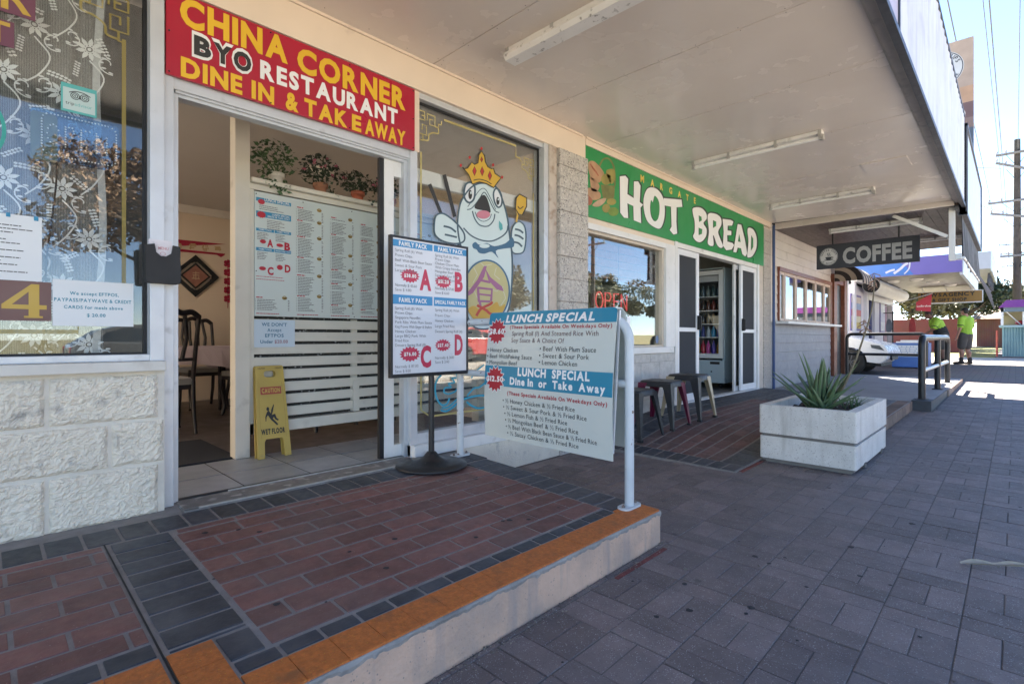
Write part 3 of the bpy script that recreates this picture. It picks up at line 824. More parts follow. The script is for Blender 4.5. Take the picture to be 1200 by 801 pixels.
# review sticker with owl eyes
t = thing('review_sticker', 'teal bordered square sticker with owl eyes on the left window', 'sticker', (.304, GY, 2.02))
obj('border', MB().box(.243, .364, GY - .001, GY + .001, 2.024, 2.146), M('teal_print', (.10, .42, .40), .5), t)
obj('face', MB().box(.250, .358, GY - .0020, GY - .0012, 2.034, 2.128), M('pale_print', (.48, .60, .58), .5), t)
b = MB(); f = planeY(GY - .0024)
for cx in (.290, .322):
    for rr in (.0145, .0085): b.stroke(ell(cx, 2.098, rr, rr, 20) + [(cx + rr, 2.098)], .003, f)
    b.poly(ell(cx, 2.098, .003, .003, 10), f)
b.stroke(spline([(.270, 2.108), (.288, 2.117), (.306, 2.119), (.324, 2.117), (.342, 2.108)], 5), .0035, f)
b.poly([(.302, 2.094), (.310, 2.094), (.306, 2.086)], f); text(b, 'trip', f, .258, 2.056, .014, None, 'r', gap=.08)
obj('owl_logo', b, ink, t)
b = MB(); text(b, 'advisor', f, .288, 2.056, .014, None, 'r', gap=.08, maxw=.062); obj('lettering', b, M('teal_ink', (.12, .45, .42), .5), t)
# LED open sign hanging behind the glass
t = thing('open_sign', 'clear plate OPEN sign with rows of small lamps hung inside the left window', 'sign', (.30, 2.985, 1.8))
b = MB(); b.poly(rrect(.150, 1.815, .452, 2.03, .02), planeY(2.985), (0, .006, 0)); obj('plate', b, glassmat('clear_plastic', (.50, .68, .82), .06, 1.2), t)
b = MB(); b.poly(rrect(.150, 1.805, .236, 2.01, .012), planeY(2.975), (0, .008, 0)); obj('control_box', b, M('grey_green_plastic', (.11, .15, .12), .5), t)
b = MB()
def dots(pts, step=.011):
    for (p, q) in zip(pts, pts[1:]):
        L_ = math.hypot(q[0]-p[0], q[1]-p[1]); k = max(1, int(L_/step))
        for i in range(k): b.lathe((p[0]+(q[0]-p[0])*i/k, 2.972, p[1]+(q[1]-p[1])*i/k), [(.0036, 0), (.0030, -.003), (.0004, -.004)], 6, ax=1)
dots(rrect(.185, 1.835, .440, 2.012, .03, 3) + [(.440, 1.98)])
dots(ell(.222, 1.925, .020, .042, 12)); dots([(.262, 1.88), (.262, 1.968), (.285, 1.968), (.292, 1.945), (.285, 1.925), (.264, 1.925)])
dots([(.345, 1.968), (.315, 1.968), (.315, 1.88), (.345, 1.88)]); dots([(.316, 1.925), (.340, 1.925)]); dots([(.368, 1.88), (.368, 1.968), (.405, 1.88), (.405, 1.968)])
obj('lamp_dots', b, M('unlit_lamp', (.80, .86, .90), .3), t)
b = MB(); b.tube(spline([(.236, 2.99, 1.81), (.232, 3.0, 1.7), (.215, 3.0, 1.52), (.203, 3.0, 1.40), (.2, 3.0, 1.29)], 6), .0035, 8)
b.tube(spline([(.196, 2.985, 1.10), (.190, 2.985, 1.04), (.170, 2.985, .99)], 5), .0035, 6); b.tube(spline([(.196, 2.985, 1.06), (.205, 2.985, 1.01), (.222, 2.985, .995)], 5), .003, 6); b.tube(spline([(.194, 2.985, 1.06), (.192, 2.985, 1.0), (.2, 2.985, .985)], 5), .003, 6)
obj('power_cord', b, black_rubber, t)
# papers
def paper_sheet(lab, x0, x1, z0, z1, Y, lines, mat=paper, name='paper_notice', tabs=True):
    t = thing(name, lab, 'notice', ((x0+x1)/2, Y, z0))
    b = MB(); m = 6
    for i in range(m): b.hexa([(x0+(x1-x0)*i/m, Y-.0008, z0), (x0+(x1-x0)*(i+1)/m, Y-.0008, z0), (x0+(x1-x0)*(i+1)/m, Y+.0008, z0), (x0+(x1-x0)*i/m, Y+.0008, z0)], [(x0+(x1-x0)*i/m, Y-.0008, z1), (x0+(x1-x0)*(i+1)/m, Y-.0008, z1), (x0+(x1-x0)*(i+1)/m, Y+.0008, z1), (x0+(x1-x0)*i/m, Y+.0008, z1)])
    obj('sheet', b, mat, t); return t
t = paper_sheet('white printed letter fixed with blue tabs in the left window', -.03, .183, 1.284, 1.552, GY - .001, 0)
b = MB(); f = planeY(GY - .0025); random.seed(4)
for k in range(14):
    if k in (3, 8): continue
    greek(b, f, -.02, 1.505 - .0145*k, random.choice([.185, .17, .1]), .0042)
obj('print', b, tiny_ink, t)
b = MB(); b.box(.075, .088, GY - .004, GY - .002, 1.540, 1.556); b.box(.158, .172, GY - .004, GY - .002, 1.536, 1.554); obj('tab', b, blue_print, t)
t = paper_sheet('white card payment notice with teal lettering in the left window', .216, .497, 1.101, 1.299, GY - .003, 0)
b = MB(); f = planeY(GY - .0045)
text(b, 'We accept EFTPOS,', f, .357, 1.236, .0135, .17, 'b', 'c'); text(b, 'PAYPASS/PAYWAVE & CREDIT', f, .355, 1.206, .0145, .268, 'b', 'c'); text(b, 'CARDS for meals above', f, .355, 1.176, .0135, .205, 'b', 'c'); text(b, '$ 20.00', f, .362, 1.142, .014, .065, 'b', 'c')
obj('lettering', b, M('teal_print_ink', (.05, .27, .36), .6), t)
t = tag(obj('emblem_sticker', MB().stroke(ell(-.045, 1.885, .115, .145, 40) + [(.07, 1.885)], .012, planeY(GY)), M('teal_vinyl', (.04, .36, .30), .45)), 'round teal ring sticker at the left edge of the left window', 'sticker')
# gold fret corner vinyl on the windows
def fret(b, f, x, z, sx, sz, s):
    q = lambda P: [(x + sx*p[0]*s, z + sz*p[1]*s) for p in P]
    w_ = .085*s
    b.stroke(q([(0, 0), (.42, 0), (.42, .48), (0, .48), (0, 0)]), w_, f); b.stroke(q([(.21, .24), (.42, .24)]), w_, f)
    b.stroke(q([(.60, .42), (.60, .05), (1.15, .05), (1.15, .62), (.78, .62), (.78, .30), (.98, .30)]), w_, f)
    b.stroke(q([(0, .62), (0, 1.30), (.55, 1.30), (.55, .75), (.25, .75), (.25, 1.05)]), w_, f)
    b.stroke(q([(1.15, .62), (1.4, .62), (1.4, .40), (1.62, .40), (1.62, .18)]), w_, f)
    b.stroke(q([(.30, 1.30), (.30, 1.66), (0.08, 1.66)]), w_, f)
    b.stroke(q(spline([(1.40, .62), (1.38, .95), (1.02, 1.02), (.72, 1.22), (.66, 1.55), (.32, 1.6)], 6)), w_, f)
b = MB((0, -.00002, 0)); f = planeY(GY); fret(b, f, .478, 2.60, -1, -1, .12)
b.stroke([(.462, 2.415), (.462, 1.30), (.462, 1.28), (.41, 1.28), (.41, 1.22), (.36, 1.22)], .016, f); b.stroke([(.36, 1.17), (.30, 1.17), (.30, 1.075), (-.5, 1.075)], .018, f)
b.stroke([(.47, 1.30), (.47, 1.20), (.44, 1.17), (.37, 1.13)], .02, f)
tag(obj('gold_fret_vinyl', b, sheermat('gold_film', (.40, .31, .08), .55)), 'gold fret border vinyl on the left window beside the lace curtain', 'window decal')

# brochure holder on the door post
t = thing('leaflet_holder', 'black plastic leaflet holder screwed to the white door post', 'leaflet holder', (.59, 2.82, 1.3))
b = MB(); b.poly([(.524, 1.318), (.532, 1.300), (.652, 1.300), (.660, 1.318), (.655, 1.474), (.628, 1.478), (.622, 1.44), (.600, 1.424), (.580, 1.424), (.562, 1.44), (.556, 1.478), (.520, 1.470)], planeY(2.806), (0, .012, 0)); b.box(.524, .532, 2.807, 2.855, 1.302, 1.472); b.box(.650, .658, 2.807, 2.883, 1.302, 1.472); b.box(.53, .652, 2.807, 2.855, 1.300, 1.308)
obj('pocket', b, black_rubber, t, bevel=.003)
b = MB(); b.box(.538, .628, 2.826, 2.850, 1.306, 1.500); b.box(.555, .628, 2.819, 2.8255, 1.306, 1.488); obj('leaflets', b, M('leaflet_paper', (.70, .66, .68), .6), t)
b = MB(); f = planeY(2.8185); text(b, 'MENU', f, .592, 1.455, .012, .04, 'b', 'c')
b.stroke(ell(.59, 1.436, .010, .008, 14) + [(.60, 1.436)], .002, f); obj('leaflet_print', b, M('pale_red_ink', (.55, .25, .28), .6), t)

# ================================================================== FISH WINDOW DECAL (traced on the real pane plane)
WY = 2.9405
fd = thing('fish_window_decal', 'large vinyl cartoon fish with a gold crown on the shop window', 'window decal', (2.65, WY, .5))
def fpx(o, sc, Y): return lambda x, y: onY(o[0] + x/sc, o[1] + y/sc, Y)
ZA = ((480, 160), 3.644)
layer = [0]
def decal(name, build, mat):
    layer[0] += 1; b = MB((0, -.000012, 0)); build(b, fpx(*ZA, WY - .0004*layer[0])); obj(name, b, mat, fd)
fw = M('decal_white', (.60, .70, .69), .5, 0, .04); fk = M('decal_dark', (.055, .10, .13), .5, 0, 0); fy = M('decal_yellow', (.62, .38, .04), .5, 0, .05); fb = M('decal_blue', (.045, .13, .22), .5, 0, 0)
body = spline([(205,370),(213,300),(228,262),(262,218),(300,200),(340,203),(375,222),(400,280),(418,350),(428,430),(438,520),(436,640),(420,745),(370,810),(280,815),(236,730),(228,620),(232,520),(212,440)], 5, True)
decal('chopsticks', lambda b, f: (b.poly([(78,207),(92,200),(140,325),(128,330)], f), b.poly([(140,165),(155,160),(200,340),(186,345)], f)), ink)
decal('body', lambda b, f: b.poly(body, f), fw)
finL = spline([(105,385),(112,340),(140,328),(175,348),(208,378),(233,415),(230,448),(190,457),(140,445),(110,420)], 5, True)
finR = spline([(434,440),(440,388),(465,362),(490,382),(497,430),(488,488),(462,500),(438,490)], 5, True)
decal('fin', lambda b, f: (b.poly(finL, f), b.poly(finR, f)), fw)
eyeL = spline([(232,245),(240,205),(262,196),(278,215),(276,262),(258,282),(240,272)], 5, True); eyeR = spline([(358,245),(368,222),(384,232),(394,262),(392,292),(378,302),(364,282)], 5, True)
decal('eye_white', lambda b, f: (b.poly(eyeL, f), b.poly(eyeR, f)), M('eye_white', (.75, .78, .78), .5))
def outl(b, f):
    for p, w in ((body, 7), (finL, 7), (finR, 6), (eyeL, 8), (eyeR, 7)): b.stroke(p + [p[0]], w, f)
    for p in ([(145,382),(175,390),(198,408)], [(150,418),(178,424),(202,430)], [(450,395),(470,400),(485,412)], [(448,420),(468,425),(486,438)], [(445,450),(465,455),(480,470)]): b.stroke(spline(p, 4), 8, f)
    b.stroke(spline([(245,312),(262,308),(280,290),(300,262),(318,238),(336,262),(352,295),(366,318),(382,325)], 5), 4, f)
    b.stroke(spline([(248,300),(275,262),(300,228),(322,224),(345,262),(368,312)], 5), 3, f)
    b.stroke(spline([(268,318),(278,350),(300,378),(335,382),(358,358),(364,330)], 5), 5, f); b.stroke(spline([(280,322),(292,350),(315,362),(340,352),(350,330)], 5), 3, f)
    b.stroke(spline([(230,390),(262,422),(305,442),(350,446),(392,428),(415,405),(420,380)], 5), 6, f)
decal('outline', outl, fk)
decal('beard', lambda b, f: b.poly(spline([(268,460),(282,450),(298,462),(330,455),(362,468),(410,455),(440,430),(445,470),(405,478),(368,488),(380,520),(352,492),(320,500),(296,496),(286,482),(272,476)], 3, True), f), fb)
decal('pupil', lambda b, f: (b.poly(ell(259, 248, 8, 20), f), b.poly(ell(377, 275, 7, 17), f), b.poly(spline([(278,305),(292,275),(312,250),(330,262),(346,322),(318,316)], 5, True), f)), ink)
decal('glint', lambda b, f: (b.poly(ell(262, 240, 3.5, 6), f), b.poly(ell(379, 268, 3, 5), f), b.poly(ell(320, 467, 22, 9), f)), fw)
decal('tongue', lambda b, f: b.poly(ell(315, 333, 29, 18), f), M('decal_pink', (.60, .22, .28), .5))
decal('tear', lambda b, f: b.poly([(382,358),(396,375),(398,395),(388,402),(382,388)], f), M('decal_teal', (.10, .38, .38), .5))
decal('spatula', lambda b, f: b.poly([(455,262),(470,246),(500,262),(500,298),(482,334),(466,332),(460,366),(454,364),(458,330),(452,308)], f), fy)
decal('spatula_outline', lambda b, f: (b.stroke([(455,262),(470,246),(500,262),(500,298),(482,334),(466,332),(452,308),(455,262)], 5, f), b.stroke(spline([(462,298),(472,308),(486,298)], 4), 4, f)), ink)
belly = ell(328, 660, 98, 132, 40)
decal('belly', lambda b, f: b.poly(belly, f), M('decal_belly', (.52, .47, .22), .5, 0, .05))
def crazy(b, f):
    for p in ([(240,640),(275,655),(290,690)], [(275,560),(290,590),(270,625)], [(300,535),(318,552),(352,545)], [(370,560),(362,590),(385,610)], [(395,640),(410,690),(390,720)], [(345,650),(372,660),(400,640)]): b.stroke(p, 3, f)
decal('belly_cracks', crazy, M('decal_pale', (.62, .60, .42), .5))
decal('belly_outline', lambda b, f: b.stroke(belly + [belly[0]], 7, f), fb)
def hanzi(b, f):
    b.poly([(318,552),(330,552),(318,600),(270,668),(250,680),(248,664),(290,610)], f); b.poly([(322,560),(345,600),(395,640),(402,660),(372,652),(336,612)], f)
    for p, w in (([(298,612),(345,622)], 10), ([(290,645),(352,652),(348,702)], 10), ([(292,645),(296,706)], 10), ([(296,672),(346,678)], 8), ([(296,702),(344,704)], 9), ([(300,706),(303,725)], 10)): b.stroke(p, w, f)
decal('belly_character', hanzi, M('decal_mauve', (.36, .13, .26), .5))
decal('belly_grass', lambda b, f: b.poly(spline([(250,740),(275,722),(300,738),(340,728),(372,705),(385,725),(408,715),(400,745),(372,775),(330,792),(280,785)], 4, True), f), M('decal_ochre', (.60, .36, .05), .5))
decal('belly_stroke', lambda b, f: (b.stroke(spline([(285,765),(305,735),(345,715),(352,704)], 5), 11, f), b.stroke(spline([(288,720),(325,740),(345,756),(372,762)], 5), 11, f)), M('decal_red', (.50, .05, .03), .5))
ZA = ((480, 100), 6.667)
crown = [(412,640),(430,652),(452,646),(478,612),(485,600),(508,618),(534,606),(540,545),(562,515),(586,550),(592,598),(612,636),(642,652),(655,648),(668,688),(716,722),(690,755),(657,800),(600,768),(545,755),(490,772),(462,700)]
decal('crown', lambda b, f: b.poly(crown, f), fy)
decal('crown_outline', lambda b, f: (b.stroke(crown + [crown[0]], 9, f), b.stroke(spline([(500,742),(545,734),(600,748),(640,772)], 4), 7, f), [b.poly([(x, y-h-6), (x+w+5, y), (x, y+h+6), (x-w-5, y)], f) for x, y, w, h in ((507,670,12,34),(567,672,12,34),(627,706,12,34),(563,580,6,18))]), ink)
decal('crown_jewels', lambda b, f: ([b.poly([(x, y-h), (x+w, y), (x, y+h), (x-w, y)], f) for x, y, w, h in ((507,670,12,34),(567,672,12,34),(627,706,12,34),(563,580,6,18))], [b.poly(ell(x, y, 9, 13, 12), f) for x, y in ((400,626),(470,564),(562,494),(652,622),(722,718))]), M('decal_jewel', (.50, .03, .03), .5))
ZA = ((480, 420), 5.72)
def waves(b, f):
    for p, w in (([(212,110),(185,140),(172,185),(175,240),(192,285),(222,312),(252,300),(268,262)], 12), ([(312,98),(318,128),(285,130),(300,160),(262,168),(278,192),(238,196),(232,225),(262,238)], 11),
                 ([(208,345),(245,352),(290,325),(335,285),(395,262),(460,248),(525,248)], 13), ([(215,330),(262,322),(320,270),(338,262)], 11), ([(382,288),(410,312),(450,330),(490,330),(530,318)], 13), ([(385,250),(430,200),(470,190),(520,150)], 11), ([(262,238),(310,215),(335,160)], 10), ([(415,130),(440,90),(500,40)], 9)): b.stroke(spline(p, 6), w, f)
decal('water_lines', waves, M('decal_cyan', (.02, .36, .52), .5))
b = MB((0, -.000008, 0)); f = planeY(WY - .0002)
p0 = onY(480 + 70/6.667, 100 + 190/6.667, WY); fret(b, f, p0.x, p0.z, 1, -1, .122)
p1 = onY(480 + 270/6.667, 100 + 272/6.667, WY); p2 = onY(480 + 830/6.667, 100 + 472/6.667, WY)
b.stroke([(p1.x, p1.z), (p2.x, p2.z), (p2.x, p2.z - .09), (p2.x + .05, p2.z - .09)], .016, f)
fret(b, f, 3.29, p0.z - .06, -1, -1, .105)
b.stroke([(p0.x + .02, 2.33), (p0.x + .02, .55), (p0.x+.1, .5), (2.8, .5)], .014, f); b.stroke([(3.285, 2.28), (3.285, .6)], .014, f)
tag(obj('gold_fret_vinyl', b, sheermat('gold_film_dim', (.50, .42, .16), .85)), 'gold fret border vinyl around the fish on the shop window', 'window decal')

# ================================================================== INSIDE THE RESTAURANT
PY = 3.70
pt = thing('timber_partition', 'cream slatted timber partition screen standing just inside the entry', 'partition', (1.8, PY, .25))
pm_ = M('partition_paint', (.74, .70, .60), .55, 0, .12, 4, stain=(6, .62, .8, (.46, .42, .35)))
obj('post', MB().box(1.163, 1.256, PY - .05, PY + .05, .255, 2.70), pm_, pt, bevel=.004)
obj('post', MB().box(3.30, 3.39, PY - .05, PY + .05, .255, 2.30), pm_, pt, bevel=.004)
obj('top_rail', MB().box(1.257, 3.30, PY - .08, PY + .08, 2.085, 2.115).box(1.257, 3.30, PY - .035, PY + .03, 2.045, 2.085), pm_, pt, bevel=.004)
obj('side_stile', MB().box(1.2565, 1.288, PY - .03, PY + .03, .40, 2.045), pm_, pt, bevel=.003)
z = 1.178
while z > .5:
    obj('slat', MB().box(1.289, 3.30, PY - .012, PY + .012, z - .066, z), pm_, pt, bevel=.003); z -= .0875
obj('bottom_rail', MB().box(1.2565, 3.30, PY - .03, PY + .03, .40, .475), pm_, pt, bevel=.003)
obj('upright', MB().box(2.02, 2.072, PY - .022, PY - .0125, .48, .72).box(2.02, 2.072, PY + .0125, PY + .03, .48, 1.19), pm_, pt, bevel=.002)
b = MB(); b.box(1.29, 3.29, PY + .032, PY + .036, .476, 2.04); obj('backing', b, M('lace_backing', (.05, .05, .048), .8, 0, .3, 9, spk=[(38, .35, (.34, .34, .33)), (90, .25, (.2, .2, .2))]), pt)
# menu board on the partition
MY = PY - .034
mb_ = thing('menu_board', 'large pale green printed menu board fixed to the slatted partition', 'menu board', (1.8, MY, 1.2))
obj('panel', MB().box(1.289, 3.05, MY, MY + .02, 1.197, 2.036), M('menu_board_face', (.64, .70, .66), .4, 0, .05, 2), mb_)
ZM = ((290, 220), 4.447)
def mfn(dy): 
    return lambda x, y: onY(ZM[0][0] + x/ZM[1], ZM[0][1] + y/ZM[1], MY - dy)
pl = planeY(MY - .0016)
def mp(x, y): p = onY(ZM[0][0] + x/ZM[1], ZM[0][1] + y/ZM[1], MY); return p.x, p.z
b = MB()
xa0, xa1 = mp(45, 55)[0], mp(227, 90)[0]; xm = mp(140, 80)[0]
zrow = [mp(45, y)[1] for y in (47, 66, 117, 148, 207, 222, 308, 325)]
b.box(xa0, xa1, MY - .001, MY, zrow[1], zrow[0]); b.box(xa0, xa1, MY - .001, MY, zrow[3], zrow[2])
b.box(xa0, xm - .002, MY - .001, MY, zrow[5], zrow[4]); b.box(xm + .002, xa1, MY - .001, MY, zrow[5], zrow[4]); b.box(xa0, xm - .002, MY - .001, MY, zrow[7], zrow[6]); b.box(xm + .002, xa1, MY - .001, MY, zrow[7], zrow[6])
obj('blue_bands', b, blue_print, mb_)
b = MB(); text(b, 'LUNCH SPECIAL', pl, xa1 - .01, zrow[1] + .006, .02, .17, 'b', 'r'); text(b, 'LUNCH SPECIAL', pl, xa1 - .01, zrow[3] + .022, .012, .12, 'b', 'r'); text(b, 'DINE IN OR TAKE AWAY', pl, xa1 - .01, zrow[3] + .006, .011, .15, 'b', 'r')
for xx, zz in ((xa0, zrow[5]), (xm, zrow[5]), (xa0, zrow[7])): text(b, 'FAMILY PACK', pl, xx + (xm-xa0)/2, zz + .006, .010, .085, 'b', 'c')
text(b, 'SPECIAL FAMILY PACK', pl, xm + (xm-xa0)/2, zrow[7] + .006, .009, .105, 'b', 'c'); obj('band_lettering', b, white_print, mb_)
b = MB(); P2 = lambda x, y: mp(x, y)
for (x, y, rx, ry) in ((72, 73, 19, 13), (72, 140, 24, 16), (80, 280, 17, 10), (168, 300, 20, 9), (78, 420, 19, 10), (168, 415, 17, 13)):
    cx, cz = mp(x, y); b.poly(burst(cx, cz, rx/ZM[1]*.0058, ry/ZM[1]*.0066, 14, .82), planeY(MY - .0022))
for ch, x, y in (('A', 118, 308), ('B', 207, 325), ('C', 120, 452), ('D', 209, 440)):
    cx, cz = mp(x, y); text(b, ch, pl, cx, cz, .048, .04, 'k', 'c')
obj('red_print', b, red_print, mb_)
b = MB(); rbk = MB(); random.seed(21)
for k in range(3): greek(b, pl, xa0 + .02, zrow[1] - .03 - .012*k, .17, .004)
for k in range(6): greek(b, pl, xa0 + .07, zrow[3] - .018 - .0115*k, .12, .004)
for xx in (xa0 + .006, xm + .008):
    for zz in (zrow[5], zrow[7]):
        for k in range(5): greek(b, pl, xx, zz - .014 - .0105*k, .075, .0038)
for k in range(2): greek(rbk, pl, xa0, mp(60, 462 + 14*k)[1], .235, .004)
pics = MB()
colx = [(xa0, .23, 1.32, 1.23), (1.575, .20, 1.975, 1.23), (1.83, .19, 1.945, 1.23), (2.075, .19, 1.93, 1.23), (2.33, .19, 1.93, 1.23), (2.58, .19, 1.93, 1.23), (2.82, .19, 1.93, 1.23)]
for x0, wd, zt, zb in colx:
    z = zt; k = 0
    nxt = 0
    while z > zb:
        if k == nxt:
            greek(rbk, pl, x0, z, .06, .007); 
            cx = x0 + wd*.82; pics.poly(ell(cx, z + .004, .017, .010, 12), planeY(MY - .0019)); pics.stroke(spline([(cx-.018, z+.008), (cx, z+.020), (cx+.018, z+.008)], 4), .004, planeY(MY - .0019))
            nxt = k + random.choice([8, 10, 13]); z -= .014
        else:
            greek(b, pl, x0 - .006, z, .004, .004); greek(b, pl, x0 + .006, z, wd*.62, .0042); 
            if random.random() < .9: greek(b, pl, x0 + wd - .018, z, .014, .0042)
            z -= .0112
            if random.random() < .06: z -= .012
        k += 1
    greek(rbk, pl, x0, 1.212, wd, .005)
obj('small_print', b, tiny_ink, mb_); obj('red_headings', rbk, red_print, mb_); obj('dish_drawings', pics, M('dish_print', (.40, .26, .06), .6, 0, .6, 30), mb_)
b = MB()
for x, z in ((1.30, 2.02), (1.62, 2.02), (2.0, 2.02), (1.30, 1.5), (2.04, 1.5), (1.62, 1.21), (2.02, 1.21)): b.lathe((x, MY, z), [(.004, 0), (.003, -.003), (.0005, -.004)], 8, ax=1)
obj('screw', b, dark_metal, mb_)
t = paper_sheet('white notice with blue lettering about card payments under the menu board', 1.286, 1.566, .985, 1.173, PY - .020, 0, M('notice_paper', (.62, .72, .80), .6, 0, .03), 'paper_notice')
b = MB(); f = planeY(PY - .0225)
for s, z, wd in (("WE DON'T", 1.130, .17), ('Accept', 1.092, .095), ('EFTPOS', 1.054, .125)): text(b, s, f, 1.424, z, .022, wd, 'b', 'c')
text(b, 'Under', f, 1.33, 1.012, .022, .085, 'b'); obj('lettering', b, M('notice_blue_ink', (.06, .22, .36), .6), t)
b = MB(); text(b, '$20.00', f, 1.425, 1.012, .022, .09, 'b'); obj('price', b, M('notice_red_ink', (.42, .20, .24), .6), t)
# plants on the partition
random.seed(31)
def leaves(b, c, r, n, s, droop=0, hole=0):
    for _ in range(n):
        while True:
            d_ = Vector((random.uniform(-1, 1), random.uniform(-1, 1), random.uniform(-1, 1)))
            if .25 < d_.length < 1: break
        p = Vector(c) + Vector((d_.x*r[0], d_.y*r[1], d_.z*r[2])); q = s*random.uniform(.6, 1.2)
        u = Vector((random.uniform(-1, 1), random.uniform(-1, 1), random.uniform(-.6, .8))).normalized(); v = u.cross(Vector((random.uniform(-1, 1), random.uniform(-1, 1), random.uniform(.2, 1)))).normalized()
        w_ = u.cross(v)
        b.add([p - u*q, p - u*q*.1 + v*q*.55 + w_*q*.12, p + u*q*.3 + v*q*.3, p + u*q*1.0, p + u*q*.3 - v*q*.3, p - u*q*.1 - v*q*.55 + w_*q*.12], [(0,1,2,3), (0,3,4,5)])
leafA = M('ivy_leaf', (.07, .14, .055), .45, 0, .35, 30, island=.4); leafB = M('dark_leaf', (.035, .065, .038), .5, 0, .3, 30, island=.4)
pinkf = M('pink_flower', (.55, .16, .24), .6, 0, .2, 40); terra = M('terracotta', (.42, .20, .12), .8, 0, .15, 8); terra2 = M('orange_pot', (.45, .13, .07), .7, 0, .12, 8)
def potplant(lab, x, pot, mat, lm, cr, n, flowers, trail, rr=.05, h=.075):
    t = thing('potted_plant', lab, 'potted plant', (x, PY, 2.1155), group='potted plants along the partition top')
    z0 = 2.1155
    p = obj('pot', MB().lathe((x, PY, z0), [(rr*.72, 0), (rr*.9, h*.62), (rr*1.08, h*.62), (rr*1.08, h), (rr*.95, h), (rr*.85, h*.85), (.002, h*.85)], 20), mat, t)
    b = MB(); leaves(b, (x + cr[3], PY - .01, z0 + h + cr[2]*.75), cr[:3], n, .021)
    for _ in range(9):
        a = random.uniform(0, 6.28); e = Vector((x + cr[3] + math.cos(a)*cr[0]*.7, PY + math.sin(a)*cr[1]*.6, z0 + h + cr[2]*random.uniform(.5, 1.3)))
        b.tube([(x, PY, z0 + h*.85), ((x + e.x)/2, (PY + e.y)/2, z0 + h + cr[2]*.6), e], .0022, 5, False)
    for (tx, tz, k) in trail: leaves(b, (x + tx, PY - .075, z0 + tz), (.05, .02, .04), k, .020)
    obj('foliage', b, lm, t)
    if flowers:
        b = MB()
        for _ in range(flowers):
            a = random.uniform(0, 6.28); c_ = Vector((x + cr[3] + math.cos(a)*cr[0]*random.uniform(.5, 1), PY - .06 - random.uniform(0, .05), z0 + h + cr[2]*random.uniform(.4, 1.6)))
            leaves(b, c_, (.014, .010, .014), 9, .012)
        obj('flowers', b, pinkf, t)
potplant('ivy spilling over a white pot on the partition top by the post', 1.445, None, M('white_pot', (.72, .68, .60), .5), leafA, (.17, .10, .13, -.02), 230, 0, [(-.06, -.01, 16), (-.02, -.05, 12), (.04, -.02, 12), (-.12, .03, 12)], .05, .08)
potplant('pink flowering plant in a pale terracotta pot on the partition top', 1.765, None, terra, leafB, (.16, .09, .12, -.01), 240, 9, [(.06, .02, 10)])
potplant('dark leafy plant in an orange red pot on the partition top', 2.07, None, terra2, leafB, (.16, .09, .09, -.02), 210, 2, [(.07, .01, 10)])
potplant('dark leafy plant with crimson flowers on the partition top by the door edge', 2.36, None, terra, leafB, (.15, .09, .10, -.03), 180, 5, [])
# wet floor sign
cs = thing('wet_floor_sign', 'yellow folding wet floor caution sign leaning by the partition post', 'floor sign', (1.40, 3.6, .255))
ycol = M('yellow_plastic', (.56, .40, .09), .45, 0, .15, 6, stain=(14, .6, .8, (.36, .27, .1)))
cx0 = 1.372
def csf(y0, lean):   # sloping face: x in metres across, z up
    return lambda x, z: Vector((cx0 + (x - cx0)*.92, y0 + lean*z, .256 + z*.985))
out = [(-.118, 0), (-.070, 0), (-.066, .105), (-.055, .125), (.055, .125), (.066, .105), (.070, 0), (.118, 0), (.100, .60), (.092, .612), (-.092, .612), (-.100, .60)]
hole = rrect(-.042, .535, .042, .578, .018)
b = MB(); b.poly([[(cx0 + x, z) for x, z in out], [(cx0 + x, z) for x, z in hole]], csf(3.53, .17), (0, .012, 0)); obj('front_panel', b, ycol, cs)
b = MB(); b.poly([[(cx0 + x, z) for x, z in out], [(cx0 + x, z) for x, z in hole]], csf(3.578, .14), (0, .012, 0)); obj('back_panel', b, ycol, cs)
b = MB(); b.poly(rrect(cx0 - .074, .420, cx0 + .074, .470, .004), csf(3.5285, .17)); obj('caution_panel', b, M('caution_red', (.42, .07, .05), .5), cs)
b = MB(); text(b, 'CAUTION', csf(3.5272, .17), cx0, .432, .028, .13, 'k', 'c'); obj('caution_lettering', b, M('caution_yellow', (.62, .44, .09), .5), cs)
b = MB(); f = csf(3.5275, .17); text(b, 'WET FLOOR', f, cx0 - .002, .158, .032, .168, 'k', 'c')
Fz = lambda P: [(cx0 + (x - 385)*.00110, .14 + (545 - y)*.00152 - .03) for x, y in P]
b.poly(Fz(ell(357, 405, 9, 9, 14)), f); b.poly(Fz([(350,418),(362,412),(375,425),(378,410),(395,385),(398,390),(388,418),(380,432),(402,428),(410,448),(424,455),(418,460),(402,454),(392,442),(385,448),(410,468),(418,475),(410,480),(372,452),(355,432),(346,440),(342,458),(338,458),(338,438)]), f)
text(b, 'CUIDADO', csf(3.5278, .17), cx0 + .062, .592, .01, .05, 'b', 'c'); text(b, 'CAUTION', csf(3.5278, .17), cx0 - .058, .592, .01, .05, 'b', 'c')
obj('slip_symbol', b, ink, cs)
b = MB(); b.stroke(spline([(cx0 - .085, .13), (cx0 - .09, .3), (cx0 - .08, .5)], 4), .003, csf(3.5278, .17)); b.stroke(spline([(cx0 + .088, .13), (cx0 + .09, .3), (cx0 + .08, .5)], 4), .003, csf(3.5278, .17)); obj('edge_line', b, M('yellow_edge', (.45, .31, .07), .5), cs)
tag(obj('doormat', MB().box(.70, 1.20, 3.70, 4.55, .2495, .262), M('mat_rubber', (.022, .026, .034), .9, 0, .2, 90, bump=.003, bs=180)), 'dark blue grey doormat on the restaurant floor behind the entry', 'doormat')
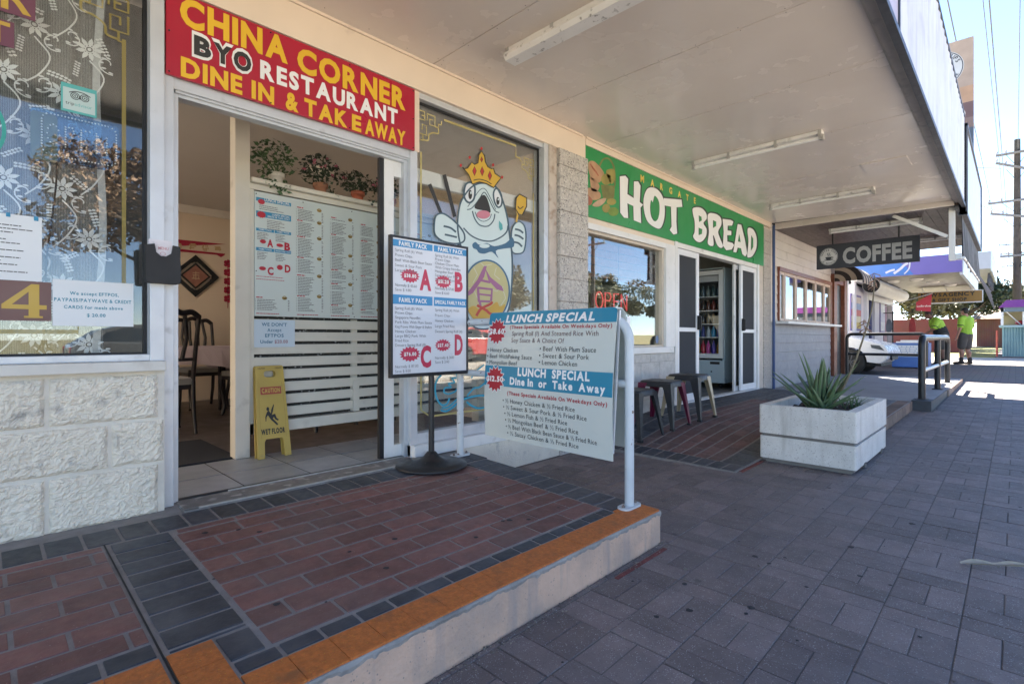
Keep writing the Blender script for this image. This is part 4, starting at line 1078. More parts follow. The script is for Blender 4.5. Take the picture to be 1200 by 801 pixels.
# dining furniture
chair = thing('dining_chair', 'dark dining chair beyond the white clothed table by the back wall', 'chair', (1.25, 6.75, .2495), 0, 'dark dining chairs around the table')
def chair_parts(t):
    f = lambda *p: p
    obj('seat', MB().poly(rrect(-.21, -.2, .21, .22, .05), lambda x, y: Vector((x, y, .46)), (0, 0, -.05)), M('seat_pad', (.33, .32, .30), .8), t, .0, local=True)
    back = MB()
    for s in (-1, 1): back.tube([(s*.19, .20, .44), (s*.2, .24, .72), (s*.205, .30, .98)], .018, 8)
    back.tube(spline([(-.205, .30, .97), (-.15, .305, 1.01), (-.08, .305, 1.0), (0, .308, 1.03), (.08, .305, 1.0), (.15, .305, 1.01), (.205, .30, .97)], 5), .024, 8)
    back.tube([(-.19, .23, .62), (.19, .23, .62)], .014, 8)
    for x in (-.10, -.035, .035, .10): back.tube([(x, .232, .62), (x*1.25, .265, .8), (x, .302, .99)], .016, 6)
    obj('backrest', back, dark_wood, t, local=True)
    for s in (-1, 1):
        obj('leg', MB().tube(spline([(s*.19, -.17, .44), (s*.205, -.19, .3), (s*.185, -.16, .12), (s*.19, -.18, .02), (s*.2, -.2, 0)], 4), [.024]*4 + [.02]*8 + [.016]*4 + [.022], 8), dark_wood, t, local=True)
        obj('leg', MB().tube([(s*.19, .20, .44), (s*.19, .22, .2), (s*.19, .27, 0)], [.02, .018, .016], 8), dark_wood, t, local=True)
    obj('seat_rail', MB().box(-.2, .2, -.19, .21, .37, .41), dark_wood, t, local=True)
chair_parts(chair)
for (x, y, a, lab) in ((1.80, 6.72, .1, 'dark dining chair beyond the clothed table, right of the other far chair'), (1.98, 5.75, -1.25, 'dark dining chair at the right end of the clothed table seen behind the partition post'),
                       (1.05, 5.15, 3.2, 'dark dining chair with pale seat pulled to the near side of the clothed table'), (1.95, 4.55, 2.6, 'dark dining chair whose legs show below the slatted partition'), (2.65, 4.6, 3.0, 'dark dining chair farthest right under the slatted partition')):
    dup(chair, (x, y, .2495), a, lab)
tb = thing('dining_table', 'dining table under a pale pink cloth by the restaurant back wall', 'table', (1.35, 6.0, .2495))
obj('table_top', MB().box(.75, 1.95, 5.6, 6.4, .93, .955), dark_wood, tb)
for x in (.82, 1.88):
    for y in (5.67, 6.33): obj('leg', MB().box(x-.03, x+.03, y-.03, y+.03, .25, .93), dark_wood, tb)
b = MB(); vs = []; fs = []; n = 60   # draped cloth: top plus a hem dropping in points at the corners
rim = []
for i in range(n):
    t_ = i/n*4; sd_ = int(t_); u = t_ - sd_
    c4 = [(.72, 5.57), (1.98, 5.57), (1.98, 6.43), (.72, 6.43)]; p, q = c4[sd_], c4[(sd_+1) % 4]
    rim.append((p[0]+(q[0]-p[0])*u, p[1]+(q[1]-p[1])*u, abs(u-.5)*2))
top = [(x, y, .962) for x, y, k in rim]; mid = [(1.35+(x-1.35)*1.015, 6+(y-6)*1.015, .94) for x, y, k in rim]
low = [(1.35+(x-1.35)*(1.03+.02*math.sin(i*1.9)), 6+(y-6)*(1.03+.02*math.sin(i*1.9)), .80 - .15*k**2) for i, (x, y, k) in enumerate(rim)]
b.add(top + mid + low, [tuple(range(n))] + [(i, (i+1) % n, n+(i+1) % n, n+i) for i in range(n)] + [(n+i, n+(i+1) % n, 2*n+(i+1) % n, 2*n+i) for i in range(n)])
tag(obj('tablecloth', b, M('pink_cloth', (.55, .45, .47), .8, 0, .06, 4)), 'pale pink tablecloth draped over the dining table', 'tablecloth')
# wall decorations
f = planeY(7.436); WB = M('banner_red', (.36, .012, .045), .7, 0, .15, 6)
t = thing('wall_banner', 'red paper banner with gold characters across the restaurant back wall', 'banner', (1.6, 7.44, 2.15))
b = MB(); b.poly([(1.5, 2.15), (2.25, 2.15), (2.24, 2.13), (2.2, 2.10), (2.15, 2.125), (1.5, 2.115), (1.5, 2.262), (2.255, 2.275)], f, (0, .006, 0)); obj('paper', b, WB, t)
b = MB((0, -.00002, 0)); f2 = planeY(7.433); random.seed(12)
for k in range(5):
    cx = 1.58 + .145*k
    for _ in range(7):
        a = random.uniform(-.05, .05); c_ = random.uniform(-.035, .035)
        if random.random() < .5: b.stroke([(cx - .045 + random.uniform(0, .03), 2.195 + c_), (cx + .045 - random.uniform(0, .03), 2.2 + c_)], .013, f2)
        else: b.stroke([(cx + a*.8, 2.16 + random.uniform(0, .03)), (cx + a*.5, 2.235)], .009, f2)
obj('gold_characters', b, M('gold_print', (.50, .33, .18), .6), t)
t = thing('wall_hanging', 'black diamond fretwork hanging with a red centre on the back wall', 'wall decoration', (1.91, 7.43, 1.58))
dm = lambda s: [(1.905, 1.83 - s), (1.905 + s*1.02, 1.83), (1.905, 1.83 + s), (1.905 - s*1.02, 1.83)]
b = MB(); b.poly([dm(.265), dm(.205)[::-1]], planeY(7.42), (0, .02, 0)); b.poly([dm(.165), dm(.14)[::-1]], planeY(7.42), (0, .02, 0))
for sx, sz in ((0, 1), (1, 0), (0, -1), (-1, 0)):
    b.poly(ell(1.905 + sx*.205, 1.83 + sz*.2, .028, .028, 12), planeY(7.422), (0, .012, 0)); b.stroke(spline([(1.905 + sx*.16 - .05*sz, 1.83 + sz*.16 - .05*sx), (1.905 + sx*.2, 1.83 + sz*.19), (1.905 + sx*.16 + .05*sz, 1.83 + sz*.16 + .05*sx)], 5), .018, planeY(7.421))
obj('fretwork', b, black_rubber, t)
b = MB(); b.poly(dm(.138), planeY(7.424), (0, .01, 0)); obj('centre', b, M('faded_red_print', (.36, .16, .12), .7, 0, .3, 14), t)
b = MB()
for p, w in (([(1.87, 1.865), (1.945, 1.868)], .01), ([(1.87, 1.84), (1.94, 1.84), (1.935, 1.80)], .01), ([(1.885, 1.84), (1.882, 1.80)], .01), ([(1.86, 1.795), (1.95, 1.797)], .012), ([(1.905, 1.885), (1.905, 1.78)], .01)): b.stroke(p, w, planeY(7.421))
obj('character', b, M('gold_print2', (.56, .40, .26), .6), t)
t = thing('hanging_ornament', 'string of red knotted ornaments hanging on the back wall behind the post', 'wall decoration', (2.28, 7.42, 1.5))
b = MB(); b.tube([(2.275, 7.42, 1.44), (2.275, 7.42, 2.08)], .004, 6); obj('cord', b, WB, t)
for k in range(5):
    b = MB(); z = 2.02 - .115*k
    for a in range(5): b.ball((2.275 + .03*math.cos(a*1.257), 7.415, z + .03*math.sin(a*1.257)), (.024, .014, .024), 8, 6)
    obj('knot', b, WB, t)
tag(obj('ceiling_light', MB().lathe((2.35, 4.9, 2.70), [(.13, 0), (.13, -.02), (.11, -.05), (.06, -.07), (.002, -.075)], 24), M('opal_plastic', (.75, .72, .66), .4)), 'round white ceiling light inside the restaurant', 'ceiling light')

# ================================================================== MENU STAND on the porch
ms = thing('menu_stand', 'black framed family pack price board on a pole with a round black base', 'menu stand', (1.99, 2.645, pz(2.645)))
zb = pz(2.645) + .002
obj('base', MB().lathe((1.99, 2.645, zb), [(.222, 0), (.225, .006), (.222, .014), (.15, .024), (.09, .036), (.055, .055), (.036, .078), (.028, .088), (.02, .09)], 40), black_paint, ms)
obj('pole', MB().tube([(1.99, 2.645, zb + .08), (1.99, 2.645, 1.0)], .0185, 16).tube([(1.99, 2.645, zb + .395), (1.99, 2.645, zb + .41)], .0215, 16), black_paint, ms)
MX0, MX1, MZ0, MZ1, MYF = 1.676, 2.275, .812, 1.655, 2.618
fr = obj('frame', MB().box(MX0, MX1, MYF, MYF + .03, MZ0, MZ0 + .022).box(MX0, MX1, MYF, MYF + .03, MZ1 - .014, MZ1).box(MX0, MX0 + .016, MYF, MYF + .03, MZ0 + .022, MZ1 - .014).box(MX1 - .014, MX1, MYF, MYF + .03, MZ0 + .022, MZ1 - .014), black_paint, ms, bevel=.002)
obj('poster', MB().box(MX0 + .016, MX1 - .014, MYF + .006, MYF + .026, MZ0 + .022, MZ1 - .014), M('poster_paper', (.72, .73, .76), .35, 0, .03), ms)
PX0, PX1, PZ0, PZ1 = MX0 + .016, MX1 - .014, MZ0 + .022, MZ1 - .014
def pf(y): return lambda s, t: Vector((PX0 + (PX1-PX0)*s, y, PZ1 - (PZ1-PZ0)*t))
def ptx(mb, s, x, t, h, w, st='r', al='l', y=MYF + .0042):
    text(mb, s, lambda a, c: Vector((a, y, c)), PX0 + (PX1-PX0)*x, PZ1 - (PZ1-PZ0)*t, h, w*(PX1-PX0) if w else None, st, al)
b = MB()
for (s0, s1, t0, t1) in ((0, .51, .012, .062), (.53, 1, .012, .062), (0, .51, .415, .485), (.53, 1, .415, .485)):
    b.box(PX0 + (PX1-PX0)*s0, PX0 + (PX1-PX0)*s1, MYF + .0052, MYF + .006, PZ1 - (PZ1-PZ0)*t1, PZ1 - (PZ1-PZ0)*t0)
obj('blue_bands', b, M('band_blue', (.05, .27, .52), .4, 0, .05), ms)
b = MB()
for s, x, t, wd in (('FAMILY PACK', .255, .052, .36), ('FAMILY PACK', .765, .052, .36), ('FAMILY PACK', .255, .468, .36), ('SPECIAL FAMILY PACK', .765, .466, .44)): ptx(b, s, x, t, .024 if 'SP' not in s else .021, wd, 'k', 'c')
obj('band_lettering', b, white_print, ms)
b = MB()
def lines(L, x, t, dt, mw):
    for i, s in enumerate(L):
        h = .0165
        text(b, s, lambda a, c: Vector((a, MYF + .0045, c)), PX0 + (PX1-PX0)*x, PZ1 - (PZ1-PZ0)*(t + dt*i), h, None, 'r', 'l', gap=.07, maxw=mw*(PX1-PX0))
lines(['Spring Roll (6) With', 'Prawn Chips', 'Beef With Black Bean Sauce', 'Sweet & Sour Pork', 'Large Fried Rice'], .03, .098, .037, .47)
lines(['Spring Roll (6) With', 'Prawn Chips', 'Chicken Chow Mein', 'With Crispy Noodles', 'Mongolian Beef', 'Sweet & Sour Pork', 'Large Fried Rice'], .545, .098, .031, .40)
lines(['Spring Roll (8) With', 'Prawn Chips', 'Singapore Noodles', 'Pork Ribs With Plum Sauce', 'King Prawns With Ginger & Shallots', 'Honey Chicken', 'Large BBQ Pork With', 'Fried Rice', 'Dessert Spring Roll (8)'], .03, .525, .034, .47)
lines(['Spring Roll (4) With', 'Prawn Chips', 'Honey Chicken', 'Large Fried Rice', 'Dessert Spring Roll (4)'], .545, .525, .042, .42)
lines(['Normally $ 43.60', 'Save $ 4.80'], .03, .355, .034, .27); lines(['Normally $ 57.80', 'Save $ 6.60'], .545, .355, .034, .27)
lines(['Normally $ 87.00', 'Save $ 11.00'], .03, .955, .034, .29); lines(['Normally $ 31.80', 'Save $ 3.40'], .545, .90, .034, .27)
obj('list_lettering', b, M('grey_print', (.20, .20, .22), .6, 0, 0), ms)
b = MB(); wtx = MB(); f = pf(MYF + .0050)
asp = (PZ1-PZ0)/(PX1-PX0)
for s, cx, ct_, rx in (('$38.80', .215, .270, .125), ('$51.20', .66, .290, .12), ('$76.00', .215, .855, .135), ('$27.40', .655, .792, .115)):
    b.poly(burst(cx, ct_, rx, rx/asp*.62, 16, .78), f); text(wtx, s, lambda a, c: Vector((a, MYF + .0035, c)), PX0 + (PX1-PX0)*cx, PZ1 - (PZ1-PZ0)*(ct_ + .012), .02, .155*(PX1-PX0), 'k', 'c')
for ch, x, t, w_, h in (('A', .415, .362, .155, .115), ('B', .885, .352, .12, .115), ('C', .42, .952, .14, .12), ('D', .885, .865, .12, .12)): ptx(b, ch, x, t, h, w_, 'k', 'c', MYF + .0048)
obj('red_print', b, M('poster_red', (.55, .04, .09), .45, 0, .05), ms); obj('price_lettering', wtx, white_print, ms)

# ================================================================== HANDRAIL at the porch end and the lunch board hung over it
XRAIL = 2.29
hr = thing('porch_handrail', 'white painted tubular handrail with chipped paint at the end of the porch', 'handrail', (XRAIL, 2.05, .2))
Y0, Y1, ZT = 2.72, 1.40, 1.172
arc = [(XRAIL, Y0, pz(Y0)), (XRAIL, Y0, .9), (XRAIL, Y0, ZT - .14)] + [(XRAIL, Y0 - .12*(1-math.cos(R(a))), ZT - .14 + .12*math.sin(R(a)) + .0) for a in range(10, 91, 10)] + \
      [(XRAIL, Y1 + .12*(1-math.cos(R(a))), ZT - .14 + .12*math.sin(R(a))) for a in range(90, 0, -10)] + [(XRAIL, Y1, ZT - .14), (XRAIL, Y1, .9), (XRAIL, Y1, pz(Y1))]
obj('tube', MB().tube(arc, .0235, 20), pole_white, hr)
obj('mid_rail', MB().tube([(XRAIL, Y0 - .01, .815), (XRAIL, Y1 + .01, .815)], .021, 14), pole_white, hr)
for Y in (Y0, Y1):
    z0 = pz(Y)
    fl = obj('base_plate', MB().poly(rrect(XRAIL - .075, -Y - .035, XRAIL + .075, -Y + .035, .03), lambda x, y: Vector((x, -y, z0 + .011)), (0, 0, -.010)), pole_white, hr)
    b = MB()
    for dx in (-.055, .055): b.lathe((XRAIL + dx, Y, z0 + .011), [(.009, 0), (.009, .007), (.005, .008), (.005, .014), (.0005, .014)], 6)
    obj('bolt', b, M('rusty_bolt', (.25, .2, .17), .6, .5), fl)
lb = thing('lunch_board', 'large folded lunch special price board hung over the white handrail', 'sign', (2.22, 1.9, .45))
BY0, BY1, BZ1, BZ0 = 2.375, 1.440, 1.205, .445
def bx(t): return 2.248 - .062*math.sin(min(1, t*1.05)*math.pi*.62) + .012*t
def zcorner(s, t): return BZ1 + (BZ0 - BZ1)*t - .012*s*t
def bf(d=0): return lambda s, t: Vector((bx(t) - d, BY0 + (BY1 - BY0)*s, zcorner(s, t)))
def sheet(mb, fx, n=26, th=.004, r=.02):
    vs = []; fs = []
    N_ = 40
    for j in range(n + 1):
        t = j/n
        dt = t*.76; ins = 0
        if dt < r: ins = (r - math.sqrt(max(0, r*r - (r-dt)**2)))/.935
        for s in (ins, 1 - ins): vs.append(fx(s, t)); 
        for s in (ins, 1 - ins): vs.append(fx(s, t) + Vector((th, 0, 0)))
    for j in range(n):
        a = 4*j; fs += [(a, a+4, a+5, a+1), (a+2, a+3, a+7, a+6), (a, a+2, a+6, a+4), (a+1, a+5, a+7, a+3)]
    fs += [(0, 1, 3, 2), (4*n, 4*n+2, 4*n+3, 4*n+1)]
    return mb.add(vs, fs)
board_face = M('board_face', (.60, .63, .58), .4, 0, .06, 2, stain=(7, .62, .8, (.46, .49, .45)))
obj('front_sheet', sheet(MB(), bf()), board_face, lb)
obj('back_sheet', sheet(MB(), lambda s, t: Vector((2.315 + .055*math.sin(min(1, t*1.05)*math.pi*.62), BY0 + (BY1-BY0)*s - .0, BZ1 + (BZ0 + .03 - BZ1)*t))), board_face, lb)
obj('frame_edge', MB().bar((2.345, BY1 + .004, 1.16), (2.362, BY1 + .004, .50), .03, .012, (0, 1, 0)).bar((2.27, BY1 + .004, 1.19), (2.21, BY1 + .006, .47), .012, .010, (0, 1, 0)), alu, lb)
obj('hanging_hinge', MB().box(2.25, 2.32, BY1 + .02, BY0 - .02, 1.198, 1.206), board_face, lb)
b = MB()
def band(t0, t1, d, n=8):
    f = bf(d)
    for j in range(n):
        ta, tb_ = t0 + (t1-t0)*j/n, t0 + (t1-t0)*(j+1)/n
        ia = max(0, (.02 - math.sqrt(max(0, .0004 - max(0, .02 - ta*.76)**2)))/.935) if ta*.76 < .02 else 0
        ib = max(0, (.02 - math.sqrt(max(0, .0004 - max(0, .02 - tb_*.76)**2)))/.935) if tb_*.76 < .02 else 0
        b.add([f(ia, ta), f(1-ia, ta), f(1-ib, tb_), f(ib, tb_)], [(0, 1, 2, 3)])
band(.0, .098, .0012, 10); band(.428, .588, .0012, 8)
obj('blue_bands', b, M('lunch_blue', (.02, .23, .36), .4, 0, .06), lb)
BW = BY0 - BY1; BH = BZ1 - BZ0
def btext(mb, s, x, t, h, w=None, st='b', al='l', d=.002, shear=0, gap=.1, maxw=None):
    text(mb, s, lambda a, c: bf(d)(a/BW, -c/BH), x*BW, -t*BH, h, w*BW if w else None, st, al, gap, shear, maxw=maxw*BW if maxw else None)
b = MB(); btext(b, 'LUNCH SPECIAL', .155, .082, .042, .70, 'k', shear=.18); btext(b, 'LUNCH  SPECIAL', .30, .492, .043, .55, 'k'); btext(b, 'Dine In  or  Take  Away', .235, .565, .040, .72, 'k')
obj('white_lettering', b, white_print, lb)
b = MB(); bur = []
f = bf(.0022)
for cx, ct_ in ((.085, .155), (.10, .535)): b.poly(burst(cx, ct_, .092, .113, 14, .74), f)
obj('price_burst_edge', b, white_print, lb)
b = MB(); f = bf(.0030)
for cx, ct_ in ((.085, .155), (.10, .535)): b.poly(burst(cx, ct_, .085, .104, 14, .74), f)
btext(b, '(These Specials Available On Weekdays Only)', .20, .133, .0195, .775, 'b'); btext(b, '(These Specials Available On Weekdays Only)', .215, .648, .021, .755, 'b')
obj('red_print', b, M('lunch_red', (.40, .015, .03), .45, 0, .06), lb)
b = MB(); btext(b, '$8.60', .085, .172, .030, .135, 'k', 'c', .0042); btext(b, '$12.50', .10, .552, .030, .155, 'k', 'c', .0042); obj('price_lettering', b, white_print, lb)
b = MB()
btext(b, 'Spring Roll (1) And Steamed Rice With', .225, .188, .026, .665, 'r'); btext(b, 'Soy Sauce & A Choice Of:', .225, .240, .026, .44, 'r')
obj('brown_lettering', b, M('brown_print', (.13, .06, .06), .6, 0, 0), lb)
b = MB()
for i, s in enumerate(('• Honey Chicken', '• Beef WithPeking Sauce', '• Mongolian Beef')): btext(b, s, .012, .318 + .050*i, .025, None, 'r', maxw=.40)
for i, s in enumerate(('• Beef With Plum Sauce', '• Sweet & Sour Pork', '• Lemon Chicken')): btext(b, s, .47, .300 + .050*i, .026, None, 'r', maxw=.46)
for i, (s, x) in enumerate((('• ½ Honey Chicken & ½ Fried Rice', .175), ('• ½ Sweet & Sour Pork & ½ Fried Rice', .18), ('• ½ Lemon Fish & ½ Fried Rice', .19), ('• ½ Mongolian Beef & ½ Fried Rice', .195), ('• ½ Beef With Black Bean Sauce & ½ Fried Rice', .20), ('• ½ Satay Chicken & ½ Fried Rice', .21))): btext(b, s, x, .712 + .050*i, .025, None, 'r', maxw=.70)
obj('black_lettering', b, ink, lb)

# ================================================================== BAKERY BUILDING
bk = thing('bakery_building', 'block bakery shopfront with a large window and sliding mesh doors under the green sign', 'building', (6.4, 2.95, .2))
b = MB(); b.box(3.925, 9.0, 2.86, 2.99, 2.84, 2.95); b.box(3.925, 9.0, 2.845, 2.86, 2.895, 2.912); b.box(3.925, 8.7, 2.888, 2.99, 2.13, 2.84); obj('fascia_board', b, cream_paint, bk, bevel=.003)
ADDED_SKYLIGHT2 = (5.0, 6.8, 4.9, 6.1)  # another hidden roof opening, added to let daylight into the bakery
b = MB(); roof_with_added_skylight(b, 3.925, 9.06, ADDED_SKYLIGHT2); obj('roof', b, M('upper_wall', (.6, .55, .48), .8), bk)
b = MB(); z = -.02; k = 0
while z < .86:
    z1 = min(z + .2, .878); x = 3.925 - (k % 2)*.2
    while x < 5.67: 
        a, c = max(x, 3.925), min(x + .4, 5.70)
        if c - a > .03: b.box(a + .002, c - .002, 2.868, 3.0, z + .002, z1 - .002)
        x += .4
    z += .2; k += 1
obj('block_wall', b, bagged, bk, bevel=.004)
b = MB(); b.box(3.93, 5.70, 2.873, 2.99, -.03, .878); obj('wall_joint', b, M('bakery_joint', (.45, .42, .38), .9, 0, .2, 9), bk)
w = obj('window', MB().box(3.925, 5.63, 2.845, 2.99, .879, .945).box(5.485, 5.70, 2.868, 2.99, .945, 2.13).box(3.925, 5.485, 2.868, 2.99, 2.072, 2.13), white_frame, bk, bevel=.003)
obj('inner_frame', MB().box(3.925, 3.975, 2.90, 2.985, .9455, 2.0715).box(5.448, 5.4845, 2.90, 2.985, .9455, 2.0715).box(3.975, 5.448, 2.90, 2.985, .9455, .968).box(3.975, 5.448, 2.90, 2.985, 2.045, 2.0715), M('cream_frame', (.60, .52, .42), .5, 0, .1, 8), w, bevel=.002)
obj('pane', MB().box(3.975, 5.448, 2.94, 2.946, .968, 2.045), glassmat('bakery_glass', (.90, .93, .92), .09, 1.3), w)
obj('window_decal', MB().poly(ell(5.40, 1.03, .035, .045, 20), planeY(2.9375)), M('blue_decal', (.2, .28, .45), .5), w)
df = obj('door_frame', MB().box(5.71, 5.775, 2.87, 2.99, .235, 2.19).box(8.435, 8.50, 2.87, 2.99, .235, 2.19).box(5.775, 8.435, 2.88, 2.99, 2.125, 2.185).box(5.71, 8.50, 2.865, 2.99, .222, .262), white_frame, bk, bevel=.003)
def screen_door(x0, x1, Y, hx):
    sd_ = obj('screen_door', MB().box(x0, x0 + .075, Y, Y + .03, .27, 2.12).box(x1 - .075, x1, Y, Y + .03, .27, 2.12).box(x0 + .075, x1 - .075, Y, Y + .03, 2.05, 2.12).box(x0 + .075, x1 - .075, Y, Y + .03, .27, .36).box(x0 + .075, x1 - .075, Y, Y + .03, 1.125, 1.175), M('screen_frame', (.76, .77, .78), .4, 0, .05), bk, bevel=.002)
    obj('mesh', MB().box(x0 + .075, x1 - .075, Y + .012, Y + .016, .36, 2.05), mesh_screen, sd_)
    obj('handle', MB().box(hx - .02, hx + .02, Y - .035, Y - .001, 1.15, 1.33).box(hx - .012, hx + .012, Y - .05, Y - .035, 1.16, 1.32), black_rubber, sd_, bevel=.004)
screen_door(5.785, 6.40, 2.895, 6.36); screen_door(7.80, 8.43, 2.895, 7.85)
obj('glass_door', MB().box(7.66, 7.73, 2.94, 2.965, .27, 2.12).box(7.73, 8.42, 2.94, 2.965, .27, .34).box(7.73, 8.42, 2.94, 2.965, 2.05, 2.12).box(6.35, 6.385, 2.94, 2.965, .27, 2.12), alu, bk)
b = MB()
for k in range(14):
    z0 = .0 + .2*k; b.box(8.705, 9.04, 2.872 + random.uniform(-.004, .004), 2.99, z0, min(z0 + .194, 2.838))
obj('pillar', b, M('rough_pillar', (.50, .46, .41), .85, 0, .25, 30, bump=.012, bs=45, spk=(55, .38, (.24, .22, .2))), bk, bevel=.004)
b = MB(); b.box(8.71, 9.035, 2.885, 2.985, -.02, 2.835); b.box(8.5, 8.705, 2.885, 2.985, .2, 2.84); obj('timber_jamb', b, M('bakery_jamb', (.60, .52, .44), .6, 0, .2, 9), bk)
b = MB(); b.box(3.9, 9.6, 2.99, 8, .1, .262); obj('floor', b, M('shop_floor', (.13, .125, .12), .5, 0, .2, 3), bk)
b = MB(); b.box(3.7, 9.6, 6.9, 7.0, .2, 2.7); b.box(3.93, 4.0, 3.0, 7, .2, 2.7); b.box(9.0, 9.06, 3.0, 7.0, .2, 2.7); obj('interior_wall', b, M('bakery_wall', (.30, .30, .26), .7, 0, .1, 2), bk)
b = MB(); b.box(3.93, 9.6, 2.99, ADDED_SKYLIGHT2[2], 2.68, 2.735); b.box(3.93, 9.6, ADDED_SKYLIGHT2[3], 7, 2.68, 2.735); b.box(3.93, ADDED_SKYLIGHT2[0], ADDED_SKYLIGHT2[2], ADDED_SKYLIGHT2[3], 2.68, 2.735); b.box(ADDED_SKYLIGHT2[1], 9.6, ADDED_SKYLIGHT2[2], ADDED_SKYLIGHT2[3], 2.68, 2.735); obj('interior_ceiling', b, M('bakery_ceiling', (.4, .38, .33), .7), bk)
t = tag(obj('downpipe', MB().tube([(9.05, 2.835, .12), (9.05, 2.835, 2.88)], .022, 10), M('blue_pipe', (.035, .075, .20), .5, 0, .2, 8)), 'thin blue downpipe between the bakery and the cafe', 'downpipe')
# things inside the bakery
wb = thing('timber_blind', 'red brown slatted timber blind across the top of the bakery window', 'blind', (4.7, 3.15, 1.8))
b = MB()
for k in range(5): b.box(4.0, 5.9, 3.14, 3.155, 1.98 - .085*k, 2.055 - .085*k)
obj('slat', b, timber, wb); obj('cord', MB().tube([(4.9, 3.13, 2.05), (4.9, 3.13, 1.62)], .003, 6), ink, wb)
dc = thing('display_counter', 'white bakery display counter with a scalloped edge inside the window', 'counter', (5.4, 4.3, .262))
obj('body', MB().box(4.7, 6.2, 3.9, 4.6, .262, 1.05), M('counter_white', (.55, .55, .52), .5), dc)
b = MB(); b.poly([(4.5, 1.75)] + [(4.5 + .075*k, 1.66 - (.05 if k % 2 else 0)) for k in range(24)] + [(6.225, 1.75)], planeY(3.9), (0, .01, 0)); obj('scalloped_valance', b, M('valance_white', (.72, .72, .7), .6), dc)
obj('glass_top', MB().box(4.7, 6.2, 3.9, 4.6, 1.055, 1.40), clear_glass, dc)
b = MB()
for x in (4.52, 6.2): b.box(x, x + .03, 3.89, 3.92, .262, 1.75)
obj('post', b, alu, dc)
no = thing('open_neon_sign', 'red OPEN tube sign on a clear board in the bakery window', 'sign', (4.57, 3.0, 1.05))
obj('board', MB().poly(rrect(4.24, 1.16, 4.92, 1.66, .03), planeY(3.03), (0, .006, 0)), glassmat('neon_board', (.62, .66, .66), .03, 1.0), no)
b = MB(); Yn = 3.015; nz = lambda P: [(x + .02, Yn, z + .155) for x, z in P]
b.tube(nz([(p[0], p[1]) for p in ell(4.345, 1.275, .062, .082, 18)] + [(4.407, 1.275)]), .0075, 8)
b.tube(nz([(4.45, 1.19), (4.45, 1.355), (4.53, 1.355), (4.555, 1.32), (4.53, 1.275), (4.452, 1.275)]), .0075, 8)
b.tube(nz([(4.70, 1.355), (4.61, 1.355), (4.61, 1.19), (4.70, 1.19)]), .0075, 8); b.tube(nz([(4.612, 1.275), (4.69, 1.275)]), .0075, 8); b.tube(nz([(4.75, 1.19), (4.75, 1.355), (4.86, 1.19), (4.86, 1.355)]), .0075, 8)
obj('neon_tube', b, M('neon_red', (.8, .09, .10), .4, 0, 0, emit=.10), no)
fg = thing('drinks_fridge', 'pale blue upright drinks fridge with a glass door standing in the bakery doorway', 'fridge', (8.2, 3.7, .262))
fc = M('fridge_body', (.42, .52, .56), .35, 0, .05, 2)
FX0, FX1, FY0, FY1 = 8.0, 8.62, 3.22, 4.02
obj('body', MB().box(FX0, FX0 + .5, FY0, FY1, .345, .70).box(FX0 + .02, FX1, FY0, FY0 + .04, .70, 2.12).box(FX0 + .02, FX1, FY1 - .04, FY1, .70, 2.12).box(FX1 - .04, FX1, FY0 + .04, FY1 - .04, .70, 2.12).box(FX0, FX1, FY0, FY1, 2.12, 2.14).box(FX0 + .5, FX1, FY0, FY1, .345, .70), fc, fg, bevel=.006)
fdr = obj('door', MB().box(FX0 - .03, FX0 + .018, FY0 + .01, FY0 + .075, .73, 2.10).box(FX0 - .03, FX0 + .018, FY1 - .075, FY1 - .01, .73, 2.10).box(FX0 - .03, FX0 + .018, FY0 + .075, FY1 - .075, .73, .80).box(FX0 - .03, FX0 + .018, FY0 + .075, FY1 - .075, 2.03, 2.10), M('fridge_door', (.66, .68, .68), .4, 0, .04), fg, bevel=.004)
obj('pane', MB().box(FX0 - .01, FX0 - .005, FY0 + .075, FY1 - .075, .80, 2.03), clear_glass, fdr)
obj('dark_backing', MB().box(FX1 - .06, FX1 - .045, FY0 + .05, FY1 - .05, .72, 2.10), M('fridge_dark', (.10, .11, .12), .5), fg)
SH = (.80, 1.06, 1.27, 1.48, 1.70)
for z in SH: obj('shelf', MB().box(FX0 + .03, FX1 - .06, FY0 + .045, FY1 - .045, z - .012, z), white_frame, fg)
obj('vent_grille', MB().box(FX0 + .021, FX0 + .03, FY0 + .08, FY1 - .08, 1.93, 2.02), M('grille_white', (.5, .5, .5), .5), fg)
obj('badge', MB().box(FX0 - .004, FX0 - .0005, FY0 + .07, FY0 + .22, .635, .675), black_rubber, fg)
obj('lock', MB().lathe((FX0, FY0 + .2, .52), [(.012, 0), (.012, -.005), (.001, -.005)], 10, ax=0), black_rubber, fg)
for y in (FY0 + .08, FY1 - .08):
    for x in (FX0 + .07, FX1 - .07): obj('castor', MB().lathe((x, y, .303), [(.04, -.012), (.04, .012)], 14, ax=1).box(x-.012, x+.012, y-.02, y+.02, .31, .345), black_rubber, fg)
cols = [[(.05, .10, .10), (.06, .10, .12), (.09, .12, .12)], [(.16, .03, .02), (.05, .03, .02), (.12, .05, .03)], [(.20, .14, .08), (.05, .04, .03), (.25, .20, .13)], [(.02, .22, .40), (.05, .06, .22), (.35, .40, .45)], [(.42, .02, .05), (.45, .06, .24), (.10, .06, .30), (.38, .2, .03)]]
random.seed(9)
protos = {}
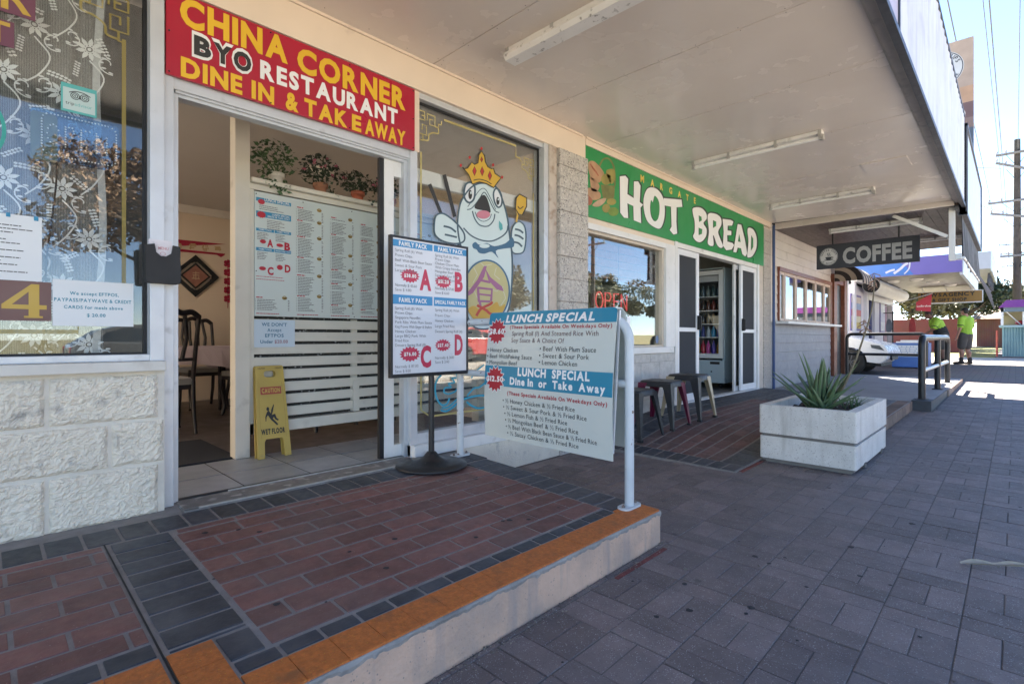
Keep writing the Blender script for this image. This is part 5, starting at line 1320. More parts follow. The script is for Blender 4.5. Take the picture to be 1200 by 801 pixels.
for si, z in enumerate(SH):
    for k in range(8):
        y = FY1 - .10 - .083*k
        ci = k % len(cols[4-si]) if si else k % 4
        c_ = cols[4-si][ci % len(cols[4-si])]
        key = (si, ci % len(cols[4-si]))
        hh = (.17 if si else .2)
        names = {0: 'bottom', 1: 'second lowest', 2: 'middle', 3: 'second highest', 4: 'top'}[si]
        lab = 'drink bottles standing on the %s shelf of the drinks fridge' % names
        if key not in protos:
            bt = MB().lathe((0, 0, 0), [(.030, 0), (.032, .01), (.032, hh*.6), (.024, hh*.74), (.012, hh*.86), (.012, hh)], 10)
            o = obj('drink_bottle', bt, M('drink_%d_%d' % key, c_, .2, 0, .05), None); protos[key] = o
        else:
            o = protos[key].copy(); COL.objects.link(o)
        o.location = (FX0 + .085, y, z); tag(o, 'drink bottle standing on the %s shelf of the drinks fridge' % names, 'bottle', 'bottles on the %s fridge shelf' % names)

# bakery sign
gs = board('shop_sign', 'long green bakery sign with white brush lettering and a basket of bread picture', 'sign', 3.885, 8.69, 2.185, 2.84, 2.886, sign_green, .016)
SY = 2.8695
zs = lambda dy: (lambda x, y: onY(640 + x/4.2857, 150 + y/4.2857, SY - dy))
LET = {
 'H': [[(370,243),(398,240),(412,256),(408,332),(440,352),(441,268),(462,268),(474,290),(470,372),(487,385),(474,400),(477,478),(440,463),(438,392),(408,378),(412,453),(391,450),(372,425)]],
 'O': [spline([(530,298),(560,310),(585,345),(596,400),(592,460),(575,502),(548,500),(510,470),(492,415),(490,355),(505,310)], 5, True), spline([(545,340),(565,365),(570,410),(562,455),(545,468),(528,445),(522,400),(527,362),(536,372)], 4, True)],
 'T': [[(590,352),(680,360),(684,396),(655,398),(654,470),(658,530),(640,535),(620,512),(630,495),(627,395),(590,388)]],
 'B': [spline([(738,402),(775,400),(802,425),(806,455),(790,478),(806,508),(802,545),(778,572),(755,568),(738,545),(746,520),(746,470),(737,430)], 4, True), [(766,438),(780,446),(782,464),(768,472)], [(766,500),(784,508),(782,532),(766,538)]],
 'R': [spline([(812,436),(848,430),(876,450),(880,485),(864,520),(874,555),(888,592),(876,602),(858,585),(844,545),(838,542),(840,590),(812,580),(818,520)], 4, True), [(838,462),(854,470),(854,492),(838,502)]],
 'E': [[(886,456),(928,462),(940,470),(934,490),(912,490),(911,514),(930,517),(930,538),(909,538),(910,570),(936,577),(944,588),(932,610),(905,614),(888,590),(892,520)]],
 'A': [[(962,482),(980,486),(998,560),(1010,630),(1000,645),(985,632),(979,604),(962,600),(955,625),(940,622),(950,560)], [(970,532),(977,572),(963,570)]],
 'D': [spline([(1012,506),(1038,508),(1056,545),(1056,600),(1038,640),(1018,650),(1010,640),(1016,570)], 4, True), [(1030,538),(1040,555),(1040,598),(1028,616)]]}
b = MB()
for k, rings in LET.items():
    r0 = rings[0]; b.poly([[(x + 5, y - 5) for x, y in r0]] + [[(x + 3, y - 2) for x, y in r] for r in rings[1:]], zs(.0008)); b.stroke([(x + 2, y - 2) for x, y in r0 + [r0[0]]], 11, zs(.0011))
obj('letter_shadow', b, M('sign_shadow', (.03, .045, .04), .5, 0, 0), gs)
b = MB()
for k, rings in LET.items(): b.poly(rings, zs(.0022))
obj('white_lettering', b, white_print, gs)
b = MB()
for i, ch in enumerate('MARGATE'): text(b, ch, planeY(SY - .0015), 4.915 + .213*i, 2.716 + .0012*i, .068, None, 'k', 'l', maxw=.085)
obj('yellow_lettering', b, M('pale_yellow', (.80, .58, .12), .5), gs)
# printed basket of bread
def pr(name, col, fnb, dy): 
    b = MB(); fnb(b, zs(dy)); obj(name, b, M('print_' + name, col, .5, 0, .35, 9), gs)
pr('basket', (.22, .22, .07), lambda b, f: (b.poly([(275,285),(345,290),(342,350),(320,362),(285,352)], f), b.stroke(spline([(268,275),(262,215),(285,160),(315,155),(338,190),(345,245),(345,290)], 5), 8, f)), .0009)
pr('baguette', (.52, .30, .17), lambda b, f: (b.poly(spline([(212,175),(232,165),(256,180),(290,225),(282,255),(262,275),(232,262),(215,220)], 5, True), f), b.poly(spline([(220,245),(245,262),(268,290),(255,318),(228,312),(222,275)], 5, True), f), b.poly(spline([(190,310),(225,300),(268,322),(272,352),(240,362),(200,345),(185,325)], 5, True), f)), .0013)
pr('crust', (.42, .13, .07), lambda b, f: (b.poly(spline([(180,345),(205,335),(232,360),(225,385),(195,388),(180,375)], 5, True), f), [b.stroke([(222 + 9*k, 180 + 12*k), (236 + 9*k, 205 + 12*k)], 6, f) for k in range(4)]), .0017)
pr('loaf', (.36, .30, .08), lambda b, f: (b.poly(ell(302, 258, 26, 28), f), b.poly(spline([(300,220),(325,205),(345,215),(345,260),(325,280)], 5, True), f), b.poly(ell(328, 370, 24, 17), f), b.poly(ell(302, 403, 20, 22), f)), .0020)
pr('apple', (.20, .30, .05), lambda b, f: b.poly(ell(338, 420, 26, 22), f), .0024)
pr('slice', (.58, .38, .25), lambda b, f: b.poly(spline([(232,388),(262,362),(300,352),(292,375),(262,395)], 5, True), f), .0024)

# ================================================================== CANOPY over both shops
cp = thing('street_canopy', 'cantilevered cream shop canopy with flat sheeted soffit and tall pale fascia', 'canopy', (3, 1.7, 2.9))
XJ = [-3.6, -2.65, -1.45, -.25, .95, 2.155, 3.20, 4.19, 5.375, 6.64, 7.80, 9.2]
b = MB()
for x0, x1 in zip(XJ, XJ[1:]): b.hexa([(x0 + .003, .60, 2.911), (x1 - .003, .60, 2.911), (x1 - .003 - (.22 if x1 > 9 else 0), 2.86, 2.911), (x0 + .003, 2.86, 2.911)], [(x0 + .003, .60, 2.935), (x1 - .003, .60, 2.935), (x1 - .003 - (.22 if x1 > 9 else 0), 2.86, 2.935), (x0 + .003, 2.86, 2.935)])
obj('soffit', b, ceil_paint, cp)
b = MB(); b.box(-3.6, 9.2, .6, 2.86, 2.94, 3.05); obj('canopy_deck', b, M('deck_dark', (.08, .07, .06), .9), cp)
b = MB(); b.box(-3.6, 9.38, .535, .60, 2.885, 3.05); b.box(-3.6, 9.38, .597, .615, 2.90, 2.911); obj('edge_trim', b, M('trim_paint', (.56, .50, .44), .5, 0, .2, 6, stain=(9, .55, .75, (.33, .3, .27))), cp, bevel=.004)
b = MB(); b.box(9.2, 9.26, .6, 2.86, 2.85, 3.05); obj('end_board', b, ceil_paint, cp)
b = MB(); random.seed(15)
for x in XJ[1:-1]:
    for k in range(9):
        for dx in (-.02, .02): b.lathe((x + dx, .68 + .26*k + random.uniform(-.01, .01), 2.9112), [(.0035, 0), (.003, -.0012), (.0003, -.0014)], 6)
for k in range(40): b.lathe((-2 + .28*k, 2.80 + random.uniform(-.01, .01), 2.9112), [(.0035, 0), (.003, -.0012), (.0003, -.0014)], 6)
tag(obj('nail_heads', b, M('rusty_nail', (.18, .13, .1), .8), cp), kind='stuff')
hx = obj('access_hatch', MB().box(6.6, 7.01, .80, 1.20, 2.9045, 2.9105), ceil_paint, cp)
wf = M('fascia_white', (.66, .66, .70), .45, 0, .15, 2, streak=(9, .54, .75, (.48, .47, .52)), stain=(3, .55, .8, (.46, .45, .52)))
b = MB(); x = 3.86
vs = []; fs = []; n = 0
xs_ = [3.86 + .0235*i for i in range(236)]
for i, x in enumerate(xs_): 
    y = .500 + .012*(abs((i % 8) - 4)/4)
    vs += [(x, y, 2.855), (x, y, 4.06), (x, .53, 4.06), (x, .53, 2.855)]
for i in range(len(xs_)-1):
    for k in range(4): fs.append((4*i+k, 4*i+(k+1) % 4, 4*i+4+(k+1) % 4, 4*i+4+k))
b.add(vs, fs); obj('fascia', b, wf, cp)
b = MB(); b.box(-3.6, 3.83, .505, .535, 2.87, 4.06); obj('fascia', b, M('fascia_lilac', (.50, .44, .52), .5, 0, .15, 3), cp)
b = MB(); b.box(-3.6, 9.4, .49, .533, 2.835, 2.872); b.box(3.832, 3.857, .495, .535, 2.87, 4.06); b.box(-3.6, 9.4, .495, .54, 4.06, 4.09); obj('fascia_angle', b, M('dark_angle', (.07, .08, .10), .5, .3, .3, 8), cp)
b = MB(); b.box(-3.6, 9.3, 2.95, 3.0, 3.05, 3.1)
for i, x in enumerate((-3, 0.5, 4.0, 7.5)): b.bar((x, .6, 3.1), (x, 2.99, 4.3), .05, .05)
obj('tie_rod', b, dark_metal, cp)
# fluorescent battens under the canopy
fl = thing('fluorescent_batten', 'nearest fluorescent batten with a long grimy diffuser on the canopy soffit', 'light fitting', (2.40, 1.75, 2.911), 0, 'fluorescent battens under the canopy')
def fluo(t, big):
    L_ = 1.22; w_ = .055 if not big else .075
    obj('housing', MB().box(-.038, .038, -L_/2, L_/2, -.036, -.001), M('batten_white', (.84, .83, .80), .45, 0, .15, 8, stain=(13, .58, .75, (.36, .34, .31))), t, bevel=.004, local=True)
    if big:
        obj('diffuser', MB().add([(x, y, z) for y in (-L_/2 + .01, L_/2 - .01) for x, z in ((-.055, -.037), (-.062, -.06), (-.045, -.085), (.045, -.085), (.062, -.06), (.055, -.037))], [(0,1,7,6),(1,2,8,7),(2,3,9,8),(3,4,10,9),(4,5,11,10),(5,0,6,11),(0,5,4,3,2,1),(6,7,8,9,10,11)]), M('diffuser_dirty', (.86, .85, .81), .35, 0, .1, 6, stain=(26, .60, .72, (.22, .21, .19))), t, local=True)
    else:
        obj('tube', MB().tube([(.0, -L_/2 + .03, -.062), (.0, L_/2 - .03, -.062)], .017, 14), M('lamp_tube', (.88, .88, .86), .3, 0, .03), t, local=True)
    cl = MB()
    for y in (-L_/2 + .02, -.22, .22, L_/2 - .02): cl.box(-.042, .042, y - .012, y + .012, -.062, -.0005); 
    if not big:
        cl.box(-.022, .022, -L_/2, -L_/2 + .03, -.082, -.036); cl.box(-.022, .022, L_/2 - .03, L_/2, -.082, -.036); cl.lathe((0, -L_/2 + .012, -.062), [(.027, -.02), (.03, 0), (.022, .01), (.001, .012)], 12, ax=1)
    obj('bracket', cl, M('bracket_grey', (.46, .45, .43), .5, 0, .2, 12), t, local=True)
fluo(fl, True)
fl2 = thing('fluorescent_batten', 'bare tube batten on the canopy soffit in front of the green bakery sign', 'light fitting', (5.28, 1.85, 2.911), 0, 'fluorescent battens under the canopy'); fluo(fl2, False)
dup(fl2, (7.72, 1.86, 2.911), 0, 'bare tube batten on the canopy soffit close to the dark cafe ceiling')

# ================================================================== STOOLS
def stool(lab, x, y, a, seat, leg_mats, group='metal stools outside the bakery'):
    z0 = az(x, y) - .003; t = thing('metal_stool', lab, 'stool', (x, y, z0), a, group)
    H_ = .455; tp = .155; bt = .215
    b = MB(); b.poly([rrect(-tp, -tp, tp, tp, .045), ell(0, 0, .02, .02, 12)], lambda p, q: Vector((p, q, H_)), (0, 0, -.006)); 
    rim = rrect(-tp, -tp, tp, tp, .045); n = len(rim)
    b.add([(p, q, H_ - .001) for p, q in rim] + [(p*1.07, q*1.07, H_ - .012) for p, q in rim] + [(p*1.09, q*1.09, H_ - .055) for p, q in rim], [(i, n+i, n+(i+1) % n, (i+1) % n) for i in range(n)] + [(n+i, 2*n+i, 2*n+(i+1) % n, n+(i+1) % n) for i in range(n)], True)
    obj('seat', b, seat, t, local=True)
    for k, (sx, sy) in enumerate(((-1, -1), (1, -1), (1, 1), (-1, 1))):
        b = MB(); zt = H_ - .02
        def sec(z, w, off): # L shaped pressed leg section, tapering
            c = off; return [(sx*c, sy*c, z), (sx*(c - w), sy*c, z), (sx*(c - w), sy*(c - .008), z), (sx*(c - .008), sy*(c - .008), z), (sx*(c - .008), sy*(c - w), z), (sx*c, sy*(c - w), z)]
        secs = [sec(zt, .095, tp*1.085), sec(zt - .06, .075, tp*1.12), sec(.24, .052, .190), sec(.02, .028, bt), sec(0, .028, bt + .002)]
        vs = [p for s in secs for p in s]; fs = []
        for i in range(len(secs)-1):
            for m in range(6): fs.append((6*i+m, 6*i+(m+1) % 6, 6*i+6+(m+1) % 6, 6*i+6+m))
        fs += [tuple(range(6)), tuple(range(6*(len(secs)-1), 6*len(secs)))]
        b.add(vs, fs); lg = obj('leg', b, leg_mats[k], t, local=True)
        obj('foot', MB().box(sx*(bt - .034), sx*(bt + .006), sy*(bt - .034), sy*(bt + .006), 0, .022), black_rubber, lg, local=True)
    return t
sk = M('stool_black', (.022, .024, .028), .48, 0, .25, 12, stain=(20, .64, .74, (.07, .065, .06))); mag = M('stool_maroon', (.16, .012, .05), .4, .2, .15, 10); bei = M('stool_beige', (.46, .38, .25), .4, .1, .15, 10); stop_ = M('stool_worn_seat', (.10, .095, .085), .55, .2, .4, 16)
def foot_to(u, v, sx, sy, a):   # put the stool so that one foot stands on the apron at this spot
    p = None
    z = .12
    for _ in range(8):
        r = ray(u, v); t = (z - CZ)/r.z; p = Vector((0, 0, CZ)) + r*t; z = az(p.x, p.y)
    o = Matrix.Rotation(a, 2) @ Vector((sx*.215, sy*.215)); return p.x - o.x, p.y - o.y
sx_, sy_ = foot_to(751, 524, -1, -1, .0); stool('all black metal stool nearest the white handrail outside the bakery', sx_, sy_, .0, sk, [sk, sk, sk, sk])
sx_, sy_ = foot_to(789, 509, -1, -1, .06); stool('black metal stool with maroon back legs, middle one outside the bakery', sx_, sy_, .06, sk, [sk, mag, mag, mag])
sx_, sy_ = foot_to(821, 497, -1, -1, .04); stool('black metal stool with beige back legs nearest the bakery door', sx_, sy_, .04, sk, [sk, bei, bei, bei])

# ================================================================== PLANTER AND ALOE
pl_ = thing('concrete_planter', 'pale exposed aggregate concrete planter box with a groove round its middle', 'planter', (5.0, 1.165, gz(5)))
agg = M('exposed_aggregate', (.74, .70, .64), .85, 0, .14, 9, streak=(13, .54, .76, (.50, .46, .40)), bump=.003, bs=140, spk=[(75, .27, (.38, .32, .27)), (46, .22, (.42, .38, .35)), (110, .30, (.84, .81, .77))], stain=(4, .5, .85, (.58, .54, .48)))
X0, X1, YA, YB = 4.445, 5.66, .828, 1.505
def ring(mb, x0, x1, y0, y1, z0, z1, th):
    o = rrect(x0, y0, x1, y1, .015, 3); i = rrect(x0+th, y0+th, x1-th, y1-th, .01, 3)
    return mb.poly([o, i], lambda x, y: Vector((x, y, z1)), (0, 0, z0 - z1))
obj('upper_ring', ring(MB(), X0, X1, YA, YB, .280, .506, .065), agg, pl_, bevel=.008)
obj('groove', MB().box(X0 + .02, X1 - .02, YA + .02, YB - .02, .06, .40), M('groove_dark', (.22, .20, .18), .9, 0, .2, 20), pl_)
b = MB(); b.poly(rrect(X0 + .004, YA + .004, X1 - .004, YB - .004, .015, 3), lambda x, y: Vector((x, y, .256)), (0, 0, -.176)); obj('lower_ring', b, agg, pl_, bevel=.008)
b = MB(); b.box(X0 + .04, X1 - .04, YA + .04, YB - .04, gz(4.4) - .01, .07); obj('plinth', b, M('planter_base', (.26, .24, .22), .9, 0, .2, 15), pl_)
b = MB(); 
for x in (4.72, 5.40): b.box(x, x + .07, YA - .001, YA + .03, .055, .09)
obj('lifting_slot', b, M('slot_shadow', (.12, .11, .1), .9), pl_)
b = MB(); vs = []; fs = []; n = 24
for j in range(n + 1):
    for i in range(n + 1):
        x = X0 + .06 + (X1-X0-.12)*i/n; y = YA + .06 + (YB-YA-.12)*j/n; vs.append((x, y, .438 + .025*MN.noise(Vector((x*9, y*9, 1))) + .012*MN.noise(Vector((x*40, y*40, 2)))))
for j in range(n):
    for i in range(n): a = j*(n+1)+i; fs.append((a, a+1, a+n+2, a+n+1))
b.add(vs, fs); obj('soil', b, M('soil', (.055, .042, .032), .95, 0, .4, 30, bump=.006, bs=80), pl_)
al = thing('aloe_plant', 'aloe with long spiky grey green leaves and a bare flower stalk in the concrete planter', 'plant', (4.95, 1.16, .44))
alm = M('aloe_leaf', (.135, .215, .105), .45, 0, .25, 9, island=.3, stain=(8, .6, .8, (.16, .19, .12)))
random.seed(17)
def aloe_leaf(mb, c, az_, tilt, L_, w0):
    n = 9; vs = []; fs = []; d = Vector((math.cos(az_), math.sin(az_), 0)); sdv = Vector((-d.y, d.x, 0))
    for i in range(n + 1):
        t = i/n; el = tilt + .35*t*(1 if tilt > 1 else .6); 
        p = Vector(c) + d*(L_*t*math.cos(tilt - .12*t)) + Vector((0, 0, L_*(t*math.sin(tilt) - .10*t*t*math.cos(tilt))))
        w = w0*(1 - t)**.75*(1 - .25*(1-t)**6) + .0008; up = (d*-math.sin(tilt) + Vector((0, 0, math.cos(tilt))))
        vs += [p + sdv*w + up*w*.35, p - up*w*.15, p - sdv*w + up*w*.35, p - up*w*.55]
    for i in range(n):
        for k in range(4): fs.append((4*i+k, 4*i+(k+1) % 4, 4*i+4+(k+1) % 4, 4*i+4+k))
    mb.add(vs, fs, True)
for k in range(38):
    a = random.uniform(0, 6.28); t_ = random.uniform(.45, 1.45); c = (4.92 + random.uniform(-.06, .06), 1.17 + random.uniform(-.06, .06), .43)
    b = MB(); aloe_leaf(b, c, a, t_, random.uniform(.34, .54)*(1.0 if t_ > .8 else .85), random.uniform(.026, .040)); obj('leaf', b, alm, al)
for k in range(16):
    a = random.uniform(0, 6.28); t_ = random.uniform(.7, 1.4); c = (5.2 + random.uniform(-.12, .12), 1.02 + random.uniform(-.08, .08), .43)
    b = MB(); aloe_leaf(b, c, a, t_, random.uniform(.10, .2), .011); obj('leaf', b, alm, al)
sp = [(4.93, 1.15, .45)] + [tuple(onX(u, v, 5.0)) for u, v in ((982, 465), (1000, 428), (1012, 395), (1021, 365), (1024.5, 335), (1025, 322))]
st_ = obj('flower_stalk', MB().tube(spline(sp, 5), [.010 - .006*i/30 for i in range(31)], 8), M('stalk_green', (.20, .17, .11), .6, 0, .2, 14), al)
b = MB(); 
for (q, dx, sc) in ((Vector(sp[-1]), 0, 1), (onX(1013, 376, 5.0), 0, .8)):
    for k in range(14):
        p = q + Vector((0, random.uniform(-.01, .01), random.uniform(-.10, .02)*sc)); a = random.uniform(0, 6.28)
        b.tube([p, p + Vector((math.cos(a)*.035, math.sin(a)*.035, -.015)), p + Vector((math.cos(a)*.045, math.sin(a)*.045, -.03))], [.003, .004, .002], 5)
obj('dry_flower', b, M('dry_flower', (.36, .22, .15), .8, 0, .3, 30), st_)
# fallen dry leaf on the paving
t = thing('dry_leaf', 'long curled pale dry leaf lying on the paving at the right', 'leaf', (3.6, .2, gz(3.6)))
p0 = Vector((0, 0, CZ)) + ray(1126, 660)*((gz(3) + .012 - CZ)/ray(1126, 660).z); p1 = Vector((0, 0, CZ)) + ray(1205, 664)*((gz(3) + .012 - CZ)/ray(1205, 664).z)
b = MB(); n = 14; vs = []; fs = []
for i in range(n + 1):
    k = i/n; p = p0.lerp(p1, k); w_ = .016*math.sin(math.pi*min(1, .15 + k*.8))*(1 + .3*math.sin(k*9)); up = Vector((0, 0, .004 + .008*abs(math.sin(k*6)))); s_ = Vector((.75, .65, 0))
    vs += [p + s_*w_ + up*1.5, p, p - s_*w_ + up]
for i in range(n): fs += [(3*i, 3*i+1, 3*i+4, 3*i+3), (3*i+1, 3*i+2, 3*i+5, 3*i+4)]
b.add(vs, fs); obj('blade', b, M('dry_leaf', (.42, .36, .28), .8, 0, .2, 30), t)

# ================================================================== CAFE BUILDING
cf = thing('cafe_building', 'weatherboard cafe with blue grey lower boards, timber windows and a timber doorway', 'building', (11.7, 2.95, .2))
CE = 14.3; WX0, WX1, WZ0, WZ1 = 9.50, 12.90, 1.335, 2.185
cw = M('cafe_white_board', (.74, .68, .62), .55, 0, .1, 4, stain=(6, .62, .8, (.48, .44, .4))); cg = M('cafe_grey_board', (.27, .28, .315), .55, 0, .15, 4, stain=(5, .6, .8, (.34, .345, .36)))
lo, up = MB(), MB()
def boards(mb, x0, x1, z0, z1, p=.155):
    z = z0
    while z < z1 - .01:
        zt = min(z + p, z1); mb.hexa([(x0, 2.898, z + .003), (x1, 2.898, z + .003), (x1, 2.95, z + .003), (x0, 2.95, z + .003)], [(x0, 2.908, zt), (x1, 2.908, zt), (x1, 2.95, zt), (x0, 2.95, zt)]); z += p
boards(lo, 9.07, 12.98, .18, 1.30); boards(up, 9.07, WX0 - .03, 1.32, 2.93); boards(up, WX0 - .03, 13.0, WZ1 + .06, 2.93); boards(up, 13.0, 14.2, 2.45, 2.93)
obj('lower_boards', lo, cg, cf); obj('upper_boards', up, cw, cf)
obj('roof', MB().box(9.06, CE, 2.95, 8.2, 2.94, 4.7).box(CE - .1, CE, 2.96, 8.2, 0, 2.94).box(9.07, 13.0, 2.95, 3.0, .1, 1.33).box(9.07, 9.48, 2.95, 3.0, 1.33, 2.94).box(9.48, 14.2, 2.95, 3.0, 2.25, 2.94), M('cafe_upper', (.5, .46, .42), .8), cf)
w = obj('window', MB().box(WX0 - .05, WX1 + .05, 2.86, 2.95, WZ1, WZ1 + .07).box(WX0 - .05, WX0, 2.87, 2.95, WZ0, WZ1).box(WX1, WX1 + .08, 2.87, 2.95, WZ0, WZ1), timber, cf, bevel=.003)
mx = [WX0] + [onY(u, 380, 2.9).x for u in (918.5, 932, 944, 955, 965)] + [WX1]
for k, (a, c) in enumerate(zip(mx, mx[1:])):
    s = obj('casement', MB().box(a + .01, a + .06, 2.885, 2.93, WZ0, WZ1).box(c - .06, c - .01, 2.885, 2.93, WZ0, WZ1).box(a + .06, c - .06, 2.885, 2.93, WZ0, WZ0 + .05).box(a + .06, c - .06, 2.885, 2.93, WZ1 - .05, WZ1), M('casement_paint', (.60, .46, .38), .5, 0, .12, 9), w)
    obj('pane', MB().box(a + .06, c - .06, 2.905, 2.911, WZ0 + .05, WZ1 - .05), glass, s)
obj('serving_shelf', MB().box(WX0 - .15, 13.05, 2.70, 2.9, 1.285, 1.325), white_frame, cf, bevel=.004)
obj('door_post', MB().box(13.02, 13.28, 2.84, 2.95, .2, 2.45).box(13.98, 14.2, 2.84, 2.95, .2, 2.45).box(13.28, 13.98, 2.86, 2.95, 2.25, 2.45), timber, cf, bevel=.004)
obj('door', MB().box(13.28, 13.98, 2.92, 2.95, .2, 2.25), M('cafe_door', (.05, .055, .06), .4, 0, .2, 4), cf)
obj('corner_post', MB().box(14.21, 14.33, 2.83, 2.96, .1, 2.94), white_frame, cf)
b = MB(); b.box(9.1, 14.2, 3.0, 7, .1, .21); b.box(9.1, 14.2, 6.9, 7, .2, 2.9); obj('interior', b, M('cafe_interior', (.25, .22, .2), .7), cf)
# cafe canopy: dark timber lining
cc = thing('cafe_canopy', 'cafe canopy with dark timber lined ceiling and pale parapet', 'canopy', (11.4, 1.7, 2.85))
b = MB(); y = .56
while y < 2.88: b.box(9.265, 13.5, y + .002, min(y + .118, 2.89), 2.855, 2.88); y += .12
obj('ceiling_boards', b, M('dark_lining', (.095, .062, .055), .45, 0, .4, 7, stain=(3, .5, .8, (.14, .095, .085))), cc)
obj('canopy_deck', MB().box(9.265, 13.5, .56, 2.94, 2.885, 3.0), M('deck_dark', (.08, .07, .06), .9), cc)
b = MB(); b.box(9.42, 13.6, .49, .555, 2.78, 3.95); obj('fascia', b, M('fascia_blue_white', (.55, .62, .70), .4, 0, .15, 2), cc)
b = MB(); b.box(9.42, 13.6, .475, .57, 2.73, 2.78); b.box(9.42, 9.46, .47, .56, 2.74, 3.98); b.box(9.42, 13.6, .47, .56, 3.95, 3.99); b.box(13.6, 13.64, .47, .56, 2.73, 3.99); b.box(9.3, 13.5, .56, .60, 2.80, 2.85); obj('fascia_trim', b, M('trim_dark', (.10, .105, .12), .5, .2, .3, 8), cc)
bl = thing('drop_blind', 'grey mesh drop blind hanging from the outer edge of the cafe canopy', 'blind', (11.6, .52, 2.2))
vs = []; fs = []
for i in range(41):
    x = 9.45 + 4.2*i/40; y = .515 + .02*math.sin(i*1.1) + .01*math.sin(i*2.7); vs += [(x, .53, 2.73), (x, y, 2.16 + .03*math.sin(i*.9)), (x, y + .004, 2.16 + .03*math.sin(i*.9)), (x, .534, 2.73)]
for i in range(40):
    for k in range(4): fs.append((4*i+k, 4*i+4+k, 4*i+4+(k+1) % 4, 4*i+(k+1) % 4))
obj('fabric', MB().add(vs, fs), M('blind_fabric', (.085, .095, .11), .8, 0, .25, 4), bl)
obj('bottom_bar', MB().tube([(9.45, .515, 2.155), (13.6, .515, 2.155)], .018, 8), alu, bl)
bp = thing('canopy_bracket', 'white square post with a diagonal brace hanging from the canopy corner', 'bracket', (9.45, .60, 2.1))
obj('post', MB().box(9.40, 9.47, .60, .67, 2.12, 2.87), white_frame, bp, bevel=.004); obj('brace', MB().bar((9.43, .68, 2.46), (9.43, 1.30, 2.85), .045, .045), white_frame, bp)
obj('clamp', MB().box(9.40, 9.50, .53, .60, 2.13, 2.21), alu, bp, bevel=.004)
# hanging sign
hs = thing('hanging_sign', 'dark hanging COFFEE sign with a round cup emblem under the cafe ceiling', 'sign', (10, 1.75, 2.22))
obj('panel', MB().box(10.0, 10.05, 1.05, 2.447, 2.215, 2.62), M('sign_charcoal', (.035, .038, .05), .5, 0, .15, 3), hs, bevel=.003)
for y in (1.3, 2.2): obj('hanger', MB().box(10.015, 10.035, y, y + .02, 2.62, 2.86), dark_metal, hs)
f = planeX(9.998); b = MB()
grey = M('sign_grey', (.42, .42, .42), .5, 0, .15, 20)
text(b, 'COFFEE', f, -2.06, 2.285, .235, .92, 'k', gap=.06); obj('lettering', b, grey, hs)
b = MB(); b.poly(ell(-2.265, 2.415, .135, .145, 36), f); obj('emblem', b, M('emblem_white', (.62, .61, .60), .5), hs)
b = MB(); f = planeX(9.9965)
def cup(b, f, cx, cz, s):
    b.poly(spline([(cx - .5*s, cz), (cx - .42*s, cz - .3*s), (cx - .2*s, cz - .45*s), (cx + .2*s, cz - .45*s), (cx + .42*s, cz - .3*s), (cx + .5*s, cz)], 4) + [(cx - .5*s, cz)], f)
    b.stroke(spline([(cx + .46*s, cz - .05*s), (cx + .68*s, cz - .1*s), (cx + .60*s, cz - .3*s), (cx + .38*s, cz - .32*s)], 4), .09*s, f)
    b.poly(ell(cx, cz - .52*s, .75*s, .09*s, 20), f)
    for dx in (-.15, .12): b.stroke(spline([(cx + dx*s, cz + .1*s), (cx + (dx+.14)*s, cz + .3*s), (cx + (dx-.04)*s, cz + .5*s), (cx + (dx+.12)*s, cz + .72*s)], 5), .09*s, f)
def arctext(b, s, f, cx, cz, r, a0, a1, h, flip=False):
    n = len(s)
    for i, ch in enumerate(s):
        if ch == ' ': continue
        a = R(a0 + (a1-a0)*(i + .5)/n); rot = a - math.pi/2 + (math.pi if flip else 0)
        vs, fs, wd = layout(ch, 'b'); k = h/CAP
        P = []
        for p in vs:
            u, v = (p[0] - wd/2)*k, p[1]*k - h/2
            P.append(f(cx + r*math.cos(a) + u*math.cos(rot) - v*math.sin(rot), cz + r*math.sin(a) + u*math.sin(rot) + v*math.cos(rot)))
        b.add(P, fs)
cup(b, f, -2.265, 2.41, .095); b.stroke(ell(-2.265, 2.415, .128, .138, 36) + [(-2.137, 2.415)], .006, f)
arctext(b, 'COFFEE CUPS', f, -2.265, 2.415, .110, 170, 10, .026); arctext(b, '· OF MARGATE ·', f, -2.265, 2.415, .112, 195, 345, .020, True)
obj('emblem_print', b, M('sign_charcoal', (.035, .038, .05)), hs)
dup(fl2, (9.88, 1.62, 2.855), 0, 'bare tube batten on the dark cafe ceiling just above the hanging coffee sign')
dup(fl2, (11.9, 1.25, 2.855), 0, 'bare tube batten on the dark cafe ceiling beyond the hanging coffee sign')
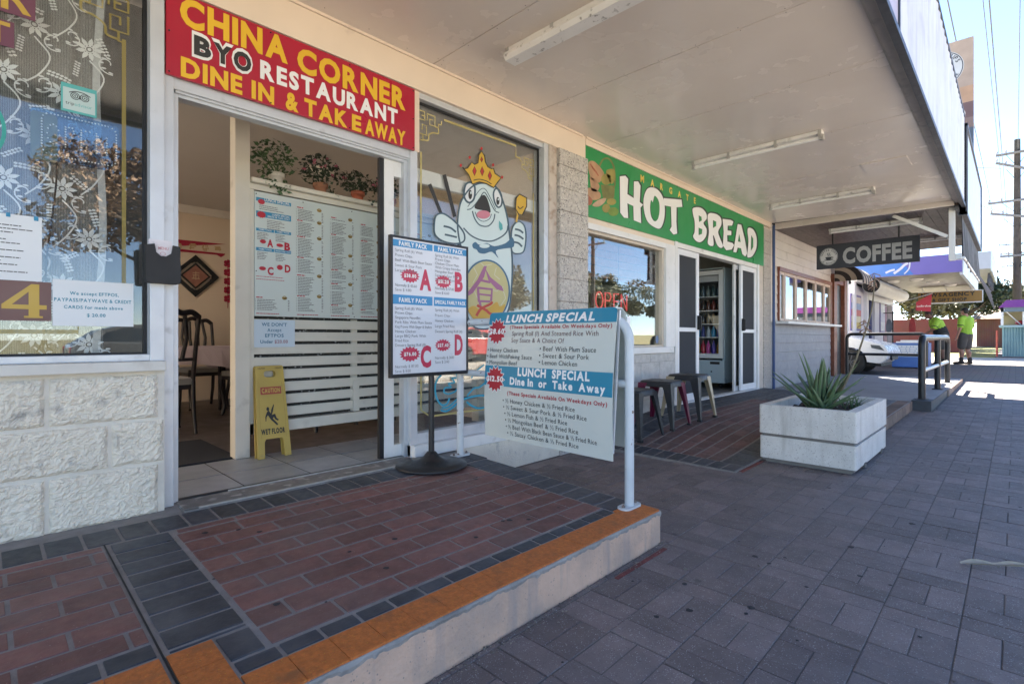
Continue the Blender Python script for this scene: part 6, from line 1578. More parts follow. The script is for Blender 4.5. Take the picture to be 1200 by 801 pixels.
# striped door awning
sa = thing('striped_awning', 'small black and cream striped dome awning over the cafe doorway', 'awning', (13.6, 2.7, 2.3))
stc = [M('awning_black', (.035, .03, .03), .8, 0, .2, 8), M('awning_cream', (.42, .36, .29), .8, 0, .15, 8)]
for s in range(2):
    b = MB()
    for k in range(s, 9, 2):
        x0 = 13.0 + .135*k; x1 = x0 + .135; vs = []; m = 10
        for i in range(m + 1):
            a = R(90*i/m); y = 2.83 - .52*math.sin(a); z = 2.27 + .40*math.cos(a)
            vs += [(x0, y, z), (x1, y, z), (x1, y + .01*math.sin(a), z - .01), (x0, y + .01*math.sin(a), z - .01)]
        vs += [((x0), 2.31, 2.21), (x1, 2.31, 2.21), (x1, 2.318, 2.21), (x0, 2.318, 2.21)]
        fs = []
        for i in range(m + 1): fs += [(4*i, 4*i+4, 4*i+5, 4*i+1), (4*i+3, 4*i+2, 4*i+6, 4*i+7)]
        b.add(vs, fs)
    if s == 0:   # striped near end panel
        for j in range(0, 5, 2):
            r0, r1 = .2*j, .2*(j+1); P = []
            P = [(2.83 - .52*r1*math.sin(R(90*i/8)), 2.27 + .40*r1*math.cos(R(90*i/8))) for i in range(9)] + [(2.83 - .52*r0*math.sin(R(90*i/8)), 2.27 + .40*r0*math.cos(R(90*i/8))) for i in range(8, -1, -1)]
            if r0 == 0: P = P[:9] + [(2.83, 2.27)]
            b.poly(P, lambda y, z: Vector((12.996, y, z)), (.004, 0, 0))
    else:
        for j in range(1, 5, 2):
            r0, r1 = .2*j, .2*(j+1)
            P = [(2.83 - .52*r1*math.sin(R(90*i/8)), 2.27 + .40*r1*math.cos(R(90*i/8))) for i in range(9)] + [(2.83 - .52*r0*math.sin(R(90*i/8)), 2.27 + .40*r0*math.cos(R(90*i/8))) for i in range(8, -1, -1)]
            b.poly(P, lambda y, z: Vector((12.996, y, z)), (.004, 0, 0))
    obj(('black_stripes', 'cream_stripes')[s], b, stc[s], sa)
# projecting billboard above the canopy
bb = thing('billboard', 'tall sunset coloured coffee sign projecting above the cafe canopy', 'sign', (11.5, 1.2, 4.1))
obj('panel', MB().box(11.5, 11.6, .50, 1.75, 4.12, 6.05), M('billboard_edge', (.4, .38, .36), .6), bb)
f = planeX(11.497)
def bands(P): return
for nm, z0, z1, c_ in (('sky_print', 5.25, 6.05, (.46, .34, .26)), ('sunset_print', 4.98, 5.25, (.55, .33, .20)), ('hill_print', 4.72, 4.98, (.20, .11, .10)), ('table_print', 4.55, 4.72, (.26, .17, .14)), ('street_print', 4.12, 4.55, (.10, .125, .16))):
    obj(nm, MB().box(11.494, 11.499, .50, 1.75, z0, z1), M('bill_' + nm, c_, .5, 0, .2, 5), bb)
b = MB(); f = planeX(11.4925); b.poly(ell(-.93, 5.62, .31, .31, 40), f); obj('emblem', b, M('emblem_white', (.62, .61, .60)), bb)
b = MB(); f = planeX(11.4910); cup(b, f, -.93, 5.60, .2); b.stroke(ell(-.93, 5.62, .295, .295, 40) + [(-.635, 5.62)], .012, f); arctext(b, 'COFFEE CUPS', f, -.93, 5.62, .25, 165, 15, .06); arctext(b, 'OF MARGATE', f, -.93, 5.62, .25, 205, 335, .045, True)
obj('emblem_print', b, M('sign_charcoal', (.035, .038, .05)), bb)
obj('cup_print', MB().poly(ell(-.72, 4.80, .12, .10, 20), planeX(11.4920)), M('cup_print', (.62, .55, .48), .5), bb)
obj('bracket', MB().box(11.52, 11.58, .8, .86, 3.9, 4.12).box(11.52, 11.58, 1.5, 1.56, 3.0, 4.12), dark_metal, bb)
# black deck rails
brl = M('rail_black', (.022, .023, .026), .4, .2, .15, 10); wornt = M('rail_worn_top', (.42, .43, .44), .35, .3, .2, 16)
r1 = thing('deck_handrail', 'black hooped handrail with a worn pale mid bar along the kerb of the cafe deck', 'handrail', (10.8, .915, .21))
ZR = 1.05
def hoop(x0, x1, y): return [(x0, y, .21), (x0, y, ZR - .12)] + [(x0 + .12*(1-math.cos(R(a))), y, ZR - .12 + .12*math.sin(R(a))) for a in range(15, 91, 15)] + [(x1 - .12*(1-math.cos(R(a))), y, ZR - .12 + .12*math.sin(R(a))) for a in range(90, 0, -15)] + [(x1, y, ZR - .12), (x1, y, .21)]
obj('hoop', MB().tube(hoop(8.94, 12.6, .915), .042, 14), brl, r1)
obj('post', MB().tube([(10.9, .915, .21), (10.9, .915, ZR)], .042, 14), brl, r1)
obj('mid_bar', MB().tube([(8.98, .915, .60), (12.56, .915, .60)], .030, 12), wornt, r1)
obj('worn_top', MB().tube([(9.1, .915, ZR + .018), (12.4, .915, ZR + .018)], .030, 10), wornt, r1)
for x in (8.94, 10.9, 12.6): obj('base_plate', MB().box(x - .09, x + .09, .85, .98, .2105, .222), brl, r1)
r2 = thing('deck_handrail', 'black handrail across the far end of the cafe deck in front of the white car', 'handrail', (13.9, 2.0, .21))
hp = [(p[2], p[0], p[1]) for p in []]
pts = [(13.9, 2.78, .21), (13.9, 2.78, 1.03)] + [(13.9, 2.78 - .1*(1-math.cos(R(a))), 1.03 + .1*math.sin(R(a))) for a in range(15, 91, 15)] + [(13.9, 1.35 + .1*(1-math.cos(R(a))), 1.03 + .1*math.sin(R(a))) for a in range(90, 0, -15)] + [(13.9, 1.35, 1.03), (13.9, 1.35, .21)]
obj('hoop', MB().tube(pts, .034, 12), brl, r2); obj('mid_bar', MB().tube([(13.9, 2.75, .68), (13.9, 1.38, .68)], .03, 10), brl, r2)

# ================================================================== WHITE CAR in the lane, nose towards the street
def car(name, lab, col, loc, rz, cat='car'):
    t = thing(name, lab, cat, loc, rz)   # local: nose towards -y, x across
    paint = M('paint_%d_%d_%d' % tuple(int(c*100) for c in col), col, .25, 0, .02); W2 = .86
    prof = [(-2.02, .42), (-2.05, .58), (-1.98, .72), (-1.55, .86), (-1.0, .95), (-.35, 1.38), (.1, 1.47), (.9, 1.46), (1.55, 1.30), (1.95, .98), (2.05, .85), (2.06, .48), (1.95, .30), (-1.90, .28)]
    lower = [(-2.02, .40), (-2.06, .58), (-1.97, .74), (-1.5, .87), (-.95, .96), (1.95, .98), (2.06, .86), (2.07, .48), (1.95, .30), (-1.90, .28)]
    def arch(P):   # cut wheel arches into the lower edge
        out = P[:-2] + [(1.95, .30)]
        for cy in (1.28, -1.28): out += [(cy + .36*math.cos(R(a)), .31 + .36*math.sin(R(a))) for a in range(0, 181, 15)]
        return out + [(-1.90, .28)]
    A = arch(lower)
    b = MB(); n = len(A)
    secs = []
    for x, k in ((-W2, .97), (-W2*.97, 1.0), (W2*.97, 1.0), (W2, .97)): secs.append([(x, y*(1 if abs(x) < W2 else .992), .62 + (z-.62)*k) for y, z in A])
    b.add([p for s in secs for p in s], [(i + n*j, (i+1) % n + n*j, (i+1) % n + n*(j+1), i + n*(j+1)) for j in range(3) for i in range(n)])
    for x in (-W2, W2):
        tr = tessellate_polygon([[Vector((y*.992, .62 + (z-.62)*.97, 0)) for y, z in A]]); b.add([(x, y*.992, .62 + (z-.62)*.97) for y, z in A], tr)
    obj('body', b, paint, t, local=True, bevel=.03)
    cab = [(-.98, .95), (-.33, 1.38), (.1, 1.47), (.9, 1.46), (1.5, 1.30), (1.93, .97)]
    b = MB(); m = len(cab); vs = [(-.80, y, z) if z < 1 else (-.62, y, z) for y, z in cab] + [(.80, y, z) if z < 1 else (.62, y, z) for y, z in cab]
    b.add(vs, [tuple(range(m)), tuple(range(2*m-1, m-1, -1))] + [(i, m+i, m+i+1, i+1) for i in range(m-1)]); obj('cabin', b, paint, t, local=True, bevel=.03)
    gl = MB(); dgl = M('car_glass', (.02, .025, .03), .08)
    for s in (-1, 1):
        q = lambda y, z: (s*(.80 - .18*(z-.95)/.43 + .006), y, z)
        gl.add([q(-.80, 1.0), q(-.28, 1.34), q(.28, 1.39), q(.28, 1.0)], [(0,1,2,3)]); gl.add([q(.34, 1.0), q(.34, 1.39), q(.9, 1.38), q(1.35, 1.25), q(1.55, 1.02)], [(0,1,2,3,4)])
    gl.add([(-.72, -.935, .992), (.72, -.935, .992), (.58, -.375, 1.36), (-.58, -.375, 1.36)], [(0,1,2,3)])
    obj('windows', gl, dgl, t, local=True)
    for s in (-1, 1):
        obj('headlight', MB().add([(s*.50, -2.035, .60), (s*.82, -1.985, .60), (s*.865, -1.75, .70), (s*.80, -1.90, .76), (s*.52, -2.0, .70)], [(0,1,2,3,4)]).add([(s*.865, -1.98, .60), (s*.866, -1.72, .66), (s*.865, -1.70, .74), (s*.865, -1.88, .72)], [(0,1,2,3)]), M('lamp_dark', (.09, .10, .11), .1), t, local=True)
        obj('tail_light', MB().box(s*.60, s*.84, 2.05, 2.075, .72, .88), M('tail_red', (.35, .02, .02), .2), t, local=True)
        obj('mirror', MB().box(s*.86, s*1.0, -.72, -.60, .98, 1.10), paint, t, local=True, bevel=.03)
        for y in (-1.28, 1.28):
            wq = obj('wheel', MB().lathe((s*.76, y, .31), [(.20, -.1), (.30, -.1), (.31, -.08), (.31, .08), (.30, .1), (.20, .1)], 24, ax=0), M('tyre', (.02, .02, .02), .8), t, local=True)
            rim = MB().lathe((s*.76, y, .31), [(.20, -.06), (.20, .06)], 20, ax=0)
            rim.lathe((s*.845, y, .31), [(.185, -.012), (.20, .012), (.17, .004), (.001, .002)] if s > 0 else [(.001, -.002), (.17, -.004), (.20, -.012), (.185, .012)], 20, ax=0)
            for k in range(7): a = 2*math.pi*k/7; rim.bar((s*.855, y, .31), (s*.855, y + .17*math.cos(a), .31 + .17*math.sin(a)), .022, .02, (1, 0, 0))
            obj('rim', rim, M('rim_grey', (.15, .15, .16), .5), wq, local=True)
    obj('grille', MB().box(-.45, .45, -2.068, -2.04, .36, .48), black_rubber, t, local=True)
    obj('underbody', MB().box(-.78, .78, -1.9, 1.9, .22, .32), black_rubber, t, local=True)
    return t
car('white_car', 'white small car standing in the lane beside the cafe with its nose to the street', (.74, .76, .78), (15.9, 4.22, gz(15)), 0)

# ================================================================== NEWSAGENCY BUILDING and its awning
nb = thing('newsagency_building', 'white shopfront with posters and a roller shutter under the purple awning', 'building', (20.5, 3.4, .2))
nw = M('lilac_white_wall', (.60, .58, .64), .6, 0, .1, 2)
NZ = gz(20)
obj('wall', MB().box(17.0, 19.0, 3.3, 3.5, 0, 3.4).box(20.4, 21.9, 3.3, 3.5, 0, 3.4).box(17.0, 24.0, 3.3, 3.5, 2.55, 3.4).box(17.0, 17.15, 3.5, 9, 0, 4.2).box(23.7, 24.0, 3.3, 9, 0, 4.2), nw, nb)
obj('roof', MB().box(17.0, 24.0, 3.5, 9, 3.4, 4.3), nw, nb)
obj('pilaster', MB().box(18.65, 18.95, 3.22, 3.3, 0, 2.9).box(17.0, 17.25, 3.22, 3.3, 0, 3.1), M('pilaster_paint', (.62, .62, .66), .6), nb); obj('cornice', MB().box(16.95, 20.5, 3.15, 3.3, 2.62, 2.74), M('cornice_white', (.7, .69, .68), .6), nb)
obj('shop_window', MB().box(19.0, 20.4, 3.42, 3.44, .3, 2.5), glassmat('news_glass', (.55, .6, .65), .1, 1.6), nb); obj('shop_window', MB().box(21.9, 23.7, 3.42, 3.44, .3, 2.5), bpy.data.materials['news_glass'], nb)
obj('window_frame', MB().box(19.0, 19.06, 3.38, 3.46, .2, 2.55).box(19.65, 19.72, 3.38, 3.46, .2, 2.55).box(20.34, 20.4, 3.38, 3.46, .2, 2.55).box(21.9, 21.98, 3.38, 3.46, .2, 2.55).box(22.7, 22.8, 3.38, 3.46, .2, 2.55), M('frame_blue', (.08, .09, .22), .5), nb)
obj('interior', MB().box(17.2, 23.7, 6, 6.1, .2, 3.3), M('news_interior', (.16, .1, .12), .7), nb); obj('floor', MB().box(17.2, 23.7, 3.5, 6, .1, .22), M('shop_floor', (.13, .125, .12)), nb)
obj('side_door', MB().box(22.0, 22.6, 3.30, 3.34, .2, 2.3), M('maroon_door', (.14, .02, .06), .5), nb)
sh = obj('roller_shutter', MB().tube([(17.9, 2.98, 2.55), (23.4, 2.98, 2.55)], .22, 24), M('shutter_white', (.64, .64, .63), .5, 0, .1, 3), nb)
b = MB()
b.lathe((17.885, 2.98, 2.55), [(.205, .01), (.205, -.015), (.17, -.02), (.165, -.008), (.09, -.01), (.085, -.03), (.001, -.03)], 20, ax=0); obj('shutter_end', b, black_rubber, sh)
obj('shutter_curtain', MB().box(18.8, 23.3, 3.2, 3.22, 2.2, 2.45), M('shutter_white', (.64, .64, .63)), sh)
def poster(lab, x0, x1, z0, z1, frame, cols_):
    t = thing('wall_poster', lab, 'poster', ((x0+x1)/2, 3.29, z0)); obj('frame', MB().box(x0, x1, 3.275, 3.298, z0, z1), frame, t); h = (z1-z0-.12)/len(cols_)
    for i, c_ in enumerate(cols_): obj('printed_panel', MB().box(x0 + .06, x1 - .06, 3.271, 3.2745, z0 + .06 + h*i, z0 + .06 + h*(i+1) - .005), M('poster_%d_%d' % (int(x0*10), i), c_, .5, 0, .3, 6), t)
pfr = M('poster_frame', (.13, .10, .30), .5)
p0, p1 = onY(996.5, 388, 3.29), onY(1008.5, 342, 3.29); poster('framed yellow, red and blue poster nearest the lane on the white shop wall', p0.x, p1.x, 1.25, 2.28, pfr, [(.55, .40, .05), (.62, .55, .35), (.50, .10, .08), (.25, .35, .55), (.60, .50, .45)])
p0, p1 = onY(1031, 388, 3.29), onY(1036.5, 352, 3.29); poster('narrow blue framed white poster on the white shop wall by the shutter', p0.x, p1.x, 1.22, 2.28, pfr, [(.6, .6, .62), (.45, .45, .55), (.6, .6, .6)])
aw = thing('shop_awning', 'purple and blue fronted flat shop awning with round lights beyond the cafe', 'awning', (20.5, 2, 2.7))
obj('soffit', MB().box(17.0, 24.0, 1.0, 2.74, 2.70, 2.76).box(17.0, 24.0, 2.74, 3.3, 2.84, 2.9), M('soffit_grey', (.20, .18, .165), .5, 0, .15, 2), aw)
obj('end_fascia', MB().box(16.93, 17.0, .95, 3.3, 2.68, 3.14), M('violet_vinyl', (.13, .11, .38), .4, 0, .15, 2), aw)
b = MB(); b.poly([(-3.29, 2.69), (-1.9, 2.69), (-2.05, 2.9), (-2.3, 3.13), (-3.29, 3.13)], planeX(16.927)); obj('blue_print', b, M('awning_blue', (.04, .16, .50), .4, 0, .2, 4), aw)
b = MB(); f = planeX(16.925); b.stroke(spline([(-2.32, 2.75), (-2.18, 2.86), (-2.1, 2.95), (-2.02, 3.0)], 4), .06, f); b.stroke(spline([(-2.5, 2.78), (-2.4, 2.83), (-2.3, 2.85)], 4), .05, f); b.stroke(spline([(-2.1, 2.72), (-2.0, 2.85), (-1.98, 3.02)], 4), .03, f); obj('white_print', b, M('awning_white', (.5, .52, .62), .5), aw)
obj('front_fascia', MB().box(17.0, 24.0, .93, 1.0, 2.62, 3.14), M('awning_front', (.5, .55, .62), .45, 0, .2, 1.2), aw)
for k, (x, y) in enumerate(((18.4, 2.0), (19.6, 1.75), (21.0, 1.45), (18.6, 2.55))):
    tag(obj('round_light', MB().lathe((x, y, 2.70), [(.15, 0), (.15, -.02), (.12, -.045), (.002, -.055)], 20), M('opal_plastic', (.75, .72, .66)), None), ('round ceiling light nearest the street end of the purple awning soffit', 'round ceiling light in the middle of the purple awning soffit', 'round ceiling light farthest along the purple awning soffit', 'round ceiling light by the wall under the purple awning')[k], 'ceiling light', 'round lights under the purple awning')
ns = thing('hanging_sign', 'gold brown NEWSAGENCY hanging sign with black letters under the far awning', 'sign', (22, 1.5, 2.2))
obj('panel', MB().box(22.0, 22.06, .756, 2.35, 2.20, 2.545), M('news_gold', (.27, .155, .035), .5, 0, .1, 4), ns); obj('frame', MB().box(21.99, 22.07, .74, 2.36, 2.17, 2.20).box(21.99, 22.07, .74, 2.36, 2.545, 2.565).box(21.99, 22.07, .735, .756, 2.17, 2.565), alu, ns)
b = MB(); f = planeX(21.996); text(b, 'NEWSAGENCY', f, -2.28, 2.40, .115, 1.36, 'k'); text(b, '& GIFT SHOP', f, -1.98, 2.235, .095, .86, 'k'); obj('lettering', b, ink, ns)
for y in (1.0, 1.6, 2.2): obj('hanger', MB().bar((22.03, y, 2.56), (22.03, y + .06, 2.70), .02, .02), alu, ns)
fg2 = thing('advertising_flag', 'red wedge shaped advertising flag hung on a pole outside the far shop', 'flag', (19.6, 2.3, 1.6))
b = MB(); b.poly([(1073.7, 354), (1092, 344), (1090.4, 365), (1073, 363.6)], lambda u, v: onX(u, v, 19.6), (.01, 0, 0)); obj('cloth', b, M('flag_red', (.50, .035, .06), .6, 0, .1, 6), fg2)
obj('pole', MB().tube([(19.62, 2.9, 2.02), tuple(onX(1093, 343.5, 19.62))], .012, 8), alu, fg2)
b = MB(); text(b, 'Ladbrokes', planeX(19.597), onX(1074.5, 358, 19.6).y*-1, onX(1080, 359.5, 19.6).z, .055, .33, 'b'); obj('lettering', b, white_print, fg2)
st2 = thing('newspaper_stand', 'blue and white newspaper stand on the far footpath behind the black rail', 'stand', (18.9, 2.3, .18))
obj('box', MB().box(18.6, 19.2, 1.75, 2.6, .20, .90), M('stand_blue', (.05, .14, .42), .45, 0, .15, 4), st2, bevel=.01); b = MB(); b.box(18.59, 18.599, 1.80, 2.55, .50, .84); obj('front_panel', b, M('stand_front', (.35, .45, .6), .5), st2)
b = MB(); random.seed(6)
for k in range(5): greek(b, planeX(18.586), -2.5, .78 - .06*k, .65, .03)
obj('print', b, white_print, st2)
b = MB(); b.box(18.62, 19.1, 1.8, 2.5, .90, .94); b.box(18.65, 19.0, 2.0, 2.4, .94, .98); obj('papers', b, paper, st2)
rk = thing('goods_rack', 'rack of red and striped goods hanging by the far shop door', 'rack', (20.6, 2.8, .2))
obj('stand', MB().tube([(20.6, 2.85, .2), (20.6, 2.85, 1.9)], .02, 8).tube([(20.6, 2.3, 1.85), (20.6, 3.1, 1.85)], .015, 8), dark_metal, rk)
for y, c_, z0, z1 in ((2.35, (.36, .03, .03), 1.15, 1.62), (2.95, (.14, .16, .2), 1.25, 1.6)):
    b = MB(); b.poly(spline([(-y - .05, z1), (-y, z1 + .06), (-y + .05, z1), (-y + .09, (z0+z1)/2), (-y + .05, z0), (-y - .06, z0), (-y - .08, (z0+z1)/2)], 4, True), planeX(20.58), (.05, 0, 0)); obj('hung_item', b, M('item_%d' % int(y*100), c_, .6, 0, .3, 9), rk)

# ================================================================== PEOPLE
skin_d = M('brown_skin', (.16, .075, .05), .55, 0, .1, 20); skin_l = M('light_skin', (.38, .20, .14), .55, 0, .1, 20)
hiviz = M('hi_vis_green', (.30, .52, .045), .7, 0, .1, 9); navy = M('navy_cloth', (.012, .014, .02), .8, 0, .2, 12); short_m = M('shorts_grey', (.075, .07, .068), .8, 0, .2, 12); boot_m = M('boot_dark', (.03, .026, .024), .7, 0, .2, 14)
def limb(mb, pts, rs, seg=14):
    mb.tube(pts, rs, seg)
    for p, r in zip(pts, rs): mb.ball(p, r, 14, 10)
def hand(mb, w, d, side):   # wrist point, direction of the hand; five separate curled fingers
    d = Vector(d).normalized(); w = Vector(w); s = d.orthogonal().normalized(); n_ = d.cross(s)
    c = w + d*.05; mb.tube([w, w + d*.045, w + d*.09], [.024, .034, .030], 10); mb.ball(w + d*.09, .028)
    for k, (o, l) in enumerate(((-.030, .070), (-.010, .082), (.010, .076), (.028, .058))):
        a = w + d*.085 + s*o; mb.tube([a, a + d*l*.5 + n_*.006, a + d*l*.8 + n_*.022, a + d*l*.85 + n_*.038], [.0095, .009, .0085, .007], 8)
    a = w + d*.03 - s*.03; mb.tube([a, a + d*.03 - s*.022, a + d*.058 - s*.024 + n_*.012], [.012, .0105, .009], 8)
def person(lab, loc, rz, J, sk_, head_dir, shirt_low, hair_c):
    t = thing('person', lab, 'person', loc, rz)
    V = {k: Vector(v) for k, v in J.items()}
    b = MB()
    limb(b, [V['pel'], V['waist'], V['chest'], V['base']], [.155, .15, .165, .085])
    limb(b, [V['base'], V['neck'], V['head'] - Vector((0, 0, .06))], [.075, .062, .06])
    hd = Vector(head_dir).normalized(); H_ = V['head']; side = Vector((hd.y, -hd.x, 0)).normalized()
    b.ball(H_, (.078, .090, .112), 18, 14); b.ball(H_ + hd*.028 - Vector((0, 0, .05)), (.058, .062, .062), 14, 10)
    b.tube([H_ + hd*.085 + Vector((0, 0, .015)), H_ + hd*.112 - Vector((0, 0, .022))], [.010, .016], 8); 
    b.tube([H_ + hd*.082 - Vector((0, 0, .055)) - side*.022, H_ + hd*.088 - Vector((0, 0, .055)), H_ + hd*.082 - Vector((0, 0, .055)) + side*.022], .009, 8)
    for s in (-1, 1):
        b.ball(H_ + side*s*.080 - Vector((0, 0, .01)), (.018, .022, .032), 10, 8); b.ball(H_ + hd*.072 + side*s*.032 + Vector((0, 0, .018)), .014, 8, 6)
    for s in ('l', 'r'):
        limb(b, [V['base'] + (V['sh_'+s]-V['base'])*.45, V['sh_'+s], V['el_'+s], V['wr_'+s]], [.075, .062, .045, .030])
        limb(b, [V['pel'] + (V['hip_'+s]-V['pel'])*.6, V['hip_'+s], V['kn_'+s], V['an_'+s]], [.12, .105, .062, .042])
        kn, an = V['kn_'+s], V['an_'+s]; back = Vector((0, -.03, 0)); b.tube([kn.lerp(an, .1), kn.lerp(an, .35) + back, kn.lerp(an, .7)], [.05, .062, .042], 12)
        hand(b, V['wr_'+s], V['ha_'+s] - V['wr_'+s], s)
    remesh('body', b, sk_, t, .011, 3)
    b = MB(); limb(b, [V['pel'] + Vector((0, 0, .02)), V['waist'], V['chest'], V['base'] - Vector((0, 0, .03))], [.185, .182, .192, .10])
    for s in ('l', 'r'):
        limb(b, [V['base'] + (V['sh_'+s]-V['base'])*.5, V['sh_'+s], V['sh_'+s].lerp(V['el_'+s], .75)], [.10, .088, .085])
    sh_ = remesh('shirt', b, hiviz, t, .014, 3)
    b = MB(); b.tube([V['base'] - Vector((0, 0, .01)), V['neck'] - Vector((0, 0, .035))], [.088, .074], 14)
    if shirt_low: limb(b, [V['pel'] + Vector((0, 0, .02)), V['waist'] + (V['chest']-V['waist'])*.25], [.19, .188])
    for s in ('l', 'r'): b.tube([V['sh_'+s].lerp(V['el_'+s], .68), V['sh_'+s].lerp(V['el_'+s], .80)], [.090, .090], 14)
    remesh('navy_trim', b, navy, sh_, .014, 2)
    b = MB(); limb(b, [V['pel'] + Vector((0, 0, .06)), V['pel']], [.178, .185])
    for s in ('l', 'r'): limb(b, [V['pel'].lerp(V['hip_'+s], .7), V['hip_'+s], V['hip_'+s].lerp(V['kn_'+s], .82)], [.14, .135, .115])
    remesh('shorts', b, short_m, t, .014, 2)
    for s in ('l', 'r'):
        an = V['an_'+s]; fd_ = Vector((V['toe_'+s] - an)); fd_.z = 0
        b = MB(); limb(b, [an + Vector((0, 0, .10)), an], [.058, .062]); limb(b, [an + Vector((0, 0, -.035)), an + fd_ + Vector((0, 0, -.045))], [.050, .042]); b.ball(an + fd_*-.25 + Vector((0, 0, -.035)), .045)
        remesh('boot', b, boot_m, t, .012, 2)
    b = MB(); b.ball(H_ + Vector((0, 0, .022)) - hd*.012, (.086, .096, .102), 16, 12); b.ball(H_ - hd*.03 - Vector((0, 0, .005)), (.080, .078, .085), 14, 10)
    remesh('hair', b, hair_c, t, .012, 2)
    return t
hc = M('dark_hair', (.02, .016, .014), .7, 0, .3, 60)
J2 = dict(pel=(0, 0, .94), waist=(0, .01, 1.10), chest=(0, .0, 1.32), base=(0, -.01, 1.47), neck=(0, 0, 1.55), head=(.0, .03, 1.675),
    sh_l=(-.20, -.01, 1.43), el_l=(-.27, -.03, 1.15), wr_l=(-.27, .05, .90), ha_l=(-.27, .08, .80), sh_r=(.20, -.01, 1.43), el_r=(.27, .0, 1.15), wr_r=(.24, .12, .93), ha_r=(.22, .18, .84),
    hip_l=(-.10, 0, .90), kn_l=(-.12, .04, .50), an_l=(-.15, .02, .085), toe_l=(-.24, .16, 0), hip_r=(.10, 0, .90), kn_r=(.11, .02, .50), an_r=(.13, -.04, .085), toe_r=(.17, .12, 0))
person('man standing with his back turned in a plain lime hi-vis shirt and dark shorts', (21.75, 1.14, gz(21.75)), R(-30), J2, skin_l, (0, 1, -.1), False, hc)
J1 = dict(pel=(0, 0, .93), waist=(0, .05, 1.09), chest=(0, .14, 1.29), base=(0, .22, 1.42), neck=(0, .27, 1.48), head=(0, .35, 1.575),
    sh_l=(-.20, .19, 1.38), el_l=(-.26, .30, 1.12), wr_l=(-.20, .46, .98), ha_l=(-.16, .55, .94), sh_r=(.20, .18, 1.38), el_r=(.44, .06, 1.18), wr_r=(.25, .10, 1.0), ha_r=(.16, .13, .97),
    hip_l=(-.10, 0, .90), kn_l=(-.13, .05, .50), an_l=(-.15, .0, .085), toe_l=(-.2, .15, 0), hip_r=(.10, 0, .90), kn_r=(.12, .04, .50), an_r=(.14, -.03, .085), toe_r=(.18, .12, 0))
person('man bending forward with one hand on his hip in a lime and navy hi-vis shirt', (21.0, 1.66, gz(21)), R(25), J1, skin_d, (0, .8, -.6), True, hc)

# ================================================================== KIOSK, POLES, WIRES
kk = thing('street_kiosk', 'turquoise corrugated street kiosk with a purple hipped awning', 'kiosk', (30.5, -.8, gz(30)))
b = MB(); vs = []; fs = []; n = 60
for i in range(n + 1):
    y = .40 - 2.6*i/n; x = 29.5 - (.03 if i % 2 else 0); vs += [(x, y, .25), (x, y, 1.47)]
for i in range(n): fs.append((2*i, 2*i+2, 2*i+3, 2*i+1))
b.add(vs, fs); b.box(29.51, 31.5, -2.2, .40, .25, 1.47); obj('counter', b, M('turquoise_iron', (.14, .27, .31), .45, .1, .15, 3), kk)
obj('counter_top', MB().box(29.3, 31.5, -2.25, .5, 1.47, 1.56), M('kiosk_top', (.25, .38, .42), .4), kk, bevel=.01)
obj('awning', MB().hexa([(29.1, -2.3, 2.28), (31.7, -2.3, 2.28), (31.7, .50, 2.28), (29.1, .50, 2.28)], [(29.6, -2.3, 2.60), (31.5, -2.3, 2.60), (31.5, .28, 2.60), (29.6, .28, 2.60)]), M('kiosk_purple', (.28, .05, .26), .5, 0, .1, 3), kk)
obj('fascia', MB().box(29.2, 29.25, -2.25, .45, 2.10, 2.28), M('kiosk_fascia', (.10, .15, .19), .5), kk);
obj('frame', MB().box(29.2, 29.28, .36, .44, 1.56, 2.28).box(29.3, 29.38, -.28, -.20, 1.56, 2.28).box(29.25, 31.4, .36, .42, 2.0, 2.1), alu, kk); obj('white_panel', MB().box(29.32, 29.36, -2.2, -.28, .9, 2.2), M('kiosk_white', (.62, .62, .62), .5), kk)
obj('stay', MB().bar((29.2, .35, 2.2), (29.6, -.15, 1.58), .03, .03), alu, kk); obj('red_goods', MB().ball((29.9, -.25, 1.66), (.25, .28, .11), 12, 8), M('goods_red', (.40, .03, .04), .5, 0, .3, 9), kk)
obj('back_wall', MB().box(31.45, 31.5, -2.2, .4, 1.56, 2.28), M('kiosk_back', (.36, .34, .2), .6), kk)
tag(obj('bollard', MB().tube([(29.0, .55, .24), (29.0, .55, 1.35)], .035, 10).tube([(29.0, .55, .6), (29.0, .55, .66)], .045, 10), M('bollard_red', (.42, .07, .04), .5)), 'thin red post standing by the turquoise kiosk', 'post')
pw = M('weathered_pole', (.075, .064, .054), .9, 0, .35, 6, bump=.006, bs=30)
def powerpole(lab, x, y, z1, r, arms, name='power_pole', rot=0):
    t = thing(name, lab, 'power pole', (x, y, gz(x)), 0)
    obj('pole', MB().tube([(x, y, gz(x) - .1), (x, y, z1*.5), (x, y, z1)], [r, r*.85, r*.65], 14), pw, t)
    for (z, half, tilt) in arms:
        a = obj('crossarm', MB().bar((x - .14, y + half, z + tilt), (x - .14, y - half, z - tilt), .11, .10), M('crossarm_grey', (.20, .19, .18), .8, 0, .2, 9), t)
        b = MB()
        for k in (-1, -.55, .55, 1): b.lathe((x - .14, y + half*k*.95, z + .05 + tilt*k), [(.015, 0), (.045, .05), (.03, .07), (.045, .10), (.02, .15), (.001, .16)], 8)
        obj('insulator', b, M('insulator_grey', (.35, .33, .32), .4), a)
        b = MB(); 
        for s in (-1, 1): b.bar((x - .14, y + s*half*.5, z - .05), (x - .14, y + s*.08, z - .55), .03, .02)
        obj('arm_brace', b, dark_metal, a)
    return t
powerpole('tall timber power pole with crossarms rising behind the kiosk', 34.9, -.05, 10.6, .18, [(9.95, .75, 0), (9.25, .75, .35), (7.65, 1.05, 0), (6.9, .95, .25), (5.0, .6, 0)])
powerpole('smaller distant power pole farther up the street', 70, .1, 10.8, .17, [(10.1, 1.1, 0), (9.2, 1.0, 0), (8.0, .9, 0)])
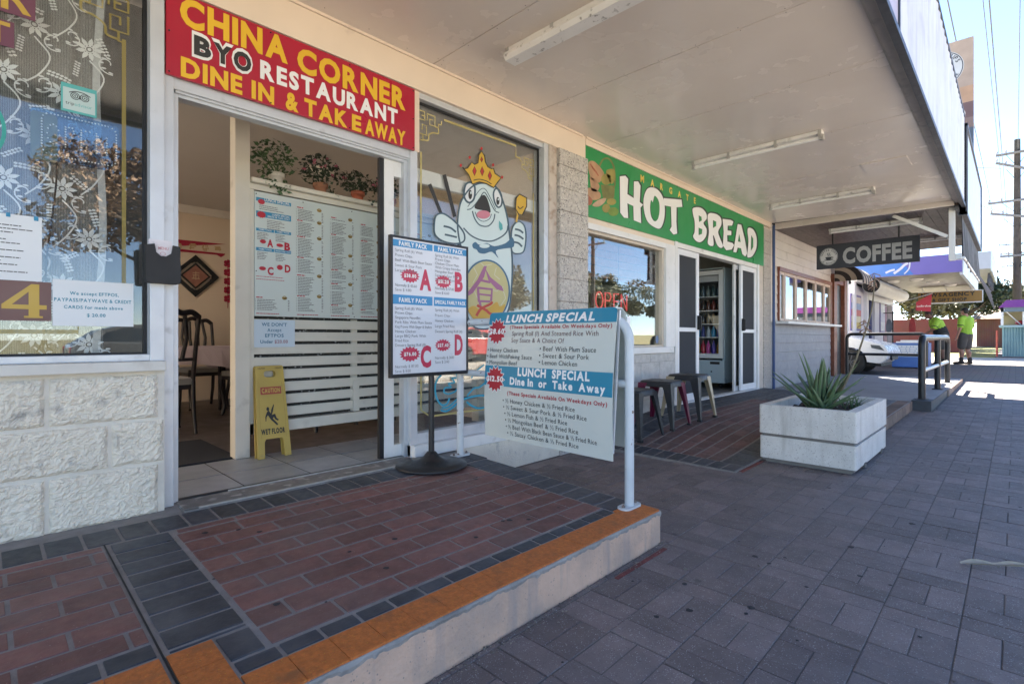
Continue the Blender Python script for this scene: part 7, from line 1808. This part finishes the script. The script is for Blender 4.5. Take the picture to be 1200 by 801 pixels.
def wire(lab, pts, r=.012): tag(obj('overhead_wire', MB().tube(spline(pts, 8), r, 6), M('wire_dark', (.10, .10, .11), .6, 0, 0)), lab, 'wire', 'overhead wires along the street')
for k, (y, z, lab) in enumerate(((.60, 10.1, 'overhead power wire running along the street, nearest the shop fascias'), (-.08, 10.1, 'overhead power wire running along the street beside the pole top'), (-.75, 10.1, 'overhead power wire running along the street, outermost at the pole top'), (.9, 7.8, 'overhead wire from the lower crossarm, nearest the shops'), (.35, 7.8, 'overhead wire from the lower crossarm close to the pole'))):
    wire(lab, [(-15, y, z + .2), (10, y, z - .55), (34.8, y, z), (52, y, z - .5), (70, y, z)])
wire('service wire looping from the pole to the far shop roofs', [(34.8, .9, 7.7), (32, 1.8, 6.3), (29, 2.5, 5.2)], .012); wire('thin wire crossing from the pole towards the shop roofs', [(34.8, 0, 6.9), (26, 1.6, 6.4), (18, 3.4, 6.6)], .012)
wire('horizontal wire leaving the upper pole towards the shops', [(34.8, .5, 9.3), (28, 2.4, 8.4), (20, 5, 8.6)], .012)

# ================================================================== FAR STREET
fa = thing('far_awning', 'grey box fronted awning on the next shop up the street', 'awning', (30, 1.8, 3.8))
obj('fascia', MB().box(28.5, 36, .72, 4, 3.85, 4.55), M('far_grey', (.33, .36, .40), .5, 0, .1, 1), fa); obj('side_fascia', MB().box(28.5, 36, .68, .72, 3.75, 4.6), M('far_blue_white', (.5, .6, .66), .4), fa)
b = MB()
for k in range(6): b.bar((28.6 + k, 1.2, 3.82), (28.6 + k, .72, 2.9 - .1*k), .10, .05); b.bar((28.7 + k, .8, 3.3), (29.6 + k, .8, 3.75), .08, .05)
obj('bracket', b, M('far_bracket', (.10, .10, .12), .6), fa)
tag(obj('paling_fence', MB().box(34, 34.06, 1.9, 9, .3, 2.0), brickmat('paling', (.20, .055, .05), (.24, .07, .06), (.08, .03, .03), .14, 4)), 'dark red paling fence across the lawn beyond the people', 'fence')
bh = thing('brick_house', 'low red brick house with a pale roof beyond the lawn', 'house', (50, .5, .4))
obj('wall', MB().box(47, 54, -1.5, 1.9, .3, 2.3), brickmat('red_brick', (.20, .085, .06), (.24, .10, .07), (.2, .17, .15), .24, .085), bh); obj('roof', MB().hexa([(46.5, -2, 2.3), (54.5, -2, 2.3), (54.5, 2.4, 2.3), (46.5, 2.4, 2.3)], [(49, -.3, 3.4), (52, -.3, 3.4), (52, .7, 3.4), (49, .7, 3.4)]), M('pale_tiles', (.36, .27, .2), .8, 0, .2, 2), bh)
def make_tree(lab, loc, h, rad, leafm, n, seed, group, ls=.16, trunk_h=.35):
    random.seed(seed); t = thing('street_tree', lab, 'tree', loc, 0, group)
    tm = M('bark', (.10, .08, .065), .9, 0, .3, 9, bump=.01, bs=30); b = MB(); cl = []
    b.tube([(0, 0, -.1), (.06, .03, h*trunk_h*.6), (.0, .08, h*.55), (.05, 0, h*.8)], [h*.032, h*.026, h*.017, h*.006], 10)
    for k in range(9):
        a = random.uniform(0, 6.28); z0 = h*random.uniform(trunk_h*.7, .6); rr = rad*random.uniform(.55, .95); e = Vector((rr*math.cos(a), rr*math.sin(a), z0 + h*random.uniform(.12, .32)))
        b.tube([(0.02, .04, z0), (e.x*.45, e.y*.45, z0 + (e.z-z0)*.35), e], [h*.012, h*.008, h*.003], 6); cl.append((e, rad*random.uniform(.28, .46)))
    obj('trunk', b, tm, t, local=True)
    for k in range(9): a = random.uniform(0, 6.28); q = random.uniform(0, .7)*rad; cl.append((Vector((q*math.cos(a), q*math.sin(a), h*random.uniform(.55, .95))), rad*random.uniform(.25, .42)))
    c = MB()
    for (p, r) in cl: leaves(c, p, (r, r, r*.75), n//len(cl), ls)
    obj('crown', c, leafm, t, local=True); return t
lg1 = M('dark_foliage', (.035, .06, .028), .6, 0, .35, 3, island=.45); lg2 = M('olive_foliage', (.12, .12, .055), .6, 0, .35, 3, island=.45); lg3 = M('russet_foliage', (.20, .12, .065), .6, 0, .35, 3, island=.5)
t1 = make_tree('dark dense tree on the lawn left of the kiosk', (42, 2.2, .4), 4.9, 2.0, lg1, 5200, 41, 'trees beyond the lawn', .17, .2)
t2 = make_tree('olive grey tree behind the red paling fence', (40, 4.6, .4), 5.0, 2.4, lg2, 4600, 43, 'trees beyond the lawn', .17, .25)
dup(t1, (47, 4.2, .4), 1.2, 'dark tree farther back between the two nearer lawn trees'); dup(t2, (58, 1.6, .5), 2.0, 'distant olive tree beyond the brick house')
# across the road: seen in the shop windows
o1 = make_tree('russet leaved tree across the road, mirrored in the left window', (4.4, -15.5, 0), 7.4, 3.0, lg3, 11000, 51, 'trees across the road', .12, .3)
o2 = make_tree('green tree across the road opposite the bakery', (20, -21, 0), 6.6, 3.2, lg2, 9000, 53, 'trees across the road', .15, .3)
for k, (x, y, a, src) in enumerate(((27, -22, 1, o2), (34, -20, 2.2, o2), (42, -22, .4, o2), (52, -20, 3, o2), (-4, -19, 2, o2), (13, -23, 4, o2))):
    dup(src, (x, y, gz(x)), a, ('green tree across the road, second along from the bakery', 'green tree across the road opposite the cafe', 'green tree across the road opposite the car lane', 'green tree across the road opposite the newsagency', 'green tree across the road left of the russet tree', 'green tree across the road right of the russet tree')[k])
powerpole('timber power pole across the road mirrored in the bakery window', 27.5, -13.6, 9.2, .16, [(8.6, 1.1, 0), (7.0, 1.0, 0)])
car('parked_car', 'dark grey parked car across the road, mirrored in the left window', (.06, .065, .07), (3.6, -11.4, gz(3.6) - .1), R(90)); car('parked_car', 'red parked car across the road mirrored in the bakery window', (.45, .06, .06), (15.5, -11.4, gz(15) - .1), R(90)); car('parked_car', 'silver parked car across the road opposite the cafe', (.4, .42, .44), (21, -11.4, gz(21) - .1), R(90))
fhs = thing('far_house', 'pale weatherboard house across the road behind the trees', 'house', (14, -29, 0))
obj('wall', MB().box(8, 22, -34, -28, -.2, 3.0), M('far_wall', (.55, .52, .46), .7, 0, .1, 1), fhs); obj('roof', MB().hexa([(7.3, -34.8, 3.0), (22.7, -34.8, 3.0), (22.7, -27.2, 3.0), (7.3, -27.2, 3.0)], [(11, -31.4, 5), (19, -31.4, 5), (19, -30.6, 5), (11, -30.6, 5)]), M('far_roof', (.22, .12, .09), .8, 0, .2, 1), fhs)
for x in (10, 14, 18): obj('window', MB().box(x, x + 1.6, -28.0, -27.95, 1.0, 2.2), M('far_window', (.05, .06, .07), .1), fhs)
